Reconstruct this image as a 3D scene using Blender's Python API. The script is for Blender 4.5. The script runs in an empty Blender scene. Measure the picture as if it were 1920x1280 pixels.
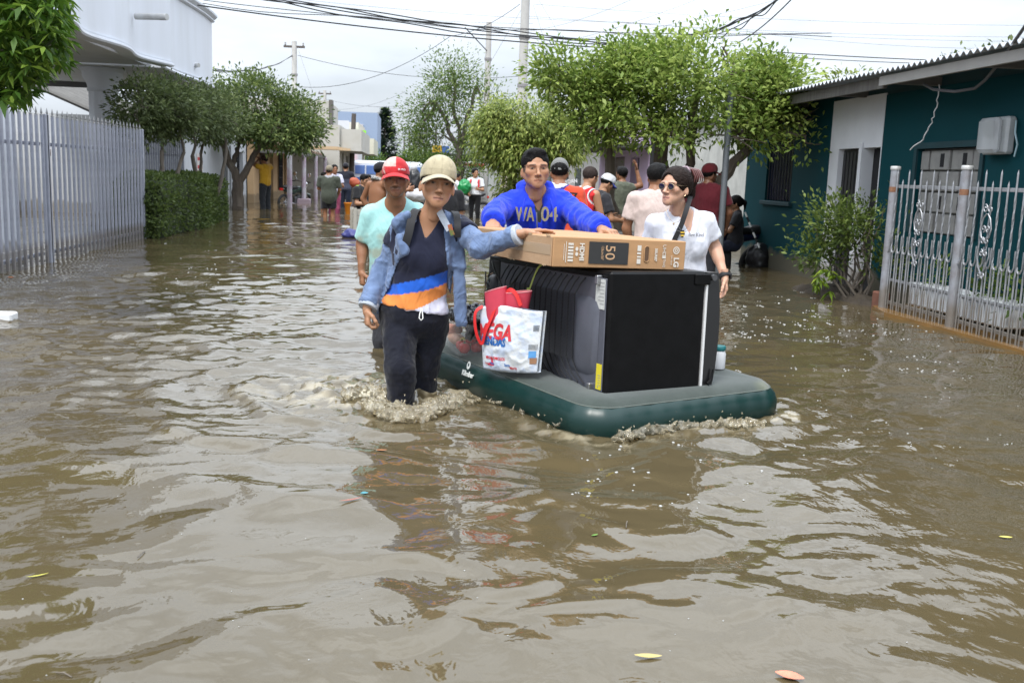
import bpy, math, random
import numpy as np
from mathutils import Vector, Matrix
PI = math.pi
rad = math.radians
sc = bpy.context.scene
col = sc.collection

# ---------------------------------------------------------------- camera
CAM_H = 1.2
F_PX = 1867.0                      # 35 mm lens on a 1920 px wide frame
CAM_M = (Matrix.Rotation(-rad(6.0), 3, 'Z') @ Matrix.Rotation(PI/2 - rad(9.5), 3, 'X') @ Matrix.Rotation(rad(2.0), 3, 'Z'))
cam_d = bpy.data.cameras.new('camera')
cam_d.sensor_width = 36.0
cam_d.lens = 36.0*F_PX/1920.0
cam_d.clip_start = 0.05
cam_d.clip_end = 2000.0
cam_d.dof.use_dof = True
cam_d.dof.focus_distance = 5.4
cam_d.dof.aperture_fstop = 7.1
cam = bpy.data.objects.new('camera', cam_d)
cam.matrix_world = Matrix.Translation((0, 0, CAM_H)) @ CAM_M.to_4x4()
col.objects.link(cam)
sc.camera = cam

# ---------------------------------------------------------------- sky
SUN_EL, SUN_AZ = rad(58), rad(-150)     # azimuth measured from +Y towards +X
wd = bpy.data.worlds.new('World')
sc.world = wd
wd.use_nodes = True
wn, wl = wd.node_tree.nodes, wd.node_tree.links
wn.clear()
w_out = wn.new('ShaderNodeOutputWorld')
sky = wn.new('ShaderNodeTexSky')
sky.sky_type = 'NISHITA'
sky.sun_disc = False
sky.sun_elevation = SUN_EL
sky.sun_rotation = SUN_AZ
sky.air_density = 1.0
sky.dust_density = 3.0
bg_sky = wn.new('ShaderNodeBackground')
bg_sky.inputs['Strength'].default_value = 0.06
wl.new(sky.outputs[0], bg_sky.inputs[0])
tc = wn.new('ShaderNodeTexCoord')
sep = wn.new('ShaderNodeSeparateXYZ')
wl.new(tc.outputs['Generated'], sep.inputs[0])
mp = wn.new('ShaderNodeMapping')
mp.inputs['Scale'].default_value = (1.0, 1.0, 3.2)
wl.new(tc.outputs['Generated'], mp.inputs[0])
nz = wn.new('ShaderNodeTexNoise')
nz.inputs['Scale'].default_value = 2.3
nz.inputs['Detail'].default_value = 7
nz.inputs['Roughness'].default_value = 0.55
wl.new(mp.outputs[0], nz.inputs['Vector'])
cov = wn.new('ShaderNodeMapRange')        # cloud cover: almost closed
cov.inputs['From Min'].default_value = 0.33
cov.inputs['From Max'].default_value = 0.6
cov.inputs['To Min'].default_value = 0.55
cov.inputs['To Max'].default_value = 1.0
wl.new(nz.outputs['Fac'], cov.inputs['Value'])
lum = wn.new('ShaderNodeMapRange')        # an overcast sky is brighter overhead than at the horizon
lum.inputs['From Min'].default_value = 0.0
lum.inputs['From Max'].default_value = 1.0
lum.inputs['To Min'].default_value = 0.555
lum.inputs['To Max'].default_value = 2.5
wl.new(sep.outputs['Z'], lum.inputs['Value'])
bg_cl = wn.new('ShaderNodeBackground')
bg_cl.inputs['Color'].default_value = (0.86, 0.93, 1.02, 1)
wl.new(lum.outputs[0], bg_cl.inputs['Strength'])
mx = wn.new('ShaderNodeMixShader')
wl.new(cov.outputs[0], mx.inputs['Fac'])
wl.new(bg_sky.outputs[0], mx.inputs[1])
wl.new(bg_cl.outputs[0], mx.inputs[2])
wl.new(mx.outputs[0], w_out.inputs['Surface'])

# ---------------------------------------------------------------- sun behind thin cloud
sun_d = bpy.data.lights.new('sun', 'SUN')
sun_d.energy = 1.8
sun_d.angle = rad(14)
sun_d.color = (1.0, 0.965, 0.91)
sun = bpy.data.objects.new('sun', sun_d)
col.objects.link(sun)
sd = Vector((math.sin(SUN_AZ)*math.cos(SUN_EL), math.cos(SUN_AZ)*math.cos(SUN_EL), math.sin(SUN_EL)))
sun.rotation_euler = sd.to_track_quat('Z', 'Y').to_euler()
sun.location = sd*50

sc.view_settings.view_transform = 'Standard'
sc.view_settings.look = 'None'
sc.view_settings.exposure = 0.72
sc.view_settings.gamma = 1.0
sc.cycles.max_bounces = 6
sc.cycles.diffuse_bounces = 3
sc.cycles.glossy_bounces = 3
sc.cycles.transmission_bounces = 5
sc.cycles.transparent_max_bounces = 8
sc.cycles.use_denoising = True
sc.cycles.sample_clamp_indirect = 6.0

# ---------------------------------------------------------------- helpers
def ray(px, py):
    return CAM_M @ Vector(((px-960)/F_PX, -(py-640)/F_PX, -1.0))
def at(px, py, Y):
    d = ray(px, py); t = Y/d.y
    return Vector((d.x*t, Y, CAM_H + d.z*t))
def gr(px, py, z=0.0):
    d = ray(px, py); t = (z-CAM_H)/d.z
    return Vector((d.x*t, d.y*t, z))
def V(*a): return Vector(a)

def tag(o, label=None, cat=None, group=None, kind=None):
    if label: o['label'] = label
    if cat: o['category'] = cat
    if group: o['group'] = group
    if kind: o['kind'] = kind
    return o
def empty(name, loc=(0, 0, 0), rz=0.0, label=None, cat=None, group=None, parent=None):
    o = bpy.data.objects.new(name, None)
    o.empty_display_size = 0.1
    o.location = loc; o.rotation_euler = (0, 0, rz)
    col.objects.link(o)
    if parent: o.parent = parent
    return tag(o, label, cat, group)
def link(name, me, mat=None, parent=None, loc=None, world=False):
    """link a mesh; with world=True the mesh is in world coordinates and the parent's own transform is undone"""
    o = bpy.data.objects.new(name, me)
    col.objects.link(o)
    if mat is not None:
        if isinstance(mat, (list, tuple)):
            for m in mat: me.materials.append(m)
        elif not me.materials: me.materials.append(mat)
    if loc is not None: o.location = loc
    if parent is not None:
        o.parent = parent
        if world: o.matrix_parent_inverse = mw(parent).inverted()
    return o
def mw(o):
    m = o.matrix_basis.copy()
    if o.parent: m = mw(o.parent) @ o.matrix_parent_inverse @ m
    return m
def clone(o, parent=None):
    c = o.copy(); col.objects.link(c)
    c.parent = parent
    for ch in kids.get(o.name, []): pass
    return c
kids = {}
def copy_tree(o, parent=None):
    c = o.copy(); col.objects.link(c)
    if parent: c.parent = parent
    for ch in list(o.children): copy_tree(ch, c)
    return c
def mesh_np(name, v, f, smooth=False):
    """fast mesh from arrays: v (n,3), f (m,k)"""
    v = np.asarray(v, np.float32); f = np.asarray(f, np.int32)
    me = bpy.data.meshes.new(name)
    k = f.shape[1]
    me.vertices.add(len(v)); me.vertices.foreach_set('co', v.ravel())
    me.loops.add(f.size); me.loops.foreach_set('vertex_index', f.ravel())
    me.polygons.add(len(f))
    me.polygons.foreach_set('loop_start', np.arange(0, f.size, k, dtype=np.int32))
    if smooth: me.polygons.foreach_set('use_smooth', np.ones(len(f), bool))
    me.update(calc_edges=True)
    return me
def set_col(me, c, name='Col'):
    """per-vertex base colour (paint, dye, pigment)"""
    a = me.color_attributes.new(name, 'FLOAT_COLOR', 'POINT')
    c = np.asarray(c, np.float32)
    if c.shape[1] == 3: c = np.concatenate([c, np.ones((len(c), 1), np.float32)], 1)
    a.data.foreach_set('color', c.ravel())

class MB:
    """collects simple solids; build() links them as ONE mesh object"""
    def __init__(s): s.v = []; s.f = []
    def add(s, v, f):
        n = len(s.v); s.v += [tuple(p) for p in v]; s.f += [tuple(i+n for i in q) for q in f]; return s
    def box(s, lo, hi, M=None):
        x0, y0, z0 = lo; x1, y1, z1 = hi
        v = [V(x0,y0,z0),V(x1,y0,z0),V(x1,y1,z0),V(x0,y1,z0),V(x0,y0,z1),V(x1,y0,z1),V(x1,y1,z1),V(x0,y1,z1)]
        if M is not None: v = [M @ p for p in v]
        return s.add(v, [(0,3,2,1),(4,5,6,7),(0,1,5,4),(1,2,6,5),(2,3,7,6),(3,0,4,7)])
    def bbox(s, lo, hi, b=0.01, M=None):
        """box with chamfered edges"""
        x0, y0, z0 = lo; x1, y1, z1 = hi
        b = min(b, (x1-x0)*.45, (y1-y0)*.45, (z1-z0)*.45)
        v = []; idx = {}
        for i, x in enumerate((x0, x1)):
            for j, y in enumerate((y0, y1)):
                for k, z in enumerate((z0, z1)):
                    sx, sy, sz = (1-2*i)*b, (1-2*j)*b, (1-2*k)*b
                    for a, p in enumerate(((x, y+sy, z+sz), (x+sx, y, z+sz), (x+sx, y+sy, z))):
                        idx[i,j,k,a] = len(v); v.append(V(*p))
        f = []
        for a in range(3):
            o = [q for q in range(3) if q != a]
            for e in (0, 1):
                def key(p, q):
                    t = [0,0,0]; t[a] = e; t[o[0]] = p; t[o[1]] = q; return idx[(*t, a)]
                f.append((key(0,0), key(1,0), key(1,1), key(0,1)))
                for g in (0, 1):   # edges along axis a
                    def kk(r, ax):
                        t = [0,0,0]; t[a] = r; t[o[0]] = e; t[o[1]] = g; return idx[(*t, ax)]
                    f.append((kk(0,o[0]), kk(1,o[0]), kk(1,o[1]), kk(0,o[1])))
        for i in (0,1):
            for j in (0,1):
                for k in (0,1): f.append((idx[i,j,k,0], idx[i,j,k,1], idx[i,j,k,2]))
        if M is not None: v = [M @ p for p in v]
        return s.add(v, f)
    def tube(s, pts, r, n=8, cap=True, sq=None):
        pts = [Vector(p) for p in pts]
        rs = r if isinstance(r, (list, tuple)) else [r]*len(pts)
        rings = []; up = None
        for i, p in enumerate(pts):
            t = (pts[min(i+1, len(pts)-1)] - pts[max(i-1, 0)])
            t = t.normalized() if t.length > 1e-9 else V(0,0,1)
            if up is None:
                a = V(0,0,1) if abs(t.z) < .9 else V(1,0,0)
                up = (a - t*a.dot(t)).normalized()
            else:
                up = (up - t*up.dot(t)); up = up.normalized() if up.length > 1e-6 else V(0,1,0)
            side = t.cross(up)
            rings.append([p + (up*math.cos(2*PI*k/n) + side*math.sin(2*PI*k/n))*rs[i] for k in range(n)])
        v = [q for ring in rings for q in ring]
        f = [(i*n+k, i*n+(k+1) % n, (i+1)*n+(k+1) % n, (i+1)*n+k) for i in range(len(pts)-1) for k in range(n)]
        if cap: f += [tuple(reversed(range(n))), tuple((len(pts)-1)*n+k for k in range(n))]
        return s.add(v, f)
    def lathe(s, prof, n=24, M=None):
        """prof: list of (r, z)"""
        v = [V(r*math.cos(2*PI*k/n), r*math.sin(2*PI*k/n), z) for r, z in prof for k in range(n)]
        if M is not None: v = [M @ p for p in v]
        f = [(i*n+k, i*n+(k+1) % n, (i+1)*n+(k+1) % n, (i+1)*n+k) for i in range(len(prof)-1) for k in range(n)]
        f += [tuple(reversed(range(n))), tuple((len(prof)-1)*n+k for k in range(n))]
        return s.add(v, f)
    def prism(s, poly, d0, d1, fr):
        """polygon (u,v) extruded along the third axis w from d0 to d1; fr maps (u,v,w) -> point"""
        n = len(poly)
        v = [fr(u, q, d0) for u, q in poly] + [fr(u, q, d1) for u, q in poly]
        f = [tuple(reversed(range(n))), tuple(range(n, 2*n))] + [(k, (k+1) % n, n+(k+1) % n, n+k) for k in range(n)]
        return s.add(v, f)
    def mesh(s, name, smooth=False):
        me = bpy.data.meshes.new(name)
        me.from_pydata(s.v, [], s.f)
        import bmesh
        bm = bmesh.new(); bm.from_mesh(me)
        bmesh.ops.recalc_face_normals(bm, faces=bm.faces)
        bm.to_mesh(me); bm.free()
        if smooth:
            me.polygons.foreach_set('use_smooth', [True]*len(me.polygons))
            try: me.set_sharp_from_angle(angle=rad(40))
            except Exception: pass
        me.update()
        return me
    def build(s, name, mat, parent=None, smooth=False, world=False, loc=None):
        return link(name, s.mesh(name, smooth), mat, parent, loc, world)

FONT = None
def text_mesh(txt, size, depth=0.001, shear=0.0, bold=0.0, spacing=1.0, squash=1.0):
    cu = bpy.data.curves.new('t', 'FONT')
    cu.body = txt; cu.size = size; cu.extrude = depth; cu.shear = shear; cu.offset = bold
    cu.align_x = 'CENTER'; cu.align_y = 'CENTER'; cu.space_character = spacing; cu.resolution_u = 3
    o = bpy.data.objects.new('t', cu); col.objects.link(o)
    dg = bpy.context.evaluated_depsgraph_get()
    me = bpy.data.meshes.new_from_object(o.evaluated_get(dg))
    bpy.data.objects.remove(o); bpy.data.curves.remove(cu)
    if squash != 1.0:
        for v in me.vertices: v.co.x *= squash
    return me
def text(name, txt, size, origin, xdir, ydir, mat, parent, **kw):
    """flat lettering: baseline along xdir, up along ydir, world coordinates"""
    me = text_mesh(txt, size, **kw)
    x = Vector(xdir).normalized(); y = Vector(ydir); y = (y - x*y.dot(x)).normalized(); z = x.cross(y)
    M = Matrix((x, y, z)).transposed().to_4x4(); M.translation = Vector(origin)
    me.transform(M)
    me.materials.clear()
    return link(name, me, mat, parent, world=True)

# ---------------------------------------------------------------- materials
mats = {}
def mat(name, color, rough=0.7, noise=0.0, scale=8.0, color2=None, bump=0.0, bscale=40.0, metal=0.0, spec=0.5, vcol=False,
        coat=0.0, sheen=0.0, stretch=(1, 1, 1), sss=0.0, detail=4.0, contrast=1.0, alpha=None, transl=0.0, ior=None, fold=0.0, fscale=9.0, tide=0.0):
    if name in mats: return mats[name]
    m = bpy.data.materials.new(name); m.use_nodes = True
    N, L = m.node_tree.nodes, m.node_tree.links
    b = N['Principled BSDF']
    b.inputs['Roughness'].default_value = rough
    b.inputs['Metallic'].default_value = metal
    b.inputs['Specular IOR Level'].default_value = spec
    if ior: b.inputs['IOR'].default_value = ior
    if coat: b.inputs['Coat Weight'].default_value = coat; b.inputs['Coat Roughness'].default_value = 0.15
    if sheen: b.inputs['Sheen Weight'].default_value = sheen
    if sss:
        b.inputs['Subsurface Weight'].default_value = sss
        b.inputs['Subsurface Radius'].default_value = (0.012, 0.005, 0.003)
        b.inputs['Subsurface Scale'].default_value = 1.0
    c4 = (*color, 1)
    b.inputs['Base Color'].default_value = c4
    base = None
    tcn = N.new('ShaderNodeTexCoord'); mpn = N.new('ShaderNodeMapping')
    mpn.inputs['Scale'].default_value = stretch
    L.new(tcn.outputs['Object'], mpn.inputs[0])
    if vcol:
        at_ = N.new('ShaderNodeAttribute'); at_.attribute_name = 'Col'
        base = at_.outputs['Color']
    if noise or color2:
        n = N.new('ShaderNodeTexNoise')
        n.inputs['Scale'].default_value = scale; n.inputs['Detail'].default_value = detail
        n.inputs['Roughness'].default_value = 0.6
        L.new(mpn.outputs[0], n.inputs['Vector'])
        cr = N.new('ShaderNodeMapRange')
        cr.inputs['From Min'].default_value = 0.5-0.22/contrast; cr.inputs['From Max'].default_value = 0.5+0.22/contrast
        L.new(n.outputs['Fac'], cr.inputs['Value'])
        mixn = N.new('ShaderNodeMix'); mixn.data_type = 'RGBA'
        L.new(cr.outputs[0], mixn.inputs['Factor'])
        if color2 is not None:
            mixn.inputs[6].default_value = c4; mixn.inputs[7].default_value = (*color2, 1)
            base = mixn.outputs[2]
        else:
            mixn.inputs[6].default_value = (1-noise,)*3 + (1,); mixn.inputs[7].default_value = (1+noise*.6,)*3 + (1,)
            mu = N.new('ShaderNodeMix'); mu.data_type = 'RGBA'; mu.blend_type = 'MULTIPLY'
            mu.inputs['Factor'].default_value = 1.0
            if base is not None: L.new(base, mu.inputs[6])
            else: mu.inputs[6].default_value = c4
            L.new(mixn.outputs[2], mu.inputs[7])
            base = mu.outputs[2]
    if tide:      # mud stain left by the higher water, ragged upper edge, heights in metres above the water
        sx = N.new('ShaderNodeSeparateXYZ'); L.new(tcn.outputs['Object'], sx.inputs[0])
        nt = N.new('ShaderNodeTexNoise'); nt.inputs['Scale'].default_value = 3.5; nt.inputs['Detail'].default_value = 5
        L.new(tcn.outputs['Object'], nt.inputs['Vector'])
        ad = N.new('ShaderNodeMath'); ad.operation = 'MULTIPLY_ADD'; ad.inputs[1].default_value = -.30
        L.new(nt.outputs['Fac'], ad.inputs[0]); L.new(sx.outputs['Z'], ad.inputs[2])
        rm = N.new('ShaderNodeMapRange'); rm.inputs['From Min'].default_value = tide-.17; rm.inputs['From Max'].default_value = tide-.10
        rm.inputs['To Min'].default_value = .62; rm.inputs['To Max'].default_value = 0.0
        L.new(ad.outputs[0], rm.inputs['Value'])
        mt_ = N.new('ShaderNodeMix'); mt_.data_type = 'RGBA'; L.new(rm.outputs[0], mt_.inputs['Factor'])
        if base is not None: L.new(base, mt_.inputs[6])
        else: mt_.inputs[6].default_value = c4
        mt_.inputs[7].default_value = (.16, .125, .08, 1); base = mt_.outputs[2]
    if base is not None: L.new(base, b.inputs['Base Color'])
    if bump:
        n2 = N.new('ShaderNodeTexNoise')
        n2.inputs['Scale'].default_value = bscale; n2.inputs['Detail'].default_value = 5
        L.new(mpn.outputs[0], n2.inputs['Vector'])
        bp = N.new('ShaderNodeBump'); bp.inputs['Strength'].default_value = min(1, bump); bp.inputs['Distance'].default_value = 0.01
        L.new(n2.outputs['Fac'], bp.inputs['Height'])
        L.new(bp.outputs[0], b.inputs['Normal'])
        if fold:      # soft creases of cloth
            n3 = N.new('ShaderNodeTexNoise'); n3.inputs['Scale'].default_value = fscale; n3.inputs['Detail'].default_value = 2.5; n3.inputs['Distortion'].default_value = 1.6
            mp3 = N.new('ShaderNodeMapping'); mp3.inputs['Scale'].default_value = (1, 1, .55)
            L.new(tcn.outputs['Object'], mp3.inputs[0]); L.new(mp3.outputs[0], n3.inputs['Vector'])
            m1 = N.new('ShaderNodeMath'); m1.operation = 'SUBTRACT'; m1.inputs[1].default_value = .5
            m2 = N.new('ShaderNodeMath'); m2.operation = 'ABSOLUTE'
            L.new(n3.outputs['Fac'], m1.inputs[0]); L.new(m1.outputs[0], m2.inputs[0])
            bp3 = N.new('ShaderNodeBump'); bp3.inputs['Strength'].default_value = 1.0; bp3.inputs['Distance'].default_value = fold
            L.new(m2.outputs[0], bp3.inputs['Height']); L.new(bp.outputs[0], bp3.inputs['Normal'])
            L.new(bp3.outputs[0], b.inputs['Normal'])
    if transl:
        out = N['Material Output']; tr = N.new('ShaderNodeBsdfTranslucent'); ms = N.new('ShaderNodeMixShader')
        ms.inputs[0].default_value = transl
        if base is not None: L.new(base, tr.inputs['Color'])
        else: tr.inputs['Color'].default_value = c4
        L.new(b.outputs[0], ms.inputs[1]); L.new(tr.outputs[0], ms.inputs[2]); L.new(ms.outputs[0], out.inputs['Surface'])
    if alpha is not None: b.inputs['Alpha'].default_value = alpha
    mats[name] = m
    return m

# ---------------------------------------------------------------- value noise
def _hash(ix, iy, iz, seed):
    h = (ix*374761393 + iy*668265263 + iz*2147483647 + seed*974634777) & 0xffffffff
    h = ((h ^ (h >> 13))*1274126177) & 0xffffffff
    h = h ^ (h >> 16)
    return (h & 0xffff).astype(np.float32)/65535.0
def vnoise(p, seed=0):
    """smooth value noise 0..1; p (...,3)"""
    p = np.asarray(p, np.float32)
    i = np.floor(p).astype(np.int64); f = p - i
    f = f*f*f*(f*(f*6-15)+10)
    r = 0
    for dx in (0, 1):
        wx = f[..., 0] if dx else 1-f[..., 0]
        for dy in (0, 1):
            wy = f[..., 1] if dy else 1-f[..., 1]
            for dz in (0, 1):
                wz = f[..., 2] if dz else 1-f[..., 2]
                r = r + wx*wy*wz*_hash(i[..., 0]+dx, i[..., 1]+dy, i[..., 2]+dz, seed)
    return r
def fbm(p, seed=0, oct=3, lac=2.03, gain=0.5):
    p = np.asarray(p, np.float32); r = 0; a = 1.0; s = 0.0
    for o in range(oct):
        r = r + a*vnoise(p, seed+o*17); s += a; a *= gain; p = p*lac
    return r/s
# ================================================================ ground and flood water
gm = mat('street_mud', (0.12, 0.09, 0.055), 0.9, noise=.3, scale=1.5)
tag(MB().box((-400, -200, -0.6), (400, 900, -0.4)).build('ground', gm), kind='structure')

LEG = np.array([[-0.06, 5.20], [0.07, 5.42]])          # where the front woman's legs enter the water
MC = np.array([0.835, 4.365]); MW = np.array([.894, .447]); ML = np.array([-.447, .894])   # mattress corner, width and length direction
M_W, M_L = 1.33, 1.97

def smooth(a, b, x):
    t = np.clip((x-a)/(b-a), 0, 1); return t*t*(3-2*t)
def mattress_uv(X, Y):
    dx, dy = X-MC[0], Y-MC[1]
    return dx*MW[0]+dy*MW[1], dx*ML[0]+dy*ML[1]
def mattress_dist(X, Y):
    """distance outside the mattress outline (rounded rectangle)"""
    u, v = mattress_uv(X, Y); r = .22
    qx = np.abs(u-M_W/2)-(M_W/2-r); qy = np.abs(v-M_L/2)-(M_L/2-r)
    return np.hypot(np.maximum(qx, 0), np.maximum(qy, 0)) + np.minimum(np.maximum(qx, qy), 0) - r

def ruffle(X, Y):
    """how ruffled the surface is: smooth in front of the group, stirred up round it, lightly rippled down the street"""
    P = np.stack([X, Y, np.zeros_like(X)], -1)
    patch = smooth(.38, .62, fbm(P*np.array([.8, .6, 1])+4.4, 15, 2))
    near = .30+.45*patch+.35*smooth(.5, 1.8, np.abs(X-.2))
    r = np.hypot(X-.2, Y-5.3)
    base = near+(1.15-near)*smooth(2.4, .6, r)
    mid = smooth(5.5, 8.5, Y)
    return base*(1-mid)+(.50+.35*patch)*mid
def wave_height(X, Y, D):
    rng = np.random.RandomState(11)
    P = np.stack([X, Y, np.zeros_like(X)], -1)
    wx = (fbm(P*0.9, 3, 2)-.5)*.9; wy = (fbm(P*0.9+7.3, 5, 2)-.5)*.9
    wx2 = (vnoise(P*3.1, 8)-.5)*.22; wy2 = (vnoise(P*3.1+3.3, 9)-.5)*.22
    calm = .45 + 1.1*smooth(.3, .7, fbm(P*np.array([.55, .38, 1])+11.7, 21, 2))
    h = np.zeros_like(X)
    ruf = ruffle(X, Y)
    lam = 2.2
    for i in range(34):
        lam = 2.2*(.075/2.2)**(i/33.0)
        # crests mostly lie across the street, with a wide spread
        th = rng.normal(PI/2-.25, .75) if lam > .3 else rng.uniform(0, 2*PI)
        k = 2*PI/lam
        slope = .013 if lam > .9 else (.019 if lam > .28 else .019)
        a = slope/k*rng.uniform(.6, 1.3)
        ph = rng.uniform(0, 2*PI)
        wsc = 1.0 if lam > .3 else .45
        arg = k*((X+wx*wsc+wx2)*math.cos(th)+(Y+wy*wsc+wy2)*math.sin(th))+ph
        s = np.sin(arg)
        if lam > .25: s = s + .22*np.cos(2*arg)          # sharper crests
        att = smooth(3.5, 7.0, lam/D)
        h += a*s*att*(calm if lam < 1.0 else 1)*(ruf if lam < .32 else (.5+.5*ruf))
    # rings spreading from the wading legs and the towed mattress
    c = LEG.mean(0)
    r = np.hypot(X-c[0], Y-c[1]); rr = r + (vnoise(P*2.2, 31)-.5)*.35
    ang = np.arctan2(Y-c[1], X-c[0])
    side = smooth(-.2, .5, np.cos(ang-(PI+.35)))
    for r0, lam, A in ((.75, .34, .014), (1.25, .42, .013), (1.85, .5, .010)):
        h += A*np.cos(2*PI*(rr-r0)/lam)*np.exp(-((rr-r0)/.26)**2)*side
    turb = np.exp(-(r/.42)**2) + .36*np.exp(-(np.hypot(X-c[0]+.55, Y-c[1]-.15)/.5)**2)
    h += turb*((fbm(P*13, 41, 3)-.5)*.085 + (1-2*np.abs(vnoise(P*9, 44)-.5))**3*.03) * smooth(2, 4, .1/D)
    md = mattress_dist(X, Y)
    u, v = mattress_uv(X, Y)
    front = smooth(.7, -.1, v)*(u > -.3)
    bow = np.exp(-((md-.09)/.07)**2)*front
    h += bow*(.012 + (fbm(P*15, 51, 3)-.5)*.05)
    lft = smooth(.4, -.1, u)
    h += .010*np.cos(2*PI*(md+(vnoise(P*3, 61)-.5)*.2)/.3)*np.exp(-md/.5)*np.maximum(front, lft)*(md > 0)
    # wakes trailing behind the waders to the left (choppy street water)
    chop = smooth(5.2, 6.5, Y)*smooth(1.4, -.2, X)*smooth(14, 9, Y)
    h += chop*(fbm(P*np.array([4.5, 7, 1]), 71, 3)-.5)*.045*smooth(2, 4, .2/D)
    return h, turb, bow

def water_mesh():
    ys = [1.0]
    while ys[-1] < 150: ys.append(ys[-1] + max(.0125, .0052*ys[-1]))
    ys = np.array(ys, np.float32)
    xs = np.linspace(-1, 1, 600).astype(np.float32)
    half = .86*ys + .9
    X = .16*ys[:, None]*0 + xs[None]*half[:, None] + .1*ys[:, None]; Y = np.repeat(ys[:, None], len(xs), 1)
    D = np.maximum(half[:, None]*2/len(xs), (np.maximum(.0125, .0052*ys)*.6)[:, None]) + 0*X
    h, turb, bow = wave_height(X, Y, D)
    v = np.stack([X, Y, h], -1).reshape(-1, 3)
    n, m = X.shape
    idx = np.arange(n*m).reshape(n, m)
    f = np.stack([idx[:-1, :-1], idx[:-1, 1:], idx[1:, 1:], idx[1:, :-1]], -1).reshape(-1, 4)
    P = v.copy(); P[:, 2] = 0
    mud = np.array([.072, .055, .027]); silt = np.array([.090, .070, .037])
    t = fbm(P*1.3, 81, 3)[:, None]
    c = mud*(1-t) + silt*t
    foam = np.clip((turb+.6*bow).ravel()*1.25*smooth(.40, .72, fbm(P*16, 91, 3)) - .06, 0, 1)[:, None]
    c = c*(1-foam) + np.array([.36, .31, .21])*foam
    # the rest of the flood, flat, out to the horizon
    nv = len(v)
    ext = np.array([[-400, -200, -.07], [400, -200, -.07], [400, 900, -.07], [-400, 900, -.07]], np.float32)
    v = np.concatenate([v, ext]); f = np.concatenate([f, [[nv, nv+1, nv+2, nv+3]]])
    c = np.concatenate([c, np.tile(mud, (4, 1))])
    me = mesh_np('water', v, f, True)
    set_col(me, c)
    ra = me.attributes.new('Ruf', 'FLOAT', 'POINT'); rv = np.concatenate([ruffle(X, Y).ravel(), np.full(4, .5)]).astype(np.float32); ra.data.foreach_set('value', rv)
    return me

def water_mat():
    m = bpy.data.materials.new('flood_water'); m.use_nodes = True
    N, L = m.node_tree.nodes, m.node_tree.links
    b = N['Principled BSDF']
    a = N.new('ShaderNodeAttribute'); a.attribute_name = 'Col'
    L.new(a.outputs['Color'], b.inputs['Base Color'])
    b.inputs['Roughness'].default_value = .035
    b.inputs['IOR'].default_value = 1.55
    t = N.new('ShaderNodeTexCoord')
    def noise(scale, st, dist, detail=3):
        mp = N.new('ShaderNodeMapping'); mp.inputs['Scale'].default_value = st
        L.new(t.outputs['Object'], mp.inputs[0])
        n = N.new('ShaderNodeTexNoise'); n.inputs['Scale'].default_value = scale; n.inputs['Detail'].default_value = detail
        n.inputs['Roughness'].default_value = .5; n.inputs['Distortion'].default_value = .6
        L.new(mp.outputs[0], n.inputs['Vector'])
        bp = N.new('ShaderNodeBump'); bp.inputs['Strength'].default_value = 1.0; bp.inputs['Distance'].default_value = dist
        L.new(n.outputs['Fac'], bp.inputs['Height'])
        return bp
    rf = N.new('ShaderNodeAttribute'); rf.attribute_name = 'Ruf'
    n1 = noise(2.4, (1, .8, 1), .012, 5)
    n2 = noise(8.0, (1, .8, 1), .0055, 3)
    L.new(rf.outputs['Fac'], n1.inputs['Strength']); L.new(rf.outputs['Fac'], n2.inputs['Strength'])
    L.new(n1.outputs[0], n2.inputs['Normal'])
    L.new(n2.outputs[0], b.inputs['Normal'])
    return m
WATER = water_mat()
tag(link('water', water_mesh(), WATER), kind='structure')

# pavement awash on the right
pv = mat('wet_ochre_pavement', (.24, .13, .04), .15, color2=(.17, .10, .04), scale=3, bump=.15, bscale=30)
b = MB()
pts = [(4.62, 4.5), (4.60, 7.2), (4.56, 8.3), (4.50, 9.0), (4.62, 9.5), (4.9, 9.7), (6.2, 9.7), (6.2, 4.5)]
b.prism(pts, -.4, .030, lambda u, v, w: V(u, v, w))
tag(b.build('pavement', pv), kind='structure')
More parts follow.
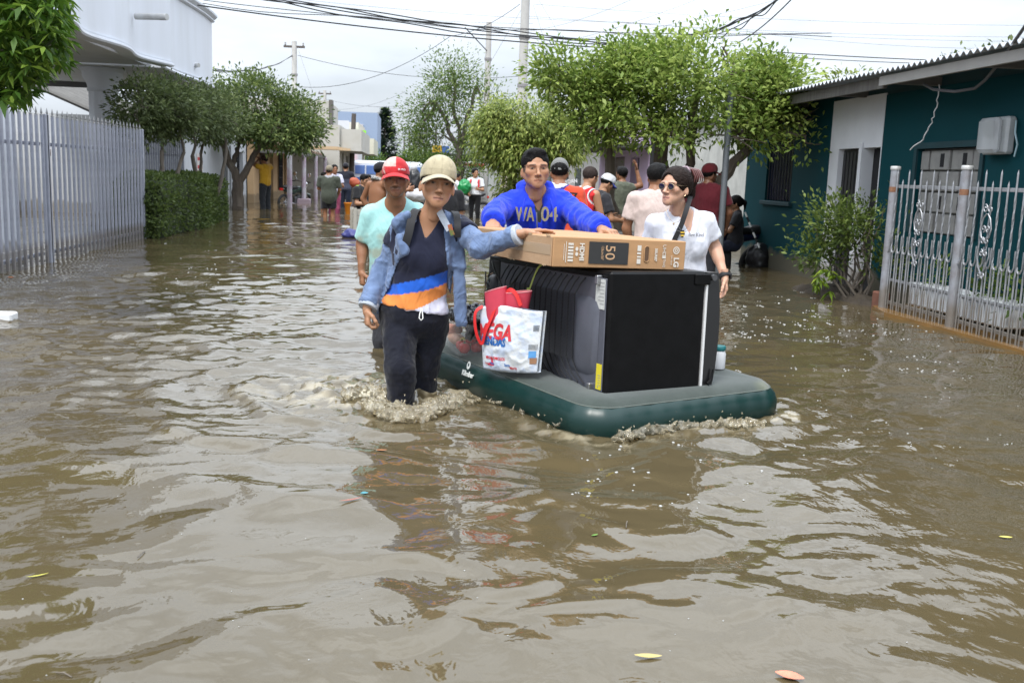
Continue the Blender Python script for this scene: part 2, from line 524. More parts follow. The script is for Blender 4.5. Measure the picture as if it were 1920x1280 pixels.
# ================================================================ solid modelling on a voxel grid (bodies, clothes, caps, bags)
class Solid:
    def __init__(s, lo, hi, h):
        s.h = h; s.lo = np.array(lo, np.float32); n = np.ceil((np.array(hi)-s.lo)/h).astype(int)+1
        s.ax = [s.lo[i]+np.arange(n[i], dtype=np.float32)*h for i in range(3)]
        s.F = np.full(n, 9.0, np.float32)
    def _sl(s, lo, hi, pad):
        r = []
        for i in range(3):
            a = int(math.floor((lo[i]-pad-s.lo[i])/s.h)); b = int(math.ceil((hi[i]+pad-s.lo[i])/s.h))+1
            a = max(a, 0); b = min(b, s.F.shape[i])
            if b <= a: return None
            r.append(slice(a, b))
        return tuple(r)
    def _eval(s, p, sl):
        return p[0](s.ax[0][sl[0]][:, None, None], s.ax[1][sl[1]][None, :, None], s.ax[2][sl[2]][None, None, :]).astype(np.float32)
    def u(s, p, k=.01):
        sl = s._sl(p[1], p[2], k+3*s.h)
        if sl is None: return s
        d = s._eval(p, sl); a = s.F[sl]
        if k > 0:
            t = np.maximum(k-np.abs(a-d), 0)/k
            s.F[sl] = np.minimum(a, d)-t*t*k*.25
        else: s.F[sl] = np.minimum(a, d)
        return s
    def sub(s, p, k=.004):
        sl = s._sl(p[1], p[2], k+3*s.h)
        if sl is None: return s
        d = -s._eval(p, sl); a = s.F[sl]
        t = np.maximum(k-np.abs(a-d), 0)/max(k, 1e-6)
        s.F[sl] = np.maximum(a, d)+t*t*k*.25
        return s
    def cut(s, fn):
        """keep only where fn(x,y,z) < 0"""
        d = fn(s.ax[0][:, None, None], s.ax[1][None, :, None], s.ax[2][None, None, :])
        s.F = np.maximum(s.F, d.astype(np.float32)); return s
    def mesh(s, smooth_it=1):
        F = s.F; ins = F < 0
        nx, ny, nz = F.shape
        c = np.zeros((nx-1, ny-1, nz-1), np.int8)
        for dx in (0, 1):
            for dy in (0, 1):
                for dz in (0, 1): c += ins[dx:nx-1+dx, dy:ny-1+dy, dz:nz-1+dz]
        act = (c > 0) & (c < 8)
        I = np.argwhere(act)
        if len(I) == 0: return np.zeros((0, 3), np.float32), np.zeros((0, 4), np.int32)
        idx = np.full(act.shape, -1, np.int32); idx[act] = np.arange(len(I))
        acc = np.zeros((len(I), 3), np.float32); cnt = np.zeros(len(I), np.float32)
        E = [((a), (b)) for a in [(i, j, k) for i in (0, 1) for j in (0, 1) for k in (0, 1)] for b in
             [(a[0]+1, a[1], a[2]), (a[0], a[1]+1, a[2]), (a[0], a[1], a[2]+1)] if max(b) <= 1]
        for a, b in E:
            va = F[I[:, 0]+a[0], I[:, 1]+a[1], I[:, 2]+a[2]]; vb = F[I[:, 0]+b[0], I[:, 1]+b[1], I[:, 2]+b[2]]
            m = (va < 0) != (vb < 0)
            t = np.where(m, va/np.where(m, va-vb, 1), 0)
            p = np.array(a, np.float32)+t[:, None]*(np.array(b, np.float32)-np.array(a, np.float32))
            acc += np.where(m[:, None], p, 0); cnt += m
        v = s.lo + (I + acc/cnt[:, None])*s.h
        fs = []
        for axis in range(3):
            o = [q for q in range(3) if q != axis]
            a = ins; n = F.shape
            sa = [slice(None)]*3; sb = [slice(None)]*3
            sa[axis] = slice(0, n[axis]-1); sb[axis] = slice(1, n[axis])
            for q in o: sa[q] = slice(1, n[q]-1); sb[q] = slice(1, n[q]-1)
            A = a[tuple(sa)]; B = a[tuple(sb)]
            for flip, mk in ((False, A & ~B), (True, ~A & B)):
                J = np.argwhere(mk)
                if not len(J): continue
                base = J.copy()
                quad = []
                for d0, d1 in ((0, 0), (1, 0), (1, 1), (0, 1)):
                    K = base.copy(); K[:, o[0]] += d0; K[:, o[1]] += d1
                    quad.append(idx[K[:, 0], K[:, 1], K[:, 2]])
                q = np.stack(quad, -1)
                if flip != (axis == 1): q = q[:, ::-1]
                fs.append(q)
        f = np.concatenate(fs)
        f = f[(f >= 0).all(1)]
        for _ in range(smooth_it): v = relax(v, f)
        return v.astype(np.float32), f.astype(np.int32)
def relax(v, f, w=.5):
    acc = np.zeros_like(v); cnt = np.zeros(len(v), np.float32)
    for i in range(4):
        a, b = f[:, i], f[:, (i+1) % 4]
        for ch in range(3):
            acc[:, ch] += np.bincount(a, v[b, ch], len(v)) + np.bincount(b, v[a, ch], len(v))
        cnt += np.bincount(a, minlength=len(v)) + np.bincount(b, minlength=len(v))
    cnt = np.maximum(cnt, 1)
    return v*(1-w) + w*acc/cnt[:, None]
def vnormals(v, f):
    n = np.cross(v[f[:, 2]]-v[f[:, 0]], v[f[:, 3]]-v[f[:, 1]])
    N = np.zeros_like(v)
    for i in range(4):
        for ch in range(3): N[:, ch] += np.bincount(f[:, i], n[:, ch], len(v))
    return N/np.maximum(np.linalg.norm(N, axis=1, keepdims=True), 1e-9)

def A3(p): return np.array([p[0], p[1], p[2]], np.float32)
def rc(a, b, ra, rb=None):
    """round cone"""
    rb = ra if rb is None else rb
    a, b = A3(a), A3(b); ab = b-a; L = float(ab@ab)+1e-9; R = max(ra, rb)
    def fn(x, y, z):
        px, py, pz = x-a[0], y-a[1], z-a[2]
        t = np.clip((px*ab[0]+py*ab[1]+pz*ab[2])/L, 0, 1)
        return np.sqrt((px-t*ab[0])**2+(py-t*ab[1])**2+(pz-t*ab[2])**2)-(ra+(rb-ra)*t)
    return fn, np.minimum(a, b)-R, np.maximum(a, b)+R
def rcf(a, b, ra, rb, flat_b=True):
    """round cone cut off flat at b (sleeves, trouser legs)"""
    fn, lo, hi = rc(a, b, ra, rb)
    a_, b_ = A3(a), A3(b); d = (b_-a_)/np.linalg.norm(b_-a_)
    def g(x, y, z): return np.maximum(fn(x, y, z), (x-b_[0])*d[0]+(y-b_[1])*d[1]+(z-b_[2])*d[2])
    return g, lo, hi
def ell(c, r, R=None):
    c, r = A3(c), np.array(r, np.float32); m = float(r.max())
    Rm = None if R is None else np.array(R, np.float32)
    def fn(x, y, z):
        px, py, pz = x-c[0], y-c[1], z-c[2]
        if Rm is not None:
            px, py, pz = (px*Rm[0, 0]+py*Rm[1, 0]+pz*Rm[2, 0], px*Rm[0, 1]+py*Rm[1, 1]+pz*Rm[2, 1], px*Rm[0, 2]+py*Rm[1, 2]+pz*Rm[2, 2])
        k0 = np.sqrt((px/r[0])**2+(py/r[1])**2+(pz/r[2])**2)
        k1 = np.sqrt((px/r[0]**2)**2+(py/r[1]**2)**2+(pz/r[2]**2)**2)
        return k0*(k0-1)/np.maximum(k1, 1e-6)
    return fn, c-m, c+m
def rbox(c, hs, r, R=None):
    c, hs = A3(c), np.array(hs, np.float32); m = float(np.linalg.norm(hs))
    Rm = None if R is None else np.array(R, np.float32)
    def fn(x, y, z):
        px, py, pz = x-c[0], y-c[1], z-c[2]
        if Rm is not None:
            px, py, pz = (px*Rm[0, 0]+py*Rm[1, 0]+pz*Rm[2, 0], px*Rm[0, 1]+py*Rm[1, 1]+pz*Rm[2, 1], px*Rm[0, 2]+py*Rm[1, 2]+pz*Rm[2, 2])
        qx, qy, qz = np.abs(px)-hs[0]+r, np.abs(py)-hs[1]+r, np.abs(pz)-hs[2]+r
        return np.sqrt(np.maximum(qx, 0)**2+np.maximum(qy, 0)**2+np.maximum(qz, 0)**2)+np.minimum(np.maximum(np.maximum(qx, qy), qz), 0)-r
    return fn, c-m, c+m

# ---------------------------------------------------------------- heads
SKIN = {'tan': (.36, .185, .105), 'brown': (.27, .125, .065), 'dark': (.17, .075, .04), 'fair': (.52, .30, .205), 'olive': (.40, .215, .125)}
_heads = {}
def head_np(kind, h=.0034):
    """male / female head in its own frame: origin between the ears at eye level, face to +y"""
    key = (kind, h)
    if key in _heads: return _heads[key]
    fem = kind == 'f'
    S = Solid((-.105, -.125, -.215), (.105, .130, .125), h)
    jw = .9 if fem else 1.0
    S.u(ell((0, -.014, .030), (.0735, .093, .083)), 0)
    S.u(ell((0, .022, -.030), (.063*jw, .060, .078)), .03)
    for sx in (-1, 1):
        S.u(rc((sx*.046*jw, -.004, -.052), (sx*.012, .064, -.097), .021, .018), .03)
        S.u(ell((sx*.043, .054, -.024), (.021, .017, .018)), .022)
        S.u(rc((sx*.047, .064, .019), (sx*.013, .082, .014), .010 if fem else .0115, .009), .014)
    S.u(ell((0, .068, -.103), (.020*jw, .016, .015)), .018)
    S.u(ell((0, .066, -.073), (.033, .019, .027)), .02)
    for sx in (-1, 1): S.sub(ell((sx*.0315, .090, -.002), (.0185, .0155, .0115)), .012)
    for sx in (-1, 1):
        S.u(ell((sx*.0315, .0690, -.002), (.0130, .0100, .0068)), .004)
        S.u(rc((sx*.045, .068, .003), (sx*.019, .0770, .0042), .0034), .004)     # upper lid
        S.u(rc((sx*.044, .066, -.0085), (sx*.021, .0745, -.0085), .0022), .005)     # lower lid
    S.u(rc((0, .082, .006), (0, .100, -.034), .0075, .0095), .012)
    S.u(ell((0, .103, -.038), (.0125, .0115, .010)), .008)
    for sx in (-1, 1): S.u(ell((sx*.0135, .091, -.0425), (.0085, .0105, .0075)), .007)
    for sx in (-1, 1): S.sub(ell((sx*.0065, .100, -.0505), (.0038, .005, .004)), .003)
    lr = .0066 if fem else .0056
    for sx in (-1, 1):
        S.u(rc((sx*.023, .077, -.0715), (sx*.004, .0885, -.0675), .0038, lr), .005)
        S.u(rc((sx*.019, .077, -.0775), (0, .0865, -.0805), .004, lr+.001), .005)
    for sx in (-1, 1): S.sub(rc((sx*.025, .084, -.0735), (0, .0965, -.0735), .0015, .0022), .003)
    for sx in (-1, 1):
        Re = Matrix.Rotation(sx*.45, 3, 'Z') @ Matrix.Rotation(-.18, 3, 'X')
        S.u(ell((sx*.0755, -.010, -.026), (.0065, .0165, .0285), Re), .008)
        S.sub(ell((sx*.0835, -.004, -.022), (.005, .0085, .015), Re), .004)
    nr = .042 if fem else .049
    S.u(rc((0, -.022, -.060), (0, -.030, -.165), nr, nr-.012), .03)
    v, f = S.mesh(1)
    _heads[key] = (v, f)
    return v, f
def head_cols(v, skin, kind, beard=0.0, lips=None, brow=(.03, .018, .012)):
    x, y, z = v[:, 0], v[:, 1], v[:, 2]; ax = np.abs(x)
    s = np.array(skin)
    c = np.tile(s, (len(v), 1)).astype(np.float32)
    c *= (.93+.14*fbm(v*40, 5, 2))[:, None]
    def mix(c, m, q): return c*(1-m[:, None])+np.array(q)*m[:, None]
    rosy = np.exp(-((ax-.042)/.018)**2-((z+.035)/.02)**2)*(y > .03)*.35
    c = mix(c, rosy, s*np.array([1.12, .92, .88]))
    if kind == 'm':      # close-cropped hair at the temples and nape
        m = smooth(.056, .062, ax)*smooth(.048, .036, y)*smooth(-.030, -.012, z+.25*np.maximum(y, 0))+smooth(-.05, -.07, y)*smooth(-.06, -.04, z)
        c = mix(c, np.clip(m, 0, 1)*.82, (.02, .015, .012))
        m = (ax > .074)*(y > -.03)*(y < .012)*(z < .004)
        c = mix(c, m.astype(np.float32), s)
    if beard:
        m = smooth(-.045, -.075, z)*smooth(.0, .04, y)*beard*smooth(.2, .6, vnoise(v*300, 3))
        m2 = np.exp(-((z+.057)/.007)**2)*(ax < .032)*(y > .06)*beard*1.3
        c = mix(c, np.clip(m+m2, 0, .85), s*.28)
    lip = smooth(.0105, .006, np.abs(z+.0742))*smooth(.027, .021, ax)*(y > .0755)
    c = mix(c, lip*.75, lips if lips else (s*np.array([.85, .62, .62])))
    c = mix(c, smooth(.0022, .0006, np.abs(z+.0735))*(ax < .024)*(y > .074), s*.18)
    bz = .0180-.25*np.maximum(ax-.035, 0)
    m = smooth(.0062, .0035, np.abs(z-bz))*smooth(.010, .015, ax)*smooth(.052, .046, ax)*(y > .055)
    c = mix(c, m*.72, brow)
    per = np.exp(-((ax-.0315)/.016)**2-((z+.003)/.012)**2)*(y > .05)*.35
    c = mix(c, per, s*.62)
    # the eye itself: lash line, white, iris
    ex = ax-.0315; ez = z+.0025
    eye = (ex/.0118)**2+(ez/.0037)**2
    m = smooth(1.25, .95, eye)*(y > .068)
    c = mix(c, m, (.15, .125, .11))
    ir = smooth(.0060, .0050, np.hypot(ex, ez*.95))*m
    c = mix(c, ir, (.018, .010, .006))
    lash = (np.exp(-((ez-.0058+.5*(ex*12)**2*.01)/.0016)**2))*(np.abs(ex) < .014)*(y > .066)
    c = mix(c, np.clip(lash, 0, 1)*.85, (.02, .012, .008))
    nos = np.exp(-((ax-.0065)/.003)**2-((z+.049)/.0028)**2)*(y > .09)
    c = mix(c, np.clip(nos, 0, 1)*.5, s*.25)
    return c
def cranium(g, dz=0):
    return ell((0, -.014, .030+dz), (.0735+g, .093+g, .083+g))
def hair_np(style, h=.004):
    key = ('hair', style, h)
    if key in _heads: return _heads[key]
    S = Solid((-.13, -.225, -.16), (.13, .115, .15), h)
    if style == 'short':
        S.u(ell((0, -.016, .036), (.0795, .098, .0885)), 0)
        S.u(ell((0, .046, .092), (.054, .032, .026)), .02)
        S.sub(ell((0, .108, -.028), (.0605, .075, .102)), .006)
        S.sub(ell((0, .062, -.085), (.115, .080, .090)), .006)
        S.cut(lambda x, y, z: -(z+.055+.25*y)+0*x)
    elif style == 'buzz':
        S.u(cranium(.005), 0)
        S.sub(ell((0, .105, -.028), (.069, .075, .104)), .006)
        S.sub(ell((0, .03, -.085), (.115, .080, .085)), .006)
        S.cut(lambda x, y, z: -(z+.055+.25*y)+0*x)
    elif style == 'under_cap':      # what shows below a cap: nape and sideburns
        S.u(cranium(.007), 0)
        S.sub(ell((0, .085, -.04), (.071, .075, .12)), .006)
        S.sub(ell((0, .045, -.09), (.115, .080, .085)), .006)
        S.cut(lambda x, y, z: -(z+.05+.1*y)+0*x)
    elif style in ('bun', 'tied', 'long'):
        S.u(cranium(.013), 0)
        S.u(ell((0, -.06, -.005), (.07, .06, .075)), .03)
        S.sub(ell((0, .105, -.030), (.066, .078, .110)), .006)
        S.sub(ell((0, .05, -.085), (.115, .080, .080)), .006)
        S.cut(lambda x, y, z: -(z+.085+.2*y)+0*x)
        if style == 'bun':
            S.u(ell((0, -.135, .050), (.058, .055, .055)), .02)
            S.u(rc((0, -.12, .03), (0, -.165, -.05), .055, .03), .02)
        elif style == 'tied':
            S.u(rc((0, -.10, .03), (0, -.15, -.01), .035, .03), .015)
            S.u(rc((0, -.15, -.01), (0, -.14, -.12), .03, .012), .02)
        else:
            for sx in (-1, 0, 1): S.u(rc((sx*.045, -.06, 0), (sx*.05, -.07, -.13), .04, .03), .02)
    v, f = S.mesh(1)
    n = vnormals(v, f)
    st = fbm(np.stack([v[:, 0]*150, np.arctan2(v[:, 2], v[:, 1]+.02)*6, v[:, 2]*20], -1), 7, 2)-.5
    v = v + n*(st*.006)[:, None].astype(np.float32)
    _heads[key] = (v, f); return v, f
def cap_crown_np(low=.018, h=.0045):
    key = ('cap', low, h)
    if key in _heads: return _heads[key]
    S = Solid((-.11, -.13, -.05), (.11, .115, .15), h)
    S.u(ell((0, -.010, .030), (.084, .105, .096)), 0)
    S.u(ell((0, .045, .055), (.066, .048, .066)), .03)
    S.cut(lambda x, y, z: -(z-low-.12*np.minimum(y, 0)-.05*y)+0*x)
    v, f = S.mesh(1); _heads[key] = (v, f); return v, f
def visor_np(length=.072, droop=.55, n=15, m=7, z0=.026):
    """curved cap peak as a thin closed plate"""
    top = []
    for j in range(m):
        t = j/(m-1)
        for i in range(n):
            a = (i/(n-1)*2-1)*1.18
            w = math.cos(a*.78)**.6
            r = t*length*w
            x = (.081+r*.30)*math.sin(a); y = (.070+.03*math.cos(a))*1.0*math.cos(a)*.98+.0 + r*(.95)
            z = z0 - droop*(abs(math.sin(a))**2)*(.028+.014*t) - t*.022
            top.append((x, y, z))
    top = np.array(top, np.float32); bot = top.copy(); bot[:, 2] -= .0045
    v = np.concatenate([top, bot]); k = n*m; f = []
    for j in range(m-1):
        for i in range(n-1):
            q = (j*n+i, j*n+i+1, (j+1)*n+i+1, (j+1)*n+i)
            f.append(q); f.append(tuple(k+p for p in reversed(q)))
    ring = [i for i in range(n)] + [j*n+n-1 for j in range(1, m)] + [(m-1)*n+i for i in range(n-2, -1, -1)] + [j*n for j in range(m-2, 0, -1)]
    for a, b in zip(ring, ring[1:]+ring[:1]): f.append((a, k+a, k+b, b))
    return v, np.array(f, np.int32)

# ---------------------------------------------------------------- hands
_hands = {}
def hand_np(curl=(.3, .35, .4, .45), thumb=.3, spread=.06, h=.0032):
    """right hand: wrist at the origin, fingers along +y, palm facing -z, thumb on the -x side"""
    key = (tuple(curl), thumb, spread, h)
    if key in _hands: return _hands[key]
    S = Solid((-.10, -.06, -.11), (.065, .21, .05), h)
    S.u(rc((0, -.05, 0), (0, .015, 0), .026, .024), 0)
    S.u(rbox((0, .052, -.002), (.040, .045, .0145), .013), .02)
    for i, (bx, ln, r) in enumerate(((-.031, .074, .0088), (-.0105, .082, .009), (.0105, .076, .0086), (.030, .060, .0076))):
        p = Vector((bx, .088-.004*abs(i-1), 0)); a = 0.0; sp = (i-1.4)*spread
        S.u(rc(p-Vector((0, .02, 0)), p, r+.001), .012)
        for L_, w, q in ((.45, 1.0, 1.0), (.31, 1.25, .92), (.24, .8, .84)):
            a += curl[i]*w
            d = Vector((math.sin(sp)*math.cos(a), math.cos(sp)*math.cos(a), -math.sin(a)))
            q2 = p+d*ln*L_
            S.u(rc(p, q2, r*q, r*q*.9), .004); p = q2
    p = Vector((-.026, .018, -.006)); az = .75
    for L_, r in ((.042, .0125), (.033, .0105), (.026, .009)):
        d = Vector((-math.sin(az), math.cos(az), -.25-thumb*.5)).normalized()
        q2 = p+d*L_
        S.u(rc(p, q2, r, r*.9), .010); p = q2; az -= thumb*.9
    v, f = S.mesh(1)
    _hands[key] = (v, f); return v, f
def xf(v, M3, t): return (v @ np.array(M3, np.float32).T + A3(t)).astype(np.float32)
def hand_frame(d, palm):
    """columns of the hand frame for fingers along d and the palm facing 'palm'"""
    y = Vector(d).normalized(); z = -Vector(palm); z = (z-y*z.dot(y)).normalized(); x = y.cross(z)
    return Matrix((x, y, z)).transposed()
# ================================================================ people
class Jt: pass
def lerp(a, b, t): return Vector(a).lerp(Vector(b), t)
SKINM = mat('skin', (.3, .16, .09), .48, vcol=True, spec=.4, sss=.12, bump=.06, bscale=220)
CLOTH = mat('cloth', (.5, .5, .5), .85, vcol=True, noise=.07, scale=30, bump=.22, bscale=420, sheen=.15, spec=.2, fold=.018, fscale=6)
HAIRM = mat('hair', (.012, .009, .008), .6, vcol=True, bump=.6, bscale=75, stretch=(1, .25, 2.2), spec=.14, noise=.35, scale=70)

def stand(x, y, face=PI, height=1.65, depth=.38, lean=0.0, fem=False, zb=None, wide=1.0):
    """joints of a standing figure; face = heading (0 looks down the street, pi looks at the camera)"""
    J = Jt(); s = height/1.65; J.s = s; J.fem = fem; J.wide = wide
    z0 = -depth if zb is None else zb
    f = Vector((math.sin(face), math.cos(face), 0)); r = Vector((math.cos(face), -math.sin(face), 0)); u = Vector((0, 0, 1))
    J.f, J.r, J.u, J.face = f, r, u, face
    def P(a, b, c): return Vector((x, y, z0)) + r*a*s + f*(b*s + lean*max(c-.9, 0)) + u*c*s
    J.P = P
    J.hd = P(0, .035, 1.545); J.nk = P(0, -.005, 1.395); J.ch = P(0, 0, 1.22); J.pv = P(0, 0, .93)
    sw = .165 if fem else .185
    for q, n in ((-1, 'L'), (1, 'R')):
        setattr(J, 'sh'+n, P(q*sw*wide, -.01, 1.345)); setattr(J, 'el'+n, P(q*(sw*wide+.055), -.02, 1.07)); setattr(J, 'wr'+n, P(q*(sw*wide+.06), .07, .84))
        setattr(J, 'hp'+n, P(q*.085, 0, .86)); setattr(J, 'kn'+n, P(q*.09, .02, .47)); setattr(J, 'an'+n, P(q*.095, -.02, .08))
    J.hyaw = J.hpitch = J.hroll = 0.0
    J.hand = {'L': ((.3, .35, .4, .45), .3), 'R': ((.3, .35, .4, .45), .3)}
    J.palm = {'L': r, 'R': -r}; J.hdir = {}
    J.hs = 1.0
    return J
def tframe(J):
    u = (J.nk-J.pv).normalized(); r = (J.shR-J.shL); r = (r-u*r.dot(u)).normalized(); f = u.cross(r)
    return r, f, u, Matrix((r, f, u)).transposed()
def torso(S, J, g, k=.05):
    r, f, u, R = tframe(J); s = J.s; w = J.wide
    cw = .148 if J.fem else .165
    S.u(ell(J.ch, ((cw*w)*s+g, .105*s*w+g, .175*s+g), R), 0)
    S.u(ell(lerp(J.ch, J.pv, .55), ((.132 if J.fem else .150)*s*w+g, .100*s*w+g, .16*s+g), R), k)
    S.u(ell(J.pv, ((.170 if J.fem else .155)*s*w+g, .118*s*w+g, .13*s+g), R), k)
    for n in 'LR':
        sh = getattr(J, 'sh'+n)
        S.u(rc(sh-u*.012*s, lerp(J.nk, sh, .2)-u*.004*s, .041*s+g*.8, .046*s+g*.8), k)
    if J.fem:
        for q in (-1, 1): S.u(ell(J.ch+f*.070*s+r*q*.066*s-u*.035*s, (.060*s+g, .052*s+g, .060*s+g), R), .04)
def vneck(J, nd, w=.074):
    r, f, u, R = tframe(J); o = J.nk; s = J.s
    def fn(x, y, z):
        px, py, pz = x-o.x, y-o.y, z-o.z
        a = px*r.x+py*r.y+pz*r.z; b = px*f.x+py*f.y+pz*f.z; c = px*u.x+py*u.y+pz*u.z
        return np.maximum(np.maximum((np.abs(a)-w*s*np.clip((c+nd*s)/(nd*s+.03), 0, 1.25))*.8, -(c+nd*s)), .015-b)
    q = A3(o+f*.1); m = .22
    return fn, q-m, q+m
def limb(S, a, b, c, ra, rb, rc_, g, k=.02):
    S.u(rc(a, b, ra+g, rb+g), k); S.u(rc(b, c, rb+g, rc_+g), k)
def bounds(J, pad=.2):
    pts = [getattr(J, k) for k in ('hd', 'nk', 'ch', 'pv', 'shL', 'shR', 'elL', 'elR', 'wrL', 'wrR', 'hpL', 'hpR', 'knL', 'knR', 'anL', 'anR')]
    a = np.array([list(p) for p in pts]); return a.min(0)-pad, a.max(0)+pad
def folds(v, f, amp, freq, seed=0, st=(1, 1, .55)):
    """crumple cloth along its normals"""
    n = vnormals(v, f)
    p = v*np.array(st, np.float32)*freq
    wp = np.stack([vnoise(p*.6+3, seed+1), vnoise(p*.6+9, seed+2), vnoise(p*.6+21, seed+3)], -1)*1.4
    a = vnoise(p+wp, seed+4); rdg = (1-np.abs(2*a-1))**2
    d = amp*(rdg*.9 + (vnoise(p*2.3+wp, seed+5)-.5)*.7 - .3)
    return (v+n*d[:, None]).astype(np.float32)
def head_frame(J):
    f = J.face+J.hyaw
    M = Matrix.Rotation(-f, 3, 'Z') @ Matrix.Rotation(J.hroll, 3, 'Y') @ Matrix.Rotation(J.hpitch, 3, 'X')
    return M
def join_np(parts):
    vs, fs, cs, n = [], [], [], 0
    for v, f, c in parts:
        vs.append(v); fs.append(f+n); cs.append(c); n += len(v)
    return np.concatenate(vs), np.concatenate(fs), np.concatenate(cs)
def obj_np(name, v, f, c, m, root):
    me = mesh_np(name, v, f, True)
    c = np.asarray(c, np.float32)
    if c.ndim == 1: c = np.tile(c, (len(v), 1))
    set_col(me, c)
    return link(name, me, m, root, world=True)

def person(J, label, skin='tan', h=.013, hh=.0055, hair=('short', (.012, .009, .008)), beard=0.0, cap=None, top=None, bottom=None,
           group='people wading in the flooded street', shoes=None, root=None, hands=True, feet=True):
    sk = np.array(SKIN[skin] if isinstance(skin, str) else skin, np.float32)
    if root is None: root = empty('person', (J.pv.x, J.pv.y, -.4), 0, label, 'person', group)
    r, f, u, R = tframe(J); s = J.s
    lo, hi = bounds(J); lo[2] = max(lo[2], min(J.anL.z, J.anR.z)-.1)
    # ---- body
    S = Solid(lo, hi, h)
    torso(S, J, -.006 if top else 0.0)
    HM = head_frame(J)
    S.u(rc(J.nk-u*.05, J.hd-u*.09*s-Vector(HM @ Vector((0, 1, 0)))*.02, (.055 if J.fem else .063)*s, (.047 if J.fem else .055)*s), .06)
    for n in 'LR':
        limb(S, getattr(J, 'sh'+n), getattr(J, 'el'+n), getattr(J, 'wr'+n), (.044 if J.fem else .052)*s*J.wide**.5, (.036 if J.fem else .041)*s, .026*s, 0, .02)
        e, w_ = getattr(J, 'el'+n), getattr(J, 'wr'+n)
        S.u(rc(lerp(e, w_, .12), lerp(e, w_, .4), .041*s, .036*s), .02)
        limb(S, getattr(J, 'hp'+n), getattr(J, 'kn'+n), getattr(J, 'an'+n), .078*s, .053*s, .036*s, -.004, .02)
        k_, a_ = getattr(J, 'kn'+n), getattr(J, 'an'+n)
        S.u(rc(lerp(k_, a_, .15), lerp(k_, a_, .45), .052*s, .046*s), .02)
        if feet: S.u(rc(a_-u*.045, a_-u*.05+f*.13*s, .034*s, .026*s), .02)
    v, fa = S.mesh(1)
    parts = [(v, fa, np.tile(sk, (len(v), 1))*(.94+.12*fbm(v*9, 2, 2))[:, None])]
    hv, hf = head_np('f' if J.fem else 'm', hh)
    hc = head_cols(hv, sk, 'f' if J.fem else 'm', beard, getattr(J, 'lips', None))
    hsc = np.array([1.05, 1, 1], np.float32)*s*J.hs
    parts.append((xf(hv*hsc, HM, J.hd), hf, hc))
    if hands:
        for n in 'LR':
            w_, e = getattr(J, 'wr'+n), getattr(J, 'el'+n)
            d = J.hdir.get(n, (w_-e).normalized())
            HF = hand_frame(d, J.palm[n]); cu, th = J.hand[n]
            qv, qf = hand_np(cu, th, h=max(.0032, h*.45))
            qv = qv.copy()
            if n == 'L': qv[:, 0] *= -1; qf = qf[:, ::-1]
            parts.append((xf(qv*s*(.92 if J.fem else 1.0), HF, w_), qf, np.tile(sk, (len(qv), 1))*(.9+.2*fbm(qv*60, 4, 2))[:, None]))
    v, fa, c = join_np(parts)
    obj_np('body', v, fa, c, SKINM, root)
    # ---- hair
    if hair:
        qv, qf = hair_np(hair[0], max(.004, hh*.9))
        qv = xf(qv*hsc, HM, J.hd)
        obj_np('hair', qv, qf, np.tile(hair[1], (len(qv), 1))*(.45+.5*fbm(qv*90, 12, 2))[:, None], HAIRM, root)
    # ---- cap
    if cap:
        cr = Matrix.Rotation(cap.get('yaw', 0), 3, 'Z') @ Matrix.Rotation(cap.get('tilt', 0), 3, 'X')
        qv, qf = cap_crown_np(cap.get('low', .02), max(.0045, hh*.9))
        lc = qv.copy()
        cc = np.tile(cap['col'], (len(qv), 1)).astype(np.float32)
        if 'fn' in cap: cc = cap['fn'](lc, cc)
        co = obj_np('cap', xf(qv*hsc, HM @ cr, J.hd+HM @ Vector((0, 0, .004))), qf, cc, CLOTH, root)
        if cap.get('visor', True):
            qv, qf = visor_np(cap.get('len', .072), cap.get('droop', .55))
            obj_np('visor', xf(qv*hsc, HM @ cr, J.hd+HM @ Vector((0, 0, .004))), qf, np.array(cap.get('vcol', cap['col'])), CLOTH, co)
    # ---- top
    if top:
        g = top.get('g', .014)*s
        S = Solid(lo, hi, h*.9)
        torso(S, J, g)
        if top.get('loose', 0):
            S.u(ell(J.pv-u*.03*s, (.150*s*J.wide+g+top['loose'], .115*s*J.wide+g+top['loose'], .24*s), R), .06)
        S.cut(lambda x, y, z: -((x-J.pv.x)*u.x+(y-J.pv.y)*u.y+(z-J.pv.z)*u.z-top.get('hem', -.05)*s))
        sl = top.get('sleeve', 'short')
        for n in 'LR':
            a, b, c_ = getattr(J, 'sh'+n), getattr(J, 'el'+n), getattr(J, 'wr'+n)
            if sl == 'short': S.u(rcf(a, lerp(a, b, top.get('sl', .68)), .047*s+g, .055*s+g, True), .03)
            elif sl == 'long':
                S.u(rc(a, b, .047*s+g, .043*s+g), .035); S.u(rcf(b, lerp(b, c_, .97), .046*s+g, .036*s+g), .02)
        if sl == 'none':
            for q, n in ((-1, 'L'), (1, 'R')):
                a = getattr(J, 'sh'+n); S.sub(rc(a+r*q*.055*s+u*.06-f*.12, a+r*q*.055*s+u*.06+f*.12, .052*s, .052*s), .01)
                S.sub(rc(a+r*q*.045*s-u*.05, getattr(J, 'el'+n), .058*s, .05*s), .01)
        nd = top.get('neck', .05)
        S.sub(rc(J.nk+f*.03*s+u*.05*s, J.nk+f*.06*s+u*.12*s, (.058 if J.fem else .064)*s, .07*s), .006)
        if nd > .05: S.sub(vneck(J, nd), .006)
        if 'fn_solid' in top: top['fn_solid'](S)
        v, fa = S.mesh(1)
        v = folds(v, fa, top.get('amp', .010), top.get('freq', 9.0), int(abs(J.pv.x)*100))
        v = folds(v, fa, top.get('amp', .010)*.3, top.get('freq', 9.0)*2.4, int(abs(J.pv.x)*100)+7, (1, 1, .8))
        cc = np.tile(top['col'], (len(v), 1)).astype(np.float32)
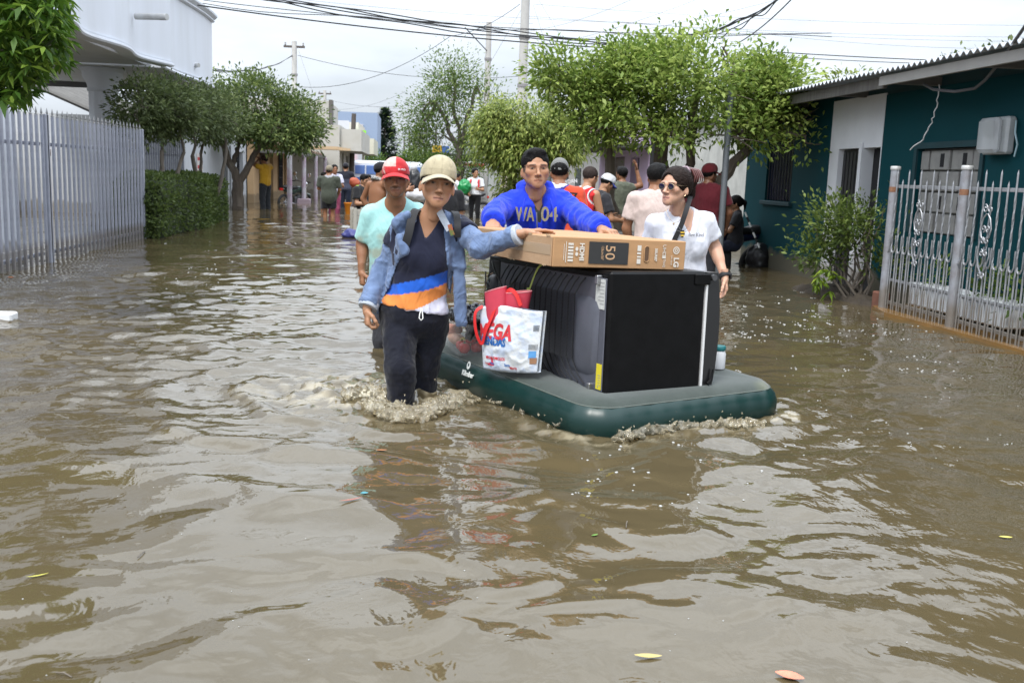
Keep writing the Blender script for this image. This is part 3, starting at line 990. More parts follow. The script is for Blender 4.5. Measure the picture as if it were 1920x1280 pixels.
        if 'fn' in top: cc = top['fn'](v, cc, J)
        obj_np(top.get('name', 'shirt'), v, fa, cc, top.get('mat', CLOTH), root)
    # ---- trousers or shorts
    if bottom:
        g = bottom.get('g', .012)*s
        S = Solid(lo, hi, h*.9)
        S.u(ell(J.pv, ((.170 if J.fem else .155)*s*J.wide+g, .118*s*J.wide+g, .13*s+g), R), 0)
        S.u(ell(J.pv+u*.08*s, ((.140 if J.fem else .148)*s*J.wide+g, .105*s*J.wide+g, .1*s+g), R), .03)
        S.cut(lambda x, y, z: ((x-J.pv.x)*u.x+(y-J.pv.y)*u.y+(z-J.pv.z)*u.z-bottom.get('waist', min(.10, top.get('hem', -.05)+.04) if top else .10)*s))
        ln = bottom.get('len', 1.0)       # 0..1 thigh, 1..2 shank
        t1, t2, t3 = bottom.get('rad', (.084, .060, .050))
        for n in 'LR':
            a, b, c_ = getattr(J, 'hp'+n), getattr(J, 'kn'+n), getattr(J, 'an'+n)
            if ln <= 1: S.u(rcf(a, lerp(a, b, ln), t1*s+g, (t1+(t2-t1)*ln+.012)*s+g), .03)
            else:
                S.u(rc(a, b, t1*s+g, t2*s+g), .03); S.u(rcf(b, lerp(b, c_, ln-1), t2*s+g, t3*s+g), .02)
        v, fa = S.mesh(1)
        v = folds(v, fa, bottom.get('amp', .009), 9.0, int(abs(J.pv.y)*100), (1, 1, .8))
        v = folds(v, fa, bottom.get('amp', .009)*.35, 21.0, int(abs(J.pv.y)*100)+5, (1, 1, 1.3))
        cc = np.tile(bottom['col'], (len(v), 1)).astype(np.float32)
        if 'fn' in bottom: cc = bottom['fn'](v, cc, J)
        obj_np(bottom.get('name', 'trousers'), v, fa, cc, CLOTH, root)
    return root
def strap(name, pts, w, n, m, root, t=.004):
    """flat band along pts; n = outward normal(s)"""
    pts = [Vector(p) for p in pts]; v = []; f = []
    if len(pts) > 3:      # smooth the band
        q = []; nn_ = []
        for i in range(len(pts)-1):
            p0, p1, p2, p3 = pts[max(i-1, 0)], pts[i], pts[i+1], pts[min(i+2, len(pts)-1)]
            for k in range(4):
                e = k/4; q.append(.5*((2*p1)+(p2-p0)*e+(2*p0-5*p1+4*p2-p3)*e*e+(3*p1-p0-3*p2+p3)*e**3))
                if isinstance(n, list): nn_.append(Vector(n[i]).normalized().lerp(Vector(n[i+1]).normalized(), e))
        q.append(pts[-1]); pts = q
        if isinstance(n, list): nn_.append(n[-1]); n = nn_
    for i, p in enumerate(pts):
        d = (pts[min(i+1, len(pts)-1)]-pts[max(i-1, 0)]).normalized()
        nn = Vector(n[i] if isinstance(n, list) else n).normalized(); sd = d.cross(nn).normalized()*w/2
        v += [p-sd, p+sd, p+sd+nn*t, p-sd+nn*t]
    for i in range(len(pts)-1):
        for k in range(4): f.append((i*4+k, i*4+(k+1) % 4, (i+1)*4+(k+1) % 4, (i+1)*4+k))
    f += [(0, 1, 2, 3), tuple((len(pts)-1)*4+k for k in (3, 2, 1, 0))]
    return MB().add(v, f).build(name, m, root, True, True)
# ---------------------------------------------------------------- the woman in front with the beige cap
DENIM = mat('denim', (.13, .22, .42), .9, vcol=True, noise=.16, scale=14, bump=.3, bscale=500, sheen=.2, spec=.15, fold=.028, fscale=9)
BLACK_STRAP = mat('black_webbing', (.012, .012, .014), .7, bump=.2, bscale=300)
WHITE_CORD = mat('white_cord', (.7, .7, .68), .7)
J = stand(0, 5.3, PI, 1.6, fem=True)
J.wide = 1.07
YW = 5.28
J.hd = at(821, 343, 5.20); J.nk = at(806, 406, 5.28); J.ch = at(795, 470, 5.30); J.pv = at(776, 588, 5.30)
J.shR = at(754, 430, 5.32); J.elR = at(717, 508, 5.36); J.wrR = at(688, 580, 5.24)
J.shL = at(860, 426, 5.30); J.elL = at(900, 462, 5.12); J.wrL = at(984, 437, 4.98)
J.hpR = at(748, 615, 5.28); J.knR = at(752, 690, 5.14); J.anR = at(752, 835, 5.22)
J.hpL = at(808, 613, 5.32); J.knL = at(796, 685, 5.36); J.anL = at(781, 806, 5.44)
J.hyaw = -.10; J.hpitch = .02; J.hroll = -.10; J.hs = 1.10
J.hand = {'L': ((.12, .16, .2, .26), .05), 'R': ((.75, .8, .85, .9), .6)}
J.palm = {'L': V(.15, -.25, -1), 'R': V(1, .2, .2)}
J.hdir = {'L': V(1, -.12, .16), 'R': V(.05, -.15, -1)}
J.lips = (.30, .13, .10)
wroot = empty('person', (0, 5.3, -.4), 0, 'woman wading in front in a beige cap, open denim shirt and navy jersey', 'person', 'people wading in the flooded street')
def jersey_cols(v, c, J):
    x, z = v[:, 0], v[:, 2]
    t = (x+.14)/.34
    b_top = .600+.075*t+.02*t*t; b_bot = .552+.030*t+.045*t*t; o_bot = .488+.16*np.maximum(t-.5, 0)
    front = v[:, 1] < 5.36
    c = c.copy()
    c[front & (z < b_top)] = (.015, .10, .50)
    c[front & (z < b_bot)] = (.62, .21, .05)
    c[front & (z < o_bot)] = (.55, .55, .66)
    return c
def cap_beige(lc, c):
    n = fbm(lc*70, 3, 3)[:, None]
    seam = (np.abs(lc[:, 0]) < .0022) | (np.abs(np.abs(lc[:, 0])-.045+.25*np.maximum(lc[:, 2]-.04, 0)) < .0018)
    c = c*(.85+.3*n)
    c[seam] *= .86
    band = np.abs(lc[:, 2]-.046) < .0025
    c[band] *= .88
    return c
person(J, None, 'tan', .0085, .0034, ('under_cap', (.012, .009, .008)), 0,
       dict(col=(.41, .355, .24), vcol=(.44, .385, .28), fn=cap_beige, len=.052, droop=.95, tilt=.13, low=.012),
       dict(col=(.011, .013, .030), g=.018, hem=.035, sleeve='short', sl=.4, neck=.115, amp=.009, freq=8, fn=jersey_cols, name='jersey'),
       dict(col=(.006, .007, .014), len=1.93, waist=.05, g=.008, rad=(.089, .070, .062), amp=.012), root=wroot)
# frayed white edge of the peak
HMw = head_frame(J)
fr = MB(); rg = random.Random(5)
vis = visor_np(.052, .95)[0]; CRW = HMw @ Matrix.Rotation(.13, 3, 'X')
for i in range(60):
    k = rg.choice((3, 4, 10, 11, 4, 10)); e = rg.random(); qv = Vector(vis[6*15+k]).lerp(Vector(vis[6*15+k+1]), e)
    p = J.hd + HMw @ V(0, 0, .004) + CRW @ (V(qv.x*1.05, qv.y, qv.z)*J.s*J.hs); q = p + HMw @ Vector((rg.uniform(-.005, .005), rg.uniform(-.001, .006), -rg.uniform(.002, .008)))
    fr.tube([p, lerp(p, q, .5)+V(rg.uniform(-.002, .002), 0, 0), q], .0006, 4)
fr.build('frayed_edge', mat('frayed_thread', (.55, .48, .36), .8), wroot, False, True)['kind'] = 'stuff'
# open denim shirt
lo, hi = bounds(J); lo[2] = .30
r, f, u, R = tframe(J)
S = Solid(lo, hi, .0075)
torso(S, J, .021)
S.u(ell(lerp(J.ch, J.pv, .7), (.165, .132, .25), R), .05)
def opening(x, y, z):
    # the front of the shirt hangs open: remove what lies between the two edges in front of the chest
    t = np.clip((.98-z)/.5, 0, 1.2)
    xl = .035-.19*t; xr = .165+.055*t
    return np.maximum(np.maximum(xl-x, x-xr), y-5.36)
F2 = opening(S.ax[0][:, None, None], S.ax[1][None, :, None], S.ax[2][None, None, :])
S.F = np.maximum(S.F, -F2)
S.cut(lambda x, y, z: -(z-.47-.03*np.sin(x*9)+.16*(x > .1)*np.clip((x-.1)*6, 0, 1))+0*y)
S.u(rcf(J.elR, lerp(J.elR, J.wrR, .9), .054, .052), 0)
S.u(rc(J.shR, J.elR, .051, .051), .04)
S.u(rc(J.shL, J.elL, .053, .054), .04); S.u(rcf(J.elL, lerp(J.elL, J.wrL, .86), .054, .047), .03)
# hanging left front panel and bunched collar on the right shoulder
S.u(rbox(V(.262, 5.235, .62), (.030, .012, .23), .010, Matrix.Rotation(-.06, 3, 'Y')), .03)
S.u(rc(V(-.065, 5.24, .93), V(-.02, 5.20, .975), .036, .026), .03)
S.u(rc(V(-.055, 5.19, .85), V(-.035, 5.18, .80), .030, .030), .03)
S.sub(rc(J.nk-u*.02, J.nk+u*.12+f*.03, .066, .085), .008)
v, fa = S.mesh(1)
v = folds(v, fa, .013, 10, 3, (1, 1, 1)); v = folds(v, fa, .005, 27, 5, (1, 1, 1))
cd = np.tile((.130, .186, .315), (len(v), 1))*(.72+.5*fbm(v*24, 6, 3))[:, None]
obj_np('denim_shirt', v, fa, cd, DENIM, wroot)
# turned-up cuffs and pale collar lining
CUFF = mat('denim_lining', (.42, .46, .52), .9, noise=.2, scale=60, bump=.3, bscale=300)
def ring(name, a, b, r0, r1, m, root):
    a, b = Vector(a), Vector(b); mb = MB()
    mb.tube([a, lerp(a, b, .15), lerp(a, b, .85), b], [r0*.94, r0, r1, r1*.94], 20)
    return mb.build(name, m, root, True, True)
ring('cuff', lerp(J.elL, J.wrL, .80), lerp(J.elL, J.wrL, .90), .054, .055, CUFF, wroot)
ring('cuff', lerp(J.elR, J.wrR, .82), lerp(J.elR, J.wrR, .96), .055, .054, CUFF, wroot)
strap('collar', [V(.145, 5.205, 1.0), V(.17, 5.185, .955), V(.20, 5.17, .905)], .035, V(-.1, -1, .3), CUFF, wroot, .008)
strap('backpack_strap', [at(796, 398, 5.30), at(780, 395, 5.24), at(772, 412, 5.185), at(766, 438, 5.165), at(759, 462, 5.17)], .042,
      [V(0, .1, 1), V(0, -.5, 1), V(0, -1, .5), V(0, -1, .1), V(0, -1, 0)], BLACK_STRAP, wroot, .006)
strap('backpack_strap', [at(852, 398, 5.30), at(856, 404, 5.22), at(858, 425, 5.17), at(857, 445, 5.175)], .036,
      [V(0, .1, 1), V(0, -.6, 1), V(0, -1, .4), V(0, -1, 0)], BLACK_STRAP, wroot, .006)
c0 = at(790, 578, 5.135)
MB().tube([c0, c0+V(-.008, -.012, -.03), c0+V(-.010, -.014, -.05), c0+V(0, -.016, -.06), c0+V(.009, -.014, -.05), c0+V(.007, -.012, -.03), c0+V(.002, 0, 0)], .003, 6).build('drawstring', WHITE_CORD, wroot, True, True)
cr0 = at(843, 421, 5.145)
strap('crest', [cr0, cr0+V(.008, 0, -.03), cr0+V(.018, .002, -.055)], .022, V(0, -1, .15), mat('crest_red', (.45, .05, .03), .7, color2=(.05, .16, .04), scale=60), wroot, .004)

# ---------------------------------------------------------------- the man in the red cap behind her
J = stand(0, 6.95, PI, 1.68)
Y0 = 6.9
J.hd = at(742, 333, 6.80); J.nk = at(742, 378, 6.9); J.ch = at(738, 440, 6.92); J.pv = at(740, 520, 6.95)
J.shR = at(695, 402, 6.92); J.elR = at(680, 455, 6.98); J.wrR = at(678, 508, 6.90)
J.shL = at(783, 400, 6.92); J.elL = at(800, 455, 6.98); J.wrL = at(795, 510, 6.9)
J.hpR = at(722, 530, 6.95); J.knR = V(J.hpR.x, 6.85, .05); J.anR = V(J.hpR.x, 6.95, -.3)
J.hpL = at(758, 530, 6.95); J.knL = V(J.hpL.x, 6.95, .05); J.anL = V(J.hpL.x, 7.05, -.3)
J.hpitch = -.07; J.hyaw = .03; J.hroll = .03; J.hs = 1.03
J.hand['R'] = ((1.0, 1.05, 1.05, 1.05), .8); J.palm['R'] = V(.9, .2, 0); J.hdir['R'] = V(.05, -.1, -1)
def redcap(lc, c):
    x, y, z = lc[:, 0], lc[:, 1], lc[:, 2]
    worn = (x > -.005) & (x < .068) & (y > .0) & (z > .062+.15*np.maximum(-x, 0))     # pale, scuffed panel
    c[worn] = (.62, .40, .36)
    c = c*(.85+.3*fbm(lc*50, 3, 2))[:, None]
    sp = (fbm(lc*45, 9, 2) > .6) & (x > .03)
    c[sp] = (.6, .42, .38)
    return c
def dirty_aqua(v, c, J):
    n = fbm(v*7, 4, 3)[:, None]; m = np.clip((n-.52)*5, 0, .7)
    return c*(1-m)+np.array([.33, .32, .22])*m
rroot = person(J, 'man in a red cap and stained aqua shirt behind the woman in front', 'brown', .0105, .0038, ('under_cap', (.010, .009, .008)), .55,
       dict(col=(.50, .030, .035), fn=redcap, len=.062, droop=.75, tilt=.10, low=.012),
       dict(col=(.33, .60, .58), g=.014, hem=-.2, sleeve='short', sl=.88, neck=.10, amp=.012, freq=7, fn=dirty_aqua),
       dict(col=(.03, .03, .035), len=1.5, name='shorts'))
HMr = head_frame(J)
text('cap_lettering', 'BE PRO', .017, J.hd+HMr @ (V(-.043, .090, .056)*1.05), HMr @ V(-1, -.55, -.12), HMr @ V(-.25, -.15, 1), WHITE_CORD, rroot, depth=.002)

# ---------------------------------------------------------------- the man in the blue hoodie behind the box
J = stand(.8, 6.3, PI, 1.7)
J.hd = at(1004, 316, 6.18); J.nk = at(1005, 362, 6.30); J.ch = at(1006, 410, 6.30); J.pv = at(1008, 520, 6.42)
J.shR = at(955, 384, 6.30); J.elR = at(928, 400, 6.10); J.wrR = at(924, 418, 5.82)
J.shL = at(1055, 382, 6.30); J.elL = at(1088, 408, 6.08); J.wrL = at(1128, 430, 5.72)
J.hpR = V(J.pv.x-.09, 6.42, J.pv.z-.06); J.knR = V(J.hpR.x, 6.4, .05); J.anR = V(J.hpR.x, 6.45, -.32)
J.hpL = V(J.pv.x+.09, 6.42, J.pv.z-.06); J.knL = V(J.hpL.x, 6.4, .05); J.anL = V(J.hpL.x, 6.45, -.32)
J.hyaw = -.06; J.hpitch = .04; J.hroll = .04; J.hs = 1.0
J.palm = {'L': V(0, 0, -1), 'R': V(0, 0, -1)}; J.hand = {'L': ((.35, .4, .4, .45), .3), 'R': ((.5, .55, .55, .6), .3)}
J.hdir = {'L': V(.55, -.8, -.12), 'R': V(-.1, -1, -.28)}
BLUE = (.012, .040, .58)
def hood(S):
    r, f, u, R = tframe(J)
    for q in (-1, 1):
        S.u(rc(J.nk+r*q*.080+u*.035-f*.01, J.nk+r*q*.055-u*.05+f*.105, .030, .020), .02)
        S.u(rc(J.nk+r*q*.080+u*.035-f*.01, J.nk-f*.075+u*.045, .030, .045), .02)
    S.sub(rc(J.nk+f*.03+u*.04, J.nk+f*.05+u*.2, .050, .07), .006)
    S.sub(vneck(J, .15, .050), .006)
hroot = person(J, 'young man in a bright blue zip hoodie leaning on the cardboard box', 'tan', .0095, .0034, ('short', (.008, .007, .007)), .12, None,
       dict(col=BLUE, g=.024, hem=-.1, sleeve='long', neck=.06, amp=.019, freq=9, fn_solid=hood, name='hoodie'),
       dict(col=(.02, .02, .03), len=1.9))
r, f, u, R = tframe(J)
GREY_T = mat('charcoal_tee', (.055, .06, .05), .9, noise=.3, scale=60)
S = Solid(bounds(J)[0], bounds(J)[1], .011); torso(S, J, .004)
S.sub(rc(J.nk+f*.02+u*.02, J.nk+f*.06+u*.12, .056, .07), .006); S.sub(vneck(J, .085, .06), .006); S.cut(lambda x, y, z: -(z-.82)+0*x+0*y)
v, fa = S.mesh(1); obj_np('undershirt', v, fa, (.05, .055, .045), CLOTH, hroot)
GOLD = mat('beige_print', (.26, .22, .14), .8, noise=.3, scale=90)
pc = at(975, 402, 6.13)
text('chest_lettering', 'WA', .115, at(984, 403, 6.135), V(1, .12, 0), V(0, 0, 1), GOLD, hroot, depth=.006, bold=.003, squash=.58)
text('chest_lettering', '04', .125, at(1030, 403, 6.135), V(1, -.10, 0), V(0, 0, 1), GOLD, hroot, depth=.006, bold=.002, squash=.85)
HB = mat('hoodie_cord', BLUE, .7)
MB().tube([at(1006, 398, 6.14), at(1007, 420, 6.135), at(1008, 440, 6.15)], .004, 6).build('zipper', mat('zip_metal', (.25, .25, .3), .4, metal=.7), hroot, True, True)
for px in (980, 1037):
    MB().tube([at(px+(4 if px < 1000 else -6), 372, 6.14), at(px, 390, 6.125), at(px+1, 415, 6.13)], .005, 6).build('drawcord', HB, hroot, True, True)
for n in 'LR':
    ring('cuff', lerp(getattr(J, 'el'+n), getattr(J, 'wr'+n), .85), lerp(getattr(J, 'el'+n), getattr(J, 'wr'+n), .99), .046, .040, HB, hroot)

# ---------------------------------------------------------------- the woman in white with sunglasses
J = stand(1.66, 6.12, PI-.15, 1.62, fem=True)
J.wide = 1.14
J.hd = at(1266, 349, 6.02); J.nk = at(1279, 399, 6.10); J.ch = at(1276, 452, 6.10); J.pv = at(1278, 560, 6.14)
J.shR = at(1229, 420, 6.08); J.elR = at(1216, 470, 6.14); J.wrR = at(1225, 515, 6.04)
J.shL = at(1322, 414, 6.12); J.elL = at(1340, 462, 6.16); J.wrL = at(1359, 520, 6.02)
J.hpR = V(J.pv.x-.09, 6.14, J.pv.z-.05); J.knR = V(J.hpR.x, 6.1, -.05); J.anR = V(J.hpR.x, 6.15, -.33)
J.hpL = V(J.pv.x+.09, 6.14, J.pv.z-.05); J.knL = V(J.hpL.x, 6.1, -.05); J.anL = V(J.hpL.x, 6.15, -.33)
J.hyaw = 1.05; J.hpitch = .02; J.hs = 1.0; J.lips = (.42, .17, .15)
J.palm['L'] = V(-.9, .1, .0); J.hdir['L'] = V(.06, -.15, -1); J.hand['L'] = ((.35, .45, .5, .55), .25)
sroot = person(J, 'woman in a white shirt and sunglasses looking aside behind the refrigerator', 'fair', .0095, .0034, ('bun', (.022, .012, .009)), 0, None,
       dict(col=(.62, .63, .69), g=.012, hem=-.12, sleeve='short', sl=.66, neck=.12, amp=.010, freq=8),
       dict(col=(.05, .06, .09), len=1.9))
HM = head_frame(J); hp = lambda x, y, z: J.hd + HM @ (V(x*1.05, y, z)*J.s*J.hs)
GLASS_D = mat('dark_lens', (.012, .010, .016), .12, spec=.4)
GILT = mat('gilt_wire', (.55, .42, .28), .25, metal=1.0)
sg = empty('sunglasses', J.hd, 0, 'gold-rimmed dark sunglasses worn by the woman in white', 'sunglasses')
for q in (-1, 1):
    pts = [(.034*q+.022*math.cos(t)*(1.0), .094-.004*abs(math.cos(t)), -.004+.0195*math.sin(t)*(1.05 if math.sin(t) < 0 else .85)) for t in np.linspace(0, 2*PI, 17)[:-1]]
    MB().add([hp(*p) for p in pts]+[hp(p[0], p[1]-.003, p[2]) for p in pts], [tuple(range(16)), tuple(reversed(range(16, 32)))]+[(k, (k+1) % 16, 16+(k+1) % 16, 16+k) for k in range(16)]).build('lens', GLASS_D, sg, False, True)
    MB().tube([hp(*p) for p in pts+pts[:1]], .0014, 6).build('rim', GILT, sg, True, True)
    MB().tube([hp(q*.056, .090, .005), hp(q*.074, .05, .004), hp(q*.082, -.005, .004)], .0016, 6).build('temple', GILT, sg, True, True)
MB().tube([hp(-.012, .096, .004), hp(0, .101, .006), hp(.012, .096, .004)], .0014, 6).build('bridge', GILT, sg, True, True)
CLAW = mat('claw_clip_brown', (.10, .03, .025), .3, coat=.3)
cl = empty('hair_clip', hp(0, -.12, .07), 0, 'brown claw clip holding the hair of the woman in white', 'hair clip')
for q in (-1, 1):
    b = MB()
    for k in range(5): b.tube([hp(q*.006, -.105-.022*k, .112), hp(q*.040, -.105-.022*k, .108-.002*k), hp(q*.064, -.108-.021*k, .065), hp(q*.060, -.108-.020*k, .028)], [.006, .007, .006, .003], 6)
    b.tube([hp(q*.012, -.098, .113), hp(q*.014, -.205, .106)], .011, 8)
    b.build('jaw', CLAW, cl, True, True)
scr = mat('scrunchie_lilac', (.5, .40, .45), .8, color2=(.1, .05, .06), scale=80)
MB().tube([hp(.034*math.cos(t), -.090+.006*math.sin(3*t), .098+.024*math.sin(t)) for t in np.linspace(0, 2*PI, 14)], .007, 6).build('scrunchie', scr, cl, True, True)
# crossbody strap, bee print, watch, necklace, ring, earring
r, f, u, R = tframe(J)
strap('crossbody_strap', [at(1294, 366, 6.12), at(1293, 374, 6.02), at(1286, 396, 5.965), at(1278, 420, 5.955), at(1268, 442, 5.955), at(1255, 470, 5.965), at(1240, 505, 5.99)], .030,
      [V(.2, -.2, 1), V(.1, -.8, .5), V(0, -1, .2), V(0, -1, .1), V(0, -1, 0), V(0, -1, 0), V(-.1, -1, 0)], BLACK_STRAP, sroot, .004)
BEE_Y, BEE_K = mat('bee_yellow', (.62, .40, .04), .8), mat('bee_black', (.01, .01, .01), .8)
bc = at(1280, 433, 5.945)
for k in range(5):
    w = (.018, .026, .028, .024, .014)[k]
    strap('bee_stripe', [bc+V(-w/2, 0, -.009*k), bc+V(w/2, 0, -.009*k)], .009, V(0, -1, 0), BEE_K if k % 2 == 0 else BEE_Y, sroot, .003)
LINE = mat('grey_line_print', (.2, .2, .22), .8)
for q in (-1, 1):
    MB().tube([bc+V(q*.012, -.002, .006), bc+V(q*.030, -.002, .026), bc+V(q*.048, 0, .022), bc+V(q*.040, -.001, .004), bc+V(q*.014, -.002, -.004)], .0012, 5).build('bee_wing', LINE, sroot, True, True)
text('shirt_lettering', 'Bee Kind', .034, bc+V(.085, -.002, -.022), V(1, .12, 0), V(0, 0, 1), LINE, sroot, depth=.002, squash=.8)
d = (J.wrL-J.elL).normalized(); wa = J.wrL-d*.012
ring('watch_band', wa-d*.013, wa+d*.013, .036, .035, BLACK_STRAP, sroot)
MB().bbox((-.006, -.018, -.020), (.006, .018, .020), .004, Matrix.Translation(wa+V(.036, -.006, 0))).build('watch_face', mat('watch_glass', (.01, .01, .012), .1), sroot, True, True)
MB().tube([at(1248, 392, 5.985), at(1252, 404, 5.965), at(1258, 413, 5.955), at(1264, 418, 5.95), at(1272, 416, 5.955), at(1282, 404, 5.975)], .0013, 5).build('necklace', GILT, sroot, True, True)
MB().lathe([(.001, -.003), (.007, -.001), (.007, .001), (.001, .003)], 10, Matrix.Translation(at(1263, 420, 5.945)) @ Matrix.Rotation(PI/2, 4, 'X')).build('pendant', GILT, sroot, True, True)
MB().tube([hp(-.080+.0, .004, -.044), hp(-.084, .008, -.052), hp(-.080, .004, -.060), hp(-.077, 0, -.052), hp(-.080, .004, -.044)], .0014, 5).build('earring', GILT, sroot, True, True)
# ================================================================ the air mattress and its load
def uv_frame(o, ang):
    """world matrix of a horizontal frame: local x along ang, local y 90 deg left of it"""
    return Matrix.Translation(o) @ Matrix.Rotation(ang, 4, 'Z')
MA = math.atan2(.447, .894)
MM = uv_frame((MC[0], MC[1], 0), MA)          # local: x across the front edge, y along the length
PVC = mat('green_vinyl', (.008, .045, .045), .34, vcol=True, noise=.08, scale=5, spec=.45)
def mattress():
    root = empty('air_mattress', MM.translation, MA, 'dark green inflated air mattress floating under the refrigerator', 'air mattress')
    # outline of a rounded rectangle, cross-section ring by ring
    n = 132; rcor = .20
    out = []
    per = []
    def corner(cx, cy, a0): return [(cx+rcor*math.cos(a), cy+rcor*math.sin(a), math.cos(a), math.sin(a)) for a in np.linspace(a0, a0+PI/2, 12)]
    W, L_ = M_W, M_L
    pts = []
    def line(a, b, nx, ny, m):
        return [(a[0]+(b[0]-a[0])*t, a[1]+(b[1]-a[1])*t, nx, ny) for t in np.linspace(0, 1, m+2)[1:-1]]
    pts += corner(rcor, rcor, PI) + line((rcor, 0), (W-rcor, 0), 0, -1, 24)
    pts += corner(W-rcor, rcor, -PI/2) + line((W, rcor), (W, L_-rcor), 1, 0, 34)
    pts += corner(W-rcor, L_-rcor, 0) + line((W-rcor, L_), (rcor, L_), 0, 1, 24)
    pts += corner(rcor, L_-rcor, PI/2) + line((0, L_-rcor), (0, rcor), -1, 0, 34)
    def lift(x, y): return .05*math.sin(min(max(y/L_, 0), 1)*PI*.5)*0 + .035*(y/L_)          # the free end rides higher
    def fold(i, x, y): return .006*math.sin(i*1.9)+.004*math.sin(i*.7)
    prof = [(-.06, -.085), (.0, -.06), (.03, -.02), (.045, .03), (.045, .075), (.030, .115), (.004, .138)]   # outward offset, height
    v = []; f = []; n = len(pts)
    for k, (o, z) in enumerate(prof):
        for i, (x, y, nx, ny) in enumerate(pts):
            bul = fold(i, x, y)*(z > .05)*.5
            v.append((x+nx*(o-.045+bul), y+ny*(o-.045+bul), z+lift(x, y)))
    for k in range(len(prof)-1):
        for i in range(n): f.append((k*n+i, k*n+(i+1) % n, (k+1)*n+(i+1) % n, (k+1)*n+i))
    me = bpy.data.meshes.new('side_wall'); me.from_pydata(v, [], f); me.polygons.foreach_set('use_smooth', [True]*len(f)); me.update()
    set_col(me, np.tile((.0028, .024, .021), (len(v), 1)))
    link('side_wall', me, PVC, root)
    # flocked top: rings shrinking inwards, quilted, sagging under the refrigerator
    FL = mat('flocked_top', (.055, .072, .062), .93, vcol=True, noise=.14, scale=18, bump=.2, bscale=260, sheen=.3)
    v = []; f = []; rings = [(0.0, .138), (-.012, .150), (-.035, .166), (-.075, .176), (-.13, .178)]
    gx = 46
    for k, (o, z) in enumerate(rings):
        for i, (x, y, nx, ny) in enumerate(pts):
            bul = fold(i, x, y)*.5
            v.append([x+nx*(o-.041+bul*(k < 2)), y+ny*(o-.041+bul*(k < 2)), z+lift(x, y)])
    for k in range(len(rings)-1):
        for i in range(n): f.append((k*n+i, k*n+(i+1) % n, (k+1)*n+(i+1) % n, (k+1)*n+i))
    last = (len(rings)-1)*n
    inner = [v[last+i] for i in range(n)]
    cx, cy = W/2, L_/2
    for t in (.86, .7, .52, .32, .12):
        s0 = len(v)
        for p in inner:
            x, y = cx+(p[0]-cx)*t, cy+(p[1]-cy)*t
            quilt = .010*(math.cos(x*2*PI/.21)*math.cos(y*2*PI/.24))
            v.append([x, y, .172+lift(x, y)+quilt-.022*(1-t)])
        prev = s0-n
        for i in range(n): f.append((prev+i, prev+(i+1) % n, s0+(i+1) % n, s0+i))
    f.append(tuple(range(len(v)-n, len(v))))
    va = np.array(v); cc = np.tile((.034, .046, .039), (len(va), 1))
    # damp, sandy scuffs
    m = np.clip((fbm(va*np.array([5, 5, 1]), 7, 3)-.50)*5, 0, .6)[:, None]*(va[:, 0:1] > .75)
    cc = cc*(1-m)+np.array([.11, .12, .07])*m
    me = bpy.data.meshes.new('flocked_top'); me.from_pydata([tuple(p) for p in v], [], f); me.polygons.foreach_set('use_smooth', [True]*len(f)); me.update()
    set_col(me, cc)
    link('flocked_top', me, FL, root)
    seam = [Vector((x+nx*(.004-.045), y+ny*(.004-.045), .139+lift(x, y))) for x, y, nx, ny in pts]
    MB().tube(seam+seam[:1], .0035, 5).build('seam', mat('seam_pale', (.09, .105, .09), .6), root, True)
    # brand mark on the long side
    WP = mat('white_print', (.75, .78, .76), .5)
    side = lambda y, z: MM @ V(-.003-.030*max(0, (z-lift(0, y)-.075)/.04)+.0, y, z)
    o = MM @ V(-.007, 1.125, .090+lift(0, 1.125)); xd = MM.to_3x3() @ V(0, -1, 0); up = MM.to_3x3() @ V(.25, 0, 1)
    text('brand_lettering', 'Klimber', .042, o, xd, up, WP, root, depth=.002, bold=.0006, squash=.92)
    c = MM @ V(.006, 1.135, .137+lift(0, 1.1)); xd = xd.normalized(); up = (up-xd*up.dot(xd)).normalized(); nz_ = xd.cross(up)
    b = MB(); ro, ri = .023, .010; k = 20
    vv = [c+xd*math.cos(2*PI*i/k)*ro*.8+up*math.sin(2*PI*i/k)*ro+nz_*.003 for i in range(k)]+[c+V(0, 0, .003)+xd*math.cos(2*PI*i/k)*ri*.7+up*math.sin(2*PI*i/k)*ri+nz_*.003 for i in range(k)]
    b.add(vv, [(i, (i+1) % k, k+(i+1) % k, k+i) for i in range(k)]); b.build('brand_emblem', WP, root, False, True)
    return root
mattress()

# ---------------------------------------------------------------- refrigerator lying on its side
FA = rad(22)
FM = Matrix.Translation((.945, 4.615, .158)) @ Matrix.Rotation(FA, 4, 'Z') @ Matrix.Rotation(rad(-1.2), 4, 'X') @ Matrix.Rotation(rad(.8), 4, 'Y')
# local: x = depth of the cabinet towards the door, y = its length (lying down), z = its width (upright now)
FD, FL_, FW = .57, 1.30, .605
fro = empty('refrigerator', FM.translation, 0, 'black refrigerator lying on its side on the air mattress', 'refrigerator')
FBLK = mat('black_enamel', (.0032, .0032, .0036), .45, noise=.5, scale=14, bump=.02, bscale=90, spec=.16)
FGREY = mat('grey_back_sheet', (.10, .105, .13), .42, metal=.25, noise=.15, scale=9, bump=.05, bscale=20)
FWIRE = mat('black_wire', (.012, .012, .014), .38, spec=.6)
b = MB(); b.bbox((0, 0, 0), (FD, FL_, FW), .012, FM); b.build('cabinet', FBLK, fro, False, True)
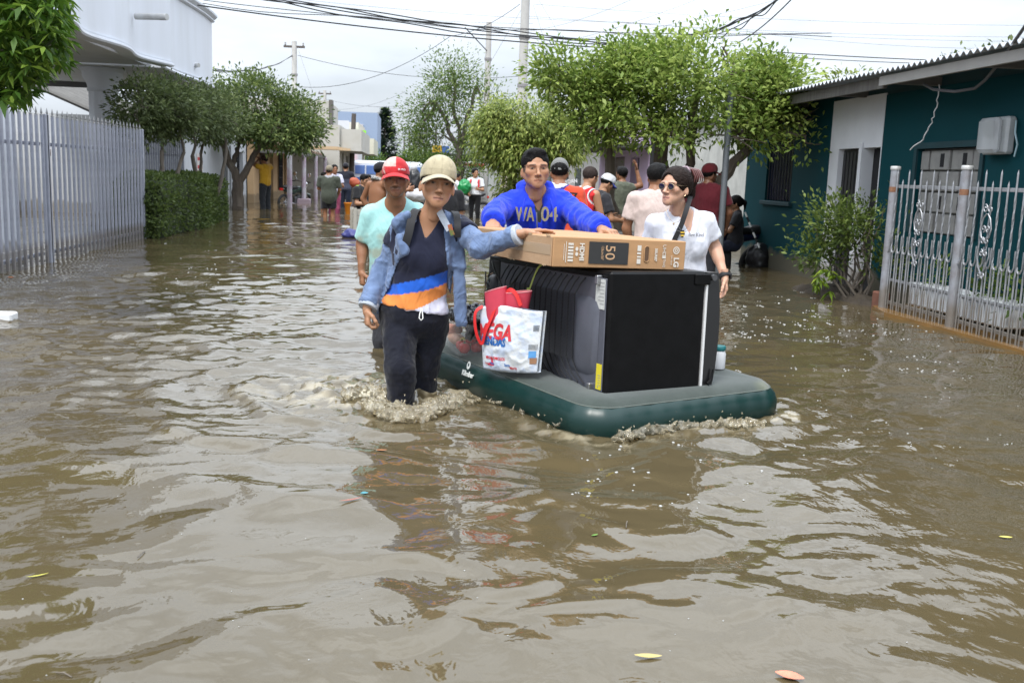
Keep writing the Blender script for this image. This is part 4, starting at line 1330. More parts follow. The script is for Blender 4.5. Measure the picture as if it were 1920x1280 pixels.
# recessed back sheet with a raised pressing
b = MB(); b.bbox((-.006, .028, .020), (.002, FL_-.16, FW-.035), .004, FM); bs = b.build('back_sheet', FGREY, fro, False, True)
b = MB()
poly = [(.075+.0, .13), (.10, .10), (.155, .085), (.30, .085), (.30, .47), (.155, .47), (.10, .455), (.075, .42)]
cp = lambda u, w_, d: FM @ V(d, u, w_)
inn = [(.10, .16), (.115, .135), (.16, .115), (.30, .115), (.30, .44), (.16, .44), (.115, .42), (.10, .395)]
k = len(poly)
b.add([cp(u, w_, -.007) for u, w_ in poly]+[cp(u, w_, -.024) for u, w_ in inn], [tuple(range(k, 2*k))]+[(i, (i+1) % k, k+(i+1) % k, k+i) for i in range(k)])
b.build('pressing', FGREY, bs, True, True)
# condenser: bars along the cabinet's width and fine wires across them
for i in range(15):
    y = .265+i*.058
    pts = [(-.010, y-.05, FW-.045), (-.022, y-.03, FW-.075), (-.034, y, FW-.13), (-.036, y, .30), (-.034, y, .15), (-.024, y-.045, .075), (-.012, y-.085, .035)]
    MB().tube([FM @ V(*p) for p in pts], .0042, 6).build('condenser_bar', FWIRE, fro, True, True)
wm = None
b0 = FM @ V(-.041, .20, .15)
for i in range(46):
    z = .15+i*(FW-.13-.15)/45
    MB().tube([FM @ V(-.0405, .255, z), FM @ V(-.0405, 1.09, z)], .0013, 4).build('condenser_wire', FWIRE, fro, False, True)
b = MB(); b.bbox((-.004, FL_-.15, .03), (.004, FL_-.01, FW-.03), .003, FM); cb = b.build('compressor_bay', mat('bay_black', (.006, .006, .007), .8), fro, False, True)
Sx = Solid((-.12, -.10, -.13), (.06, .10, .13), .008); Sx.u(ell((-.02, 0, .02), (.06, .065, .075)), 0); Sx.u(ell((-.02, 0, -.07), (.035, .05, .03)), .02)
v, fa = Sx.mesh(1); v = v @ np.array(FM.to_3x3(), np.float32).T + A3(FM @ V(.035, FL_-.08, FW-.20))
obj_np('compressor', v, fa, (.03, .03, .033), mat('compressor_paint', (.03, .03, .03), .4, vcol=True), cb)
rg = random.Random(2)
for q in range(6):
    p = [FM @ V(-.02-.03*rg.random(), FL_-.03-.10*rg.random(), .08+.47*rg.random()) for _ in range(4)]
    MB().tube([p[0], lerp(p[0], p[1], .5)+V(-.02, 0, .01), p[1], lerp(p[1], p[2], .5)+V(-.02, -.01, 0), p[2]], .004 if q % 2 else .003, 5).build('pipe', FWIRE if q % 2 else mat('copper_dull', (.3, .2, .14), .5, metal=.8), cb, True, True)
# cable
pc = [V(-.03, 1.20, .57), V(-.05, 1.12, .52), V(-.055, 1.02, .45), V(-.05, 1.08, .38), V(-.055, .95, .43), V(-.05, .80, .545), V(-.03, .76, .59)]
MB().tube([FM @ p for p in pc], .0048, 6).build('power_cable', FWIRE, fro, True, True)
for (y, z) in ((.085, FW-.045), (.115, .03)):
    b = MB(); b.bbox((-.03, y-.012, z-.022), (0, y+.012, z+.022), .003, FM); b.build('bracket', mat('zinc', (.35, .35, .36), .35, metal=.9), fro, False, True)
b = MB(); b.box((-.0085, .034, FW-.185), (-.0065, .115, FW-.04), FM); pl = b.build('rating_label', mat('paper_label', (.55, .56, .54), .7, color2=(.40, .41, .40), scale=45), fro, False, True)
for i in range(7):
    b = MB(); b.box((-.0092, .040, FW-.060-.017*i), (-.0086, .040+(.05 if i % 3 else .035), FW-.056-.017*i), FM); b.build('label_print', mat('label_ink', (.25, .25, .25), .8), pl, False, True)
b = MB(); b.box((-.0085, .032, .030), (-.0065, .078, .155), FM); pl = b.build('warning_label', mat('yellow_label', (.60, .50, .02), .6), fro, False, True)
for i in range(5):
    b = MB(); b.box((-.0092, .038, .05+.012*i), (-.0086, .06, .053+.012*i), FM); b.build('label_print', mats['label_ink'], pl, False, True)
bt = MB(); bt.add([FM @ V(-.0092, .066, .045), FM @ V(-.0092, .052, .045), FM @ V(-.0092, .059, .036), FM @ V(-.0088, .066, .045), FM @ V(-.0088, .052, .045), FM @ V(-.0088, .059, .036)], [(0, 1, 2), (3, 5, 4), (0, 3, 4, 1), (1, 4, 5, 2), (2, 5, 3, 0)]); bt.build('warning_symbol', mats['label_ink'], pl, False, True)
# door: curved slab on the far side (towards +x), pale gasket line, hinge cover, handle recess
prof = []
for t in np.linspace(0, 1, 13):
    z = .0+t*FW; prof.append((.062+.030*math.sin(t*PI)**.8, z))
v = []; yy = (0.004, FL_-.004)
outl = [(FD+.012, .004)]+[(FD+.012+a, min(max(z, .004), FW-.004)) for a, z in prof]+[(FD+.012, FW-.004)]
b = MB(); b.prism(outl, yy[0], yy[1], lambda u, w_, d: FM @ V(u, d, w_)); dr = b.build('door', mat('black_door', (.009, .009, .010), .28, spec=.5, coat=.2), fro, True, True)
b = MB(); b.bbox((FD+.000, -.004, .006), (FD+.012, FL_, FW-.06), .002, FM); b.build('door_gasket', mat('pale_gasket', (.62, .62, .62), .5), fro, False, True)
b = MB(); b.bbox((FD-.075, -.012, FW-.065), (FD+.022, .004, FW-.008), .006, FM); hg = b.build('hinge_cover', FBLK, fro, False, True)
b = MB(); b.tube([FM @ V(FD+.040, -.016, FW-.028), FM @ V(FD+.040, .01, FW-.028)], .016, 14); b.build('hinge_pin', mat('dark_zinc', (.10, .10, .105), .4, metal=.6), hg, True, True)
b = MB(); b.tube([FM @ V(FD+.040, -.010, .035), FM @ V(FD+.062, -.010, .055), FM @ V(FD+.070, -.010, .11)], [.010, .008, .004], 8); b.build('door_handle', FBLK, dr, True, True)
# leaning twist of green tape
TAPE = mat('lime_tape', (.50, .58, .14), .6)
tp = empty('tape_strip', FM @ V(-.05, .47, .3), 0, 'lime green plastic tape dangling over the refrigerator grille', 'tape')
strap('tape', [FM @ V(-.012, .60, FW+.004), FM @ V(-.05, .62, FW-.03), FM @ V(-.055, .68, .48), FM @ V(-.058, .70, .42), FM @ V(-.058, .70, .34), FM @ V(-.060, .70, .22)], .010,
      FM.to_3x3() @ V(-1, -.3, 0), TAPE, tp, .002)
b = MB(); b.bbox((-.064, .688, .40), (-.057, .712, .465), .003, FM); b.build('tape_knot', TAPE, tp, False, True)

# ---------------------------------------------------------------- television carton
BA = rad(17)
BM = Matrix.Translation((.668, 4.660, .775)) @ Matrix.Rotation(BA, 4, 'Z') @ Matrix.Rotation(rad(-1.0), 4, 'X') @ Matrix.Rotation(rad(1.6), 4, 'Y')
BW, BL, BH = .735, 1.12, .148
bro = empty('cardboard_box', BM.translation, 0, 'brown cardboard television box lying flat on the refrigerator', 'box')
KRAFT = mat('kraft_board', (.40, .225, .105), .75, noise=.14, scale=5, bump=.12, bscale=60, stretch=(1, 1, 6))
KR2 = mat('kraft_board_scuffed', (.34, .205, .11), .7, color2=(.42, .28, .17), scale=4, bump=.2, bscale=40)
CORR = mat('corrugated_edge', (.36, .25, .15), .9)
b = MB(); b.bbox((.002, .002, .002), (BW-.002, BL-.002, BH-.002), .004, BM); b.build('carton', KRAFT, bro, False, True)
b = MB(); b.bbox((-.003, .012, .004), (.0018, BL-.006, BH-.006), .002, BM); b.build('side_flap', KR2, bro, False, True)
rg = random.Random(9)
for (y, z, l) in ((.03, BH-.004, .05), (.45, .002, .09), (.72, .003, .12), (.06, .002, .05), (.25, BH-.003, .08)):
    b = MB(); pts = [(y+l*i/6, z+rg.uniform(-.004, .004)) for i in range(7)]
    b.prism(pts+[(p[0], p[1]+.007) for p in reversed(pts)], -.0055, -.0035, lambda u, w_, d: BM @ V(d, u, w_)); b.build('torn_edge', CORR, bro, False, True)
b = MB(); b.bbox((-.0046, .02, .055), (-.0032, BL-.02, .105), .0003, BM); b.build('packing_tape', mat('packing_tape', (.38, .27, .17), .25, spec=.6), bro, False, True)
FR = lambda u, w_, d: BM @ V(u, -.0004-d, w_)
def panel(name, u0, u1, w0, w1, m, d=.0012):
    b = MB(); b.prism([(u0, w0), (u1, w0), (u1, w1), (u0, w1)], 0, d, FR); return b.build(name, m, bro, False, True)
INK = mat('carton_black_print', (.022, .022, .022), .6); WHI = mat('carton_white_print', (.60, .56, .50), .7); KTX = mat('carton_kraft_print', (.48, .30, .17), .75)
panel('print_panel', .190, .405, .022, .128, INK)
R3 = BM.to_3x3(); dn = R3 @ V(0, 0, -1); rt = R3 @ V(1, 0, 0)
def btext(t, size, u, w_, m, **kw):
    # the lettering is printed sideways: reading downwards, tops to the right
    return text('lettering', t, size, FR(u, w_, .0022), dn, rt, m, bro, depth=.0006, **kw)
btext('50', .074, .302, .078, KTX)
btext('126cm/50"', .019, .262, .075, KTX, squash=.85)
btext('HDMI', .034, .150, .077, WHI, bold=.0012)
btext('UHD', .026, .606, .098, WHI)
btext('ThinQ', .018, .610, .035, WHI, squash=.85)
btext('50UR87', .019, .560, .075, WHI, bold=.0006)
btext('LG', .040, .678, .040, WHI, bold=.0014)
btext("Life's Good", .010, .652, .050, WHI)
btext('50', .001, .652, .050, WHI) if False else None
# round emblem
cE = FR(.676, .100, .002); b = MB(); k = 22
def ringpoly(c, ro, ri, name, m):
    vv = [c+rt*math.cos(2*PI*i/k)*ro+dn*math.sin(2*PI*i/k)*ro for i in range(k)]+[c+rt*math.cos(2*PI*i/k)*ri+dn*math.sin(2*PI*i/k)*ri for i in range(k)]
    MB().add(vv, [(i, (i+1) % k, k+(i+1) % k, k+i) for i in range(k)]).build(name, m, bro, False, True)
ringpoly(cE, .0185, .0135, 'emblem', WHI); ringpoly(cE, .009, .0045, 'emblem', WHI)
panel('ai_mark', .598, .618, .058, .074, WHI)
panel('handle_hole', .497, .520, .042, .112, mat('handle_dark', (.10, .055, .03), .9), .0009)
b = MB(); pts = [FR(.5085+.0135*math.cos(t), .077+(.026 if math.sin(t) > 0 else -.026)+.0125*math.sin(t), .001) for t in np.linspace(0, 2*PI, 25)]
b.tube(pts, .0022, 5); b.build('handle_rim', KRAFT, bro, True, True)
for i, (w0, w1) in enumerate(((.028, .052), (.058, .066), (.074, .084), (.090, .118))):
    panel('care_symbol', .455, .476, w0, w1, WHI)
for i in range(6):
    panel('care_symbol', .078, .106, .030+.0155*i, .040+.0155*i, WHI)
panel('care_line', .066, .069, .024, .124, WHI); panel('care_line', .056, .058, .036, .112, WHI)
for w0 in (.066, .090):
    c = FR(.124, w0, .002); vv = [c+rt*.008*math.cos(t)+dn*.010*math.sin(t) for t in np.linspace(0, 2*PI, 9)[:-1]]
    MB().add(vv, [tuple(range(8))]).build('care_symbol', WHI, bro, False, True)

# ---------------------------------------------------------------- woven shopping bag with rubber boots
BGA = rad(-42)
q0, q1 = gr(906, 690, .185), gr(1008, 712, .182)
gx = (q1-q0); BGW = gx.length; ga = math.atan2(gx.y, gx.x)
GM = Matrix.Translation(q0) @ Matrix.Rotation(ga, 4, 'Z') @ Matrix.Rotation(rad(-5), 4, 'Y')
gro = empty('shopping_bag', GM.translation, 0, 'white woven shopping bag with red handles standing beside the refrigerator', 'bag')
Hb, Db = .325, .028
nu, nv_ = 44, 40
def bag_sheet(depth, bulge, sgn):
    v = []
    for j in range(nv_+1):
        for i in range(nu+1):
            s, t = i/nu, j/nv_
            wx = s*BGW*(.99+.17*t)-.012*t
            e = math.sin(s*PI)**.6*math.sin(min(t*1.15, 1)*PI*.92)**.6 if 0 < t < 1 else 0
            cr = (fbm(np.array([[s*9, t*9, depth*7.0]]), 3, 3)[0]-.5)*.011 + (1-abs(2*vnoise(np.array([[s*7+t*3, t*8-s*4, depth]]), 9)[0]-1))**3*.007
            v.append((wx, depth+sgn*(bulge*e+cr*min(1, 4*s, 4*(1-s))), t*Hb+.012*math.sin(s*5)*t-.01*math.sin(s*PI)*(1-t)))
    return v
vf, vb = bag_sheet(0, .028, -1), bag_sheet(Db, .02, 1)
N1 = len(vf); fq = [(j*(nu+1)+i, j*(nu+1)+i+1, (j+1)*(nu+1)+i+1, (j+1)*(nu+1)+i) for j in range(nv_) for i in range(nu)]
fb = [tuple(N1+q for q in reversed(p)) for p in fq]
sides = [(j*(nu+1)+e, (j+1)*(nu+1)+e, N1+(j+1)*(nu+1)+e, N1+j*(nu+1)+e) for e in (0, nu) for j in range(nv_)]
bot = [(i, N1+i, N1+i+1, i+1) for i in range(nu)]
me = bpy.data.meshes.new('bag'); me.from_pydata([tuple(GM @ V(*p)) for p in vf+vb], [], fq+fb+sides+bot); me.polygons.foreach_set('use_smooth', [True]*len(me.polygons)); me.update()
bagm = mat('woven_plastic', (.62, .64, .65), .42, color2=(.50, .57, .70), scale=14, contrast=2.2, bump=.35, bscale=60, spec=.5)
bag_o = link('bag', me, bagm, gro, world=True)
def bagpt(s, t, off=.004):
    i = min(max(s, 0), 1)*nu; j = min(max(t, 0), 1)*nv_; i0, j0 = min(int(i), nu-1), min(int(j), nv_-1); a, c = i-i0, j-j0
    q = [Vector(vf[(j0+dj)*(nu+1)+i0+di]) for dj in (0, 1) for di in (0, 1)]
    p = (q[0]*(1-a)+q[1]*a)*(1-c)+(q[2]*(1-a)+q[3]*a)*c
    return GM @ (p+V(0, -off, 0))
def bag_text(t, size, s, t0, m, wide=.4, **kw):
    """lettering laid onto the crumpled front of the bag"""
    me = text_mesh(t, size, depth=.0002, **kw); me.materials.clear()
    import bmesh
    bm = bmesh.new(); bm.from_mesh(me); bmesh.ops.subdivide_edges(bm, edges=bm.edges, cuts=1); bm.to_mesh(me); bm.free()
    for v in me.vertices:
        z = v.co.z; v.co = bagpt(s+v.co.x/BGW, t0+v.co.y/Hb, .0035+z)
    return link('lettering', me, m, gro, world=True)
BR, BB = mat('bag_red_print', (.52, .03, .04), .45), mat('bag_blue_print', (.02, .13, .42), .45)
bag_text('MEGA', .105, .27, .60, BR, shear=.2, bold=.0035, squash=.82)
bag_text('TIENDAS', .058, .24, .455, BB, shear=.2, bold=.0022, squash=.80)
bag_text('MEGADOMICILIOS', .020, .28, .20, BR, bold=.0006, squash=.8)
bag_text('Santa', .018, .50, .115, BB, bold=.0005); bag_text('Marta', .018, .60, .075, BR, bold=.0005)
bag_text('Plaza', .016, .22, .115, BB, bold=.0004); bag_text('Centro', .014, .12, .10, BR, bold=.0004)
DKP = mat('bag_dark_print', (.08, .09, .10), .5); SKYP = mat('bag_sky_print', (.10, .30, .60), .5); BRP = mat('bag_brown_print', (.30, .16, .09), .5)
def bag_patch(name, s0, s1, t0, t1, m):
    k = 5; v = [bagpt(s0+(s1-s0)*i/k, t0+(t1-t0)*j/k, .003) for j in range(k+1) for i in range(k+1)]
    MB().add(v, [(j*(k+1)+i, j*(k+1)+i+1, (j+1)*(k+1)+i+1, (j+1)*(k+1)+i) for j in range(k) for i in range(k)]).build(name, m, gro, True, True)
for i in range(6): bag_patch('barcode_bar', .90+.014*i, .907+.014*i, .68, .78, DKP)
for i in range(8): bag_patch('barcode_bar', .86+.016*i, .867+.016*i, .38, .47, DKP)
bag_patch('photo_print', .86, .97, .25, .36, SKYP); bag_patch('photo_print', .88, .985, .15, .25, BRP)
RED_W = mat('red_webbing', (.60, .02, .02), .55, bump=.1, bscale=200)
strap('handle', [bagpt(.30, .985, .003), bagpt(.24, .80, .010), bagpt(.16, .60, .014), bagpt(.08, .42, .016), bagpt(.03, .50, .03), bagpt(-.03, .70, .04), bagpt(.0, .92, .03), bagpt(.06, 1.0, .0)],
      .019, GM.to_3x3() @ V(-.1, -1, .1), RED_W, gro, .003)
hb = GM @ V(BGW*.45, Db, Hb)
strap('handle', [GM @ V(BGW*.35, Db*.95, Hb*.97), GM @ V(BGW*.48, Db*.5, Hb+.085), GM @ V(BGW*.62, Db*.4, Hb+.075), GM @ V(BGW*.72, Db*.35, Hb+.01)], .022, GM.to_3x3() @ V(0, -1, .4), RED_W, gro, .003)
# two pale red rubber boots sticking out, each its own thing
RUB = mat('red_rubber', (.56, .050, .085), .45, noise=.08, scale=20)
for i, (lx, ly, tilt, yaw, lab) in enumerate(((.22, .015, .03, .0, 'front red rubber boot shaft sticking out of the shopping bag'), (.34, .05, .24, .3, 'rear red rubber boot shaft leaning right in the shopping bag'))):
    BMx = GM @ Matrix.Translation((BGW*lx, ly, .02)) @ Matrix.Rotation(tilt, 4, 'Y') @ Matrix.Rotation(yaw, 4, 'Z')
    bt_ = empty('rubber_boot', BMx.translation, 0, lab, 'boot')
    v = []; f = []; k = 22; zs = [0, .10, .2, .30, .375, .395, .395, .375]; rr = [.9, .9, .92, 1, 1.08, 1.10, 1.04, 1.0]
    for z, r_ in zip(zs, rr):
        for a in range(k): v.append(BMx @ V(.066*r_*math.cos(2*PI*a/k), .034*r_*math.sin(2*PI*a/k), z+(.02*math.cos(2*PI*a/k) if z > .35 else 0)))
    f = [(i_*k+a, i_*k+(a+1) % k, (i_+1)*k+(a+1) % k, (i_+1)*k+a) for i_ in range(len(zs)-1) for a in range(k)]+[tuple(reversed(range(k))), tuple((len(zs)-1)*k+a for a in range(k))]
    MB().add(v, f).build('boot_shaft', RUB, bt_, True, True)
    MB().tube([BMx @ V(.070*math.cos(2*PI*a/k), .037*math.sin(2*PI*a/k), .395+.02*math.cos(2*PI*a/k)) for a in range(k+1)], .003, 5).build('boot_rim', mat('boot_rim', (.66, .25, .27), .5), bt_, True, True)

# ---------------------------------------------------------------- clear storage bin with vegetables under a black bin bag
c0, c1, c2 = gr(860, 668, .185), gr(815, 640, .19), gr(926, 664, .185)
bx = (c2-c0); ba = math.atan2(bx.y, bx.x)
KM = Matrix.Translation(c0+V(.0, .02, .0)) @ Matrix.Rotation(rad(12), 4, 'Z')
CLEAR = bpy.data.materials.new('clear_plastic'); CLEAR.use_nodes = True
_n, _l = CLEAR.node_tree.nodes, CLEAR.node_tree.links
_b = _n['Principled BSDF']; _b.inputs['Base Color'].default_value = (.75, .76, .76, 1); _b.inputs['Roughness'].default_value = .12; _b.inputs['Alpha'].default_value = .13
kro = empty('storage_bin', KM.translation, 0, 'clear plastic bin of vegetables on the air mattress behind the shopping bag', 'storage bin')
kw, kl, kh = .26, .36, .17
def wall(name, a, b_, d, e):
    MB().box(a, b_, KM).build(name, CLEAR, kro, False, True)
wall('bin_wall', (0, 0, 0), (kw, .004, kh), 0, 0); wall('bin_wall', (0, .0045, 0), (.004, kl, kh), 0, 0); wall('bin_wall', (kw-.004, .0045, 0), (kw, kl, kh), 0, 0); wall('bin_wall', (.0045, kl-.004, 0), (kw-.0045, kl, kh), 0, 0)
MB().tube([KM @ V(*p) for p in ((-.004, -.004, kh), (kw+.004, -.004, kh), (kw+.004, kl+.004, kh), (-.004, kl+.004, kh), (-.004, -.004, kh))], .007, 6).build('bin_rim', CLEAR, kro, True, True)
TOM = mat('tomato_skin', (.50, .022, .012), .22, noise=.15, scale=20, spec=.6); STEM = mat('tomato_stem', (.06, .12, .02), .7)
spots = [(.045, .045, .034), (.115, .042, .036), (.183, .046, .034), (.085, .045, .088), (.155, .05, .088), (.05, .12, .036), (.225, .06, .036), (.21, .06, .09)]
tm = MB().lathe([(.004, -.031), (.020, -.028), (.032, -.014), (.036, .002), (.031, .020), (.018, .028), (.006, .026)], 16).mesh('tomato', True)
sm_ = MB().lathe([(.012, .0), (.004, .004), (.003, .012)], 6).mesh('stem', True)
order = ('lower left', 'lower middle', 'lower right', 'upper left', 'upper right', 'far left', 'outer right', 'topmost right')
for i, (x, y, z) in enumerate(spots):
    M = KM @ Matrix.Translation((x, y, z+.002))
    t = empty('tomato', M.translation, i*1.1, '%s red tomato of those behind the front wall of the clear bin' % order[i], 'tomato', 'tomatoes in the clear bin')
    link('fruit', tm, TOM, t); so = link('stem', sm_, STEM, t, (0, 0, .026))
for i, (x, y, z, cl_, lab, nm) in enumerate(((.10, .17, .05, (.55, .42, .06), 'yellow pepper lying behind the tomatoes in the clear bin', 'pepper'), (.19, .13, .115, (.52, .40, .05), 'yellow banana pepper on top of the tomatoes at right', 'pepper'), (.06, .24, .05, (.55, .30, .20), 'pinkish onion at the left of the clear bin', 'onion'), (.05, .30, .10, (.50, .16, .08), 'orange carrot bunch at the left end of the clear bin', 'carrot'), (.16, .26, .06, (.45, .50, .25), 'pale green cabbage at the back of the clear bin', 'cabbage'))):
    S = Solid((-.1, -.1, -.1), (.1, .1, .1), .009); S.u(ell((0, 0, 0), (.05, .035, .032)), 0); S.u(ell((.03, .01, .008), (.04, .03, .026)), .02)
    v, fa = S.mesh(1); v = xf(folds(v, fa, .006, 30, i), (KM.to_3x3() @ Matrix.Rotation(i, 3, 'Z')), KM @ V(x, y, z))
    me = mesh_np(nm, v-A3(KM @ V(x, y, z)), fa, True); o = link(nm, me, mat(nm+str(i), cl_, .4, noise=.2, scale=30), None, KM @ V(x, y, z)); tag(o, lab, nm)
# crumpled black bin bag over the bin
S = Solid((-.06, -.06, .02), (kw+.06, kl+.06, .34), .009)
S.u(ell((kw*.5, kl*.45, kh+.035), (kw*.54, kl*.5, .055)), 0); S.u(ell((kw*.75, kl*.25, kh+.03), (.10, .09, .055)), .03); S.u(ell((kw*.25, kl*.35, kh+.055), (.05, .06, .045)), .03)
S.u(rbox((kw*.62, .03, kh-.03), (.105, .024, .06), .02), .03)
v, fa = S.mesh(1); v = folds(v, fa, .020, 22, 4, (1, 1, 1)); v = folds(v, fa, .008, 60, 6, (1, 1, 1))
v = xf(v, KM.to_3x3(), KM.translation)
me = mesh_np('bin_bag', v-A3(KM.translation), fa, True)
tag(link('bin_bag', me, mat('bin_liner', (.010, .010, .012), .22, spec=.7, bump=.3, bscale=70), None, KM.translation), 'crumpled black plastic bag draped over the clear bin', 'plastic bag')
# bottle with a teal lid half hidden behind the refrigerator door
bl = gr(1346, 690, .19)
bo = empty('bottle', bl, 0, 'translucent bottle with teal lid half hidden behind the refrigerator door', 'bottle')
MB().lathe([(.036, 0), (.038, .01), (.038, .085), (.03, .10)], 18).build('bottle_body', mat('milky_plastic', (.55, .56, .58), .3), bo, True)
MB().lathe([(.034, .1005), (.036, .103), (.036, .122), (.033, .126)], 18).build('lid', mat('teal_lid', (.01, .13, .14), .4), bo, True)
# ================================================================ left side: white two-storey house, fence, yard
def ax(px, py, X):
    d = ray(px, py); t = X/d.x
    return Vector((X, d.y*t, CAM_H+d.z*t))
WHITE = mat('white_paint', (.70, .73, .80), .75, color2=(.60, .62, .66), scale=1.8, contrast=.7, stretch=(1, 1, .22), bump=.06, bscale=25, tide=0.22)
WSTAIN = mat('white_paint_stained', (.66, .69, .74), .8, color2=(.48, .47, .44), scale=1.6, contrast=.8, stretch=(1, 1, .3), bump=.1, bscale=20, tide=0.22)
SOFFIT = mat('soffit_plaster', (.60, .61, .62), .9, noise=.1, scale=2)
hw = empty('white_house', (-6, 14, -.4), 0, 'white two-storey house with curved balcony behind the picket fence on the left', 'house')
# balcony parapet, gently curved in plan, with a moulded lower lip
ys = np.linspace(6.0, 19.0, 90)
def bx_(y): return -4.47 + .10*math.cos((y-13.4)*2*PI/2.9) + .05*math.cos((y-13.4)*2*PI/5.8)
def lip(y): return 2.90
def sweep(prof, y0, y1, n, xf_, name, m, parent):
    """profile (dx, z) swept along y with x offset xf_(y)"""
    v = []; f = []; k = len(prof)
    for y in np.linspace(y0, y1, n):
        for dx, z in prof: v.append((xf_(y)+dx, y, z))
    for i in range(n-1):
        for j in range(k): f.append((i*k+j, i*k+(j+1) % k, (i+1)*k+(j+1) % k, (i+1)*k+j))
    f += [tuple(reversed(range(k))), tuple((n-1)*k+j for j in range(k))]
    return MB().add(v, f).build(name, m, parent, True, True)
sweep([(0, 2.99), (0, 5.4), (-.16, 5.4), (-.16, 2.99)], 6, 19.0, 90, bx_, 'balcony_parapet', WHITE, hw)
sweep([(.035, 2.895), (.055, 2.92), (.05, 2.95), (.025, 2.96), (.03, 2.985), (.002, 2.9885), (-.2, 2.9885), (-.2, 2.895)], 6, 19.0, 90, bx_, 'balcony_moulding', WHITE, hw)
MB().box((-8.2, 6, 2.905), (-4.76, 19.0, 3.1)).build('balcony_slab', SOFFIT, hw, world=True)
# second, set-back bay
bx2 = lambda y: -4.50-.04*math.sin((y-19)*1.3)
sweep([(0, 2.97), (0, 4.32), (-.16, 4.32), (-.16, 2.97)], 19.02, 23.6, 30, bx2, 'bay_parapet', WHITE, hw)
sweep([(.03, 2.875), (.05, 2.90), (.03, 2.93), (.04, 2.955), (0, 2.968), (-.2, 2.968), (-.2, 2.875)], 19.02, 23.6, 30, bx2, 'bay_moulding', WHITE, hw)
sweep([(.02, 4.30), (.06, 4.325), (.05, 4.36), (.09, 4.39), (.12, 4.42), (.12, 4.46), (-.1, 4.46), (-.1, 4.325)], 19.02, 23.66, 30, bx2, 'bay_cornice', WHITE, hw)
MB().box((-6.3, 23.44, 2.97), (-4.68, 23.6, 4.32)).build('bay_end_wall', WHITE, hw, world=True)
MB().box((-8.2, 19.05, 2.88), (-4.72, 23.58, 2.96)).build('bay_slab', SOFFIT, hw, world=True)
# upper wall behind the balcony and a dark gap
MB().box((-6.3, 5, 3.101), (-6.1, 18.9, 6.4)).build('upper_wall', WHITE, hw, world=True)
# pier by the gate
MB().box((-5.05, 10.6, -.4), (-4.62, 12.35, 2.90)).build('gate_pier', WHITE, hw, world=True)
MB().box((-5.12, 10.5, -.4), (-4.56, 12.42, .12)).build('pier_plinth', WHITE, hw, world=True)
# fluted column with capital
cb_ = MB(); cx, cy, n = -5.75, 19.75, 40
prof = [(.32, -.4), (.32, .05), (.28, .1), (.26, .15), (.26, 2.45)]
v = []; f = []
for r_, z in prof:
    for k in range(n):
        a = 2*PI*k/n; rr = r_*(1 - (.05 if (k % 4 in (1, 2)) and z > .12 else 0)); v.append((cx+rr*math.cos(a), cy+rr*math.sin(a), z))
f = [(i*n+k, i*n+(k+1) % n, (i+1)*n+(k+1) % n, (i+1)*n+k) for i in range(len(prof)-1) for k in range(n)]
cb_.add(v, f).build('column', WHITE, hw, False, True)
MB().lathe([(.27, 2.452), (.29, 2.48), (.27, 2.51), (.28, 2.58), (.32, 2.66), (.36, 2.72), (.36, 2.80), (.40, 2.84), (.40, 2.874)], 32, Matrix.Translation((cx, cy, 0))).build('capital', WHITE, hw, True, True)
# rain spouts
PIPE = mat('grey_pvc', (.55, .56, .56), .6, color2=(.38, .37, .35), scale=5)
p0 = V(-4.45, 17.2, 3.55)
MB().tube([V(-4.5, 17.35, 3.52), V(-3.95, 17.1, 3.50)], .052, 16).build('rain_spout', PIPE, hw, True, True)
MB().tube([V(-4.55, 21.8, 3.20), V(-4.40, 21.7, 3.19)], .045, 14).build('rain_spout', PIPE, hw, True, True)
MB().box((-4.372, 16.72, 3.75), (-4.362, 16.80, 5.2)).build('paint_peel', mat('bare_plaster', (.32, .27, .22), .9, noise=.3, scale=20), hw, world=True)
# yard behind the fence: back wall with door, low lean-to with corrugated sheets
MB().box((-9.4, 8, -.4), (-9.2, 24, 1.9)).build('yard_wall', WSTAIN, hw, world=True)
MB().box((-9.19, 13.0, -.3), (-9.14, 13.9, 1.7)).build('yard_door', mat('dark_door', (.05, .05, .055), .5), hw, world=True)
MB().box((-9.19, 23.9, -.4), (-5.55, 24.1, 2.2)).build('yard_wall', WSTAIN, hw, world=True)
MB().box((-8.2, 23.3, 2.76), (-4.9, 23.42, 2.87)).build('yard_beam', mat('dark_beam', (.10, .10, .105), .8), hw, world=True)
MB().box((-5.75, 19.6, .25), (-5.70, 20.4, .95)).build('louvre_frame', mat('dark_frame', (.03, .03, .035), .6), hw, world=True)
FIB = mat('fibre_cement', (.15, .145, .135), .9, color2=(.09, .085, .08), scale=4, bump=.2, bscale=30)
def corrugated(name, x0, x1, y0, y1, z0, z1, pitch, amp, m, parent, along='x', n=None):
    """sheet sloping from z0 at x0 to z1 at x1; waves run along x"""
    k = n or int((y1-y0)/pitch*8); v = []; f = []
    for i in range(k+1):
        y = y0+(y1-y0)*i/k; w = amp*math.sin(2*PI*(y-y0)/pitch)
        v += [(x0, y, z0+w), (x1, y, z1+w), (x0, y, z0+w-.008), (x1, y, z1+w-.008)]
    for i in range(k):
        a = i*4; c = a+4
        f += [(a, c, c+1, a+1), (a+2, a+3, c+3, c+2), (a, a+2, c+2, c), (a+1, c+1, c+3, a+3)]
    return MB().add(v, f).build(name, m, parent, False, True)
for i in range(4):
    corrugated('roof_sheet', -12.6, -7.2, 24.3+2.2*i, 26.55+2.2*i, 4.5+.006*i, 2.25+.006*i, .28, .065, FIB, hw)

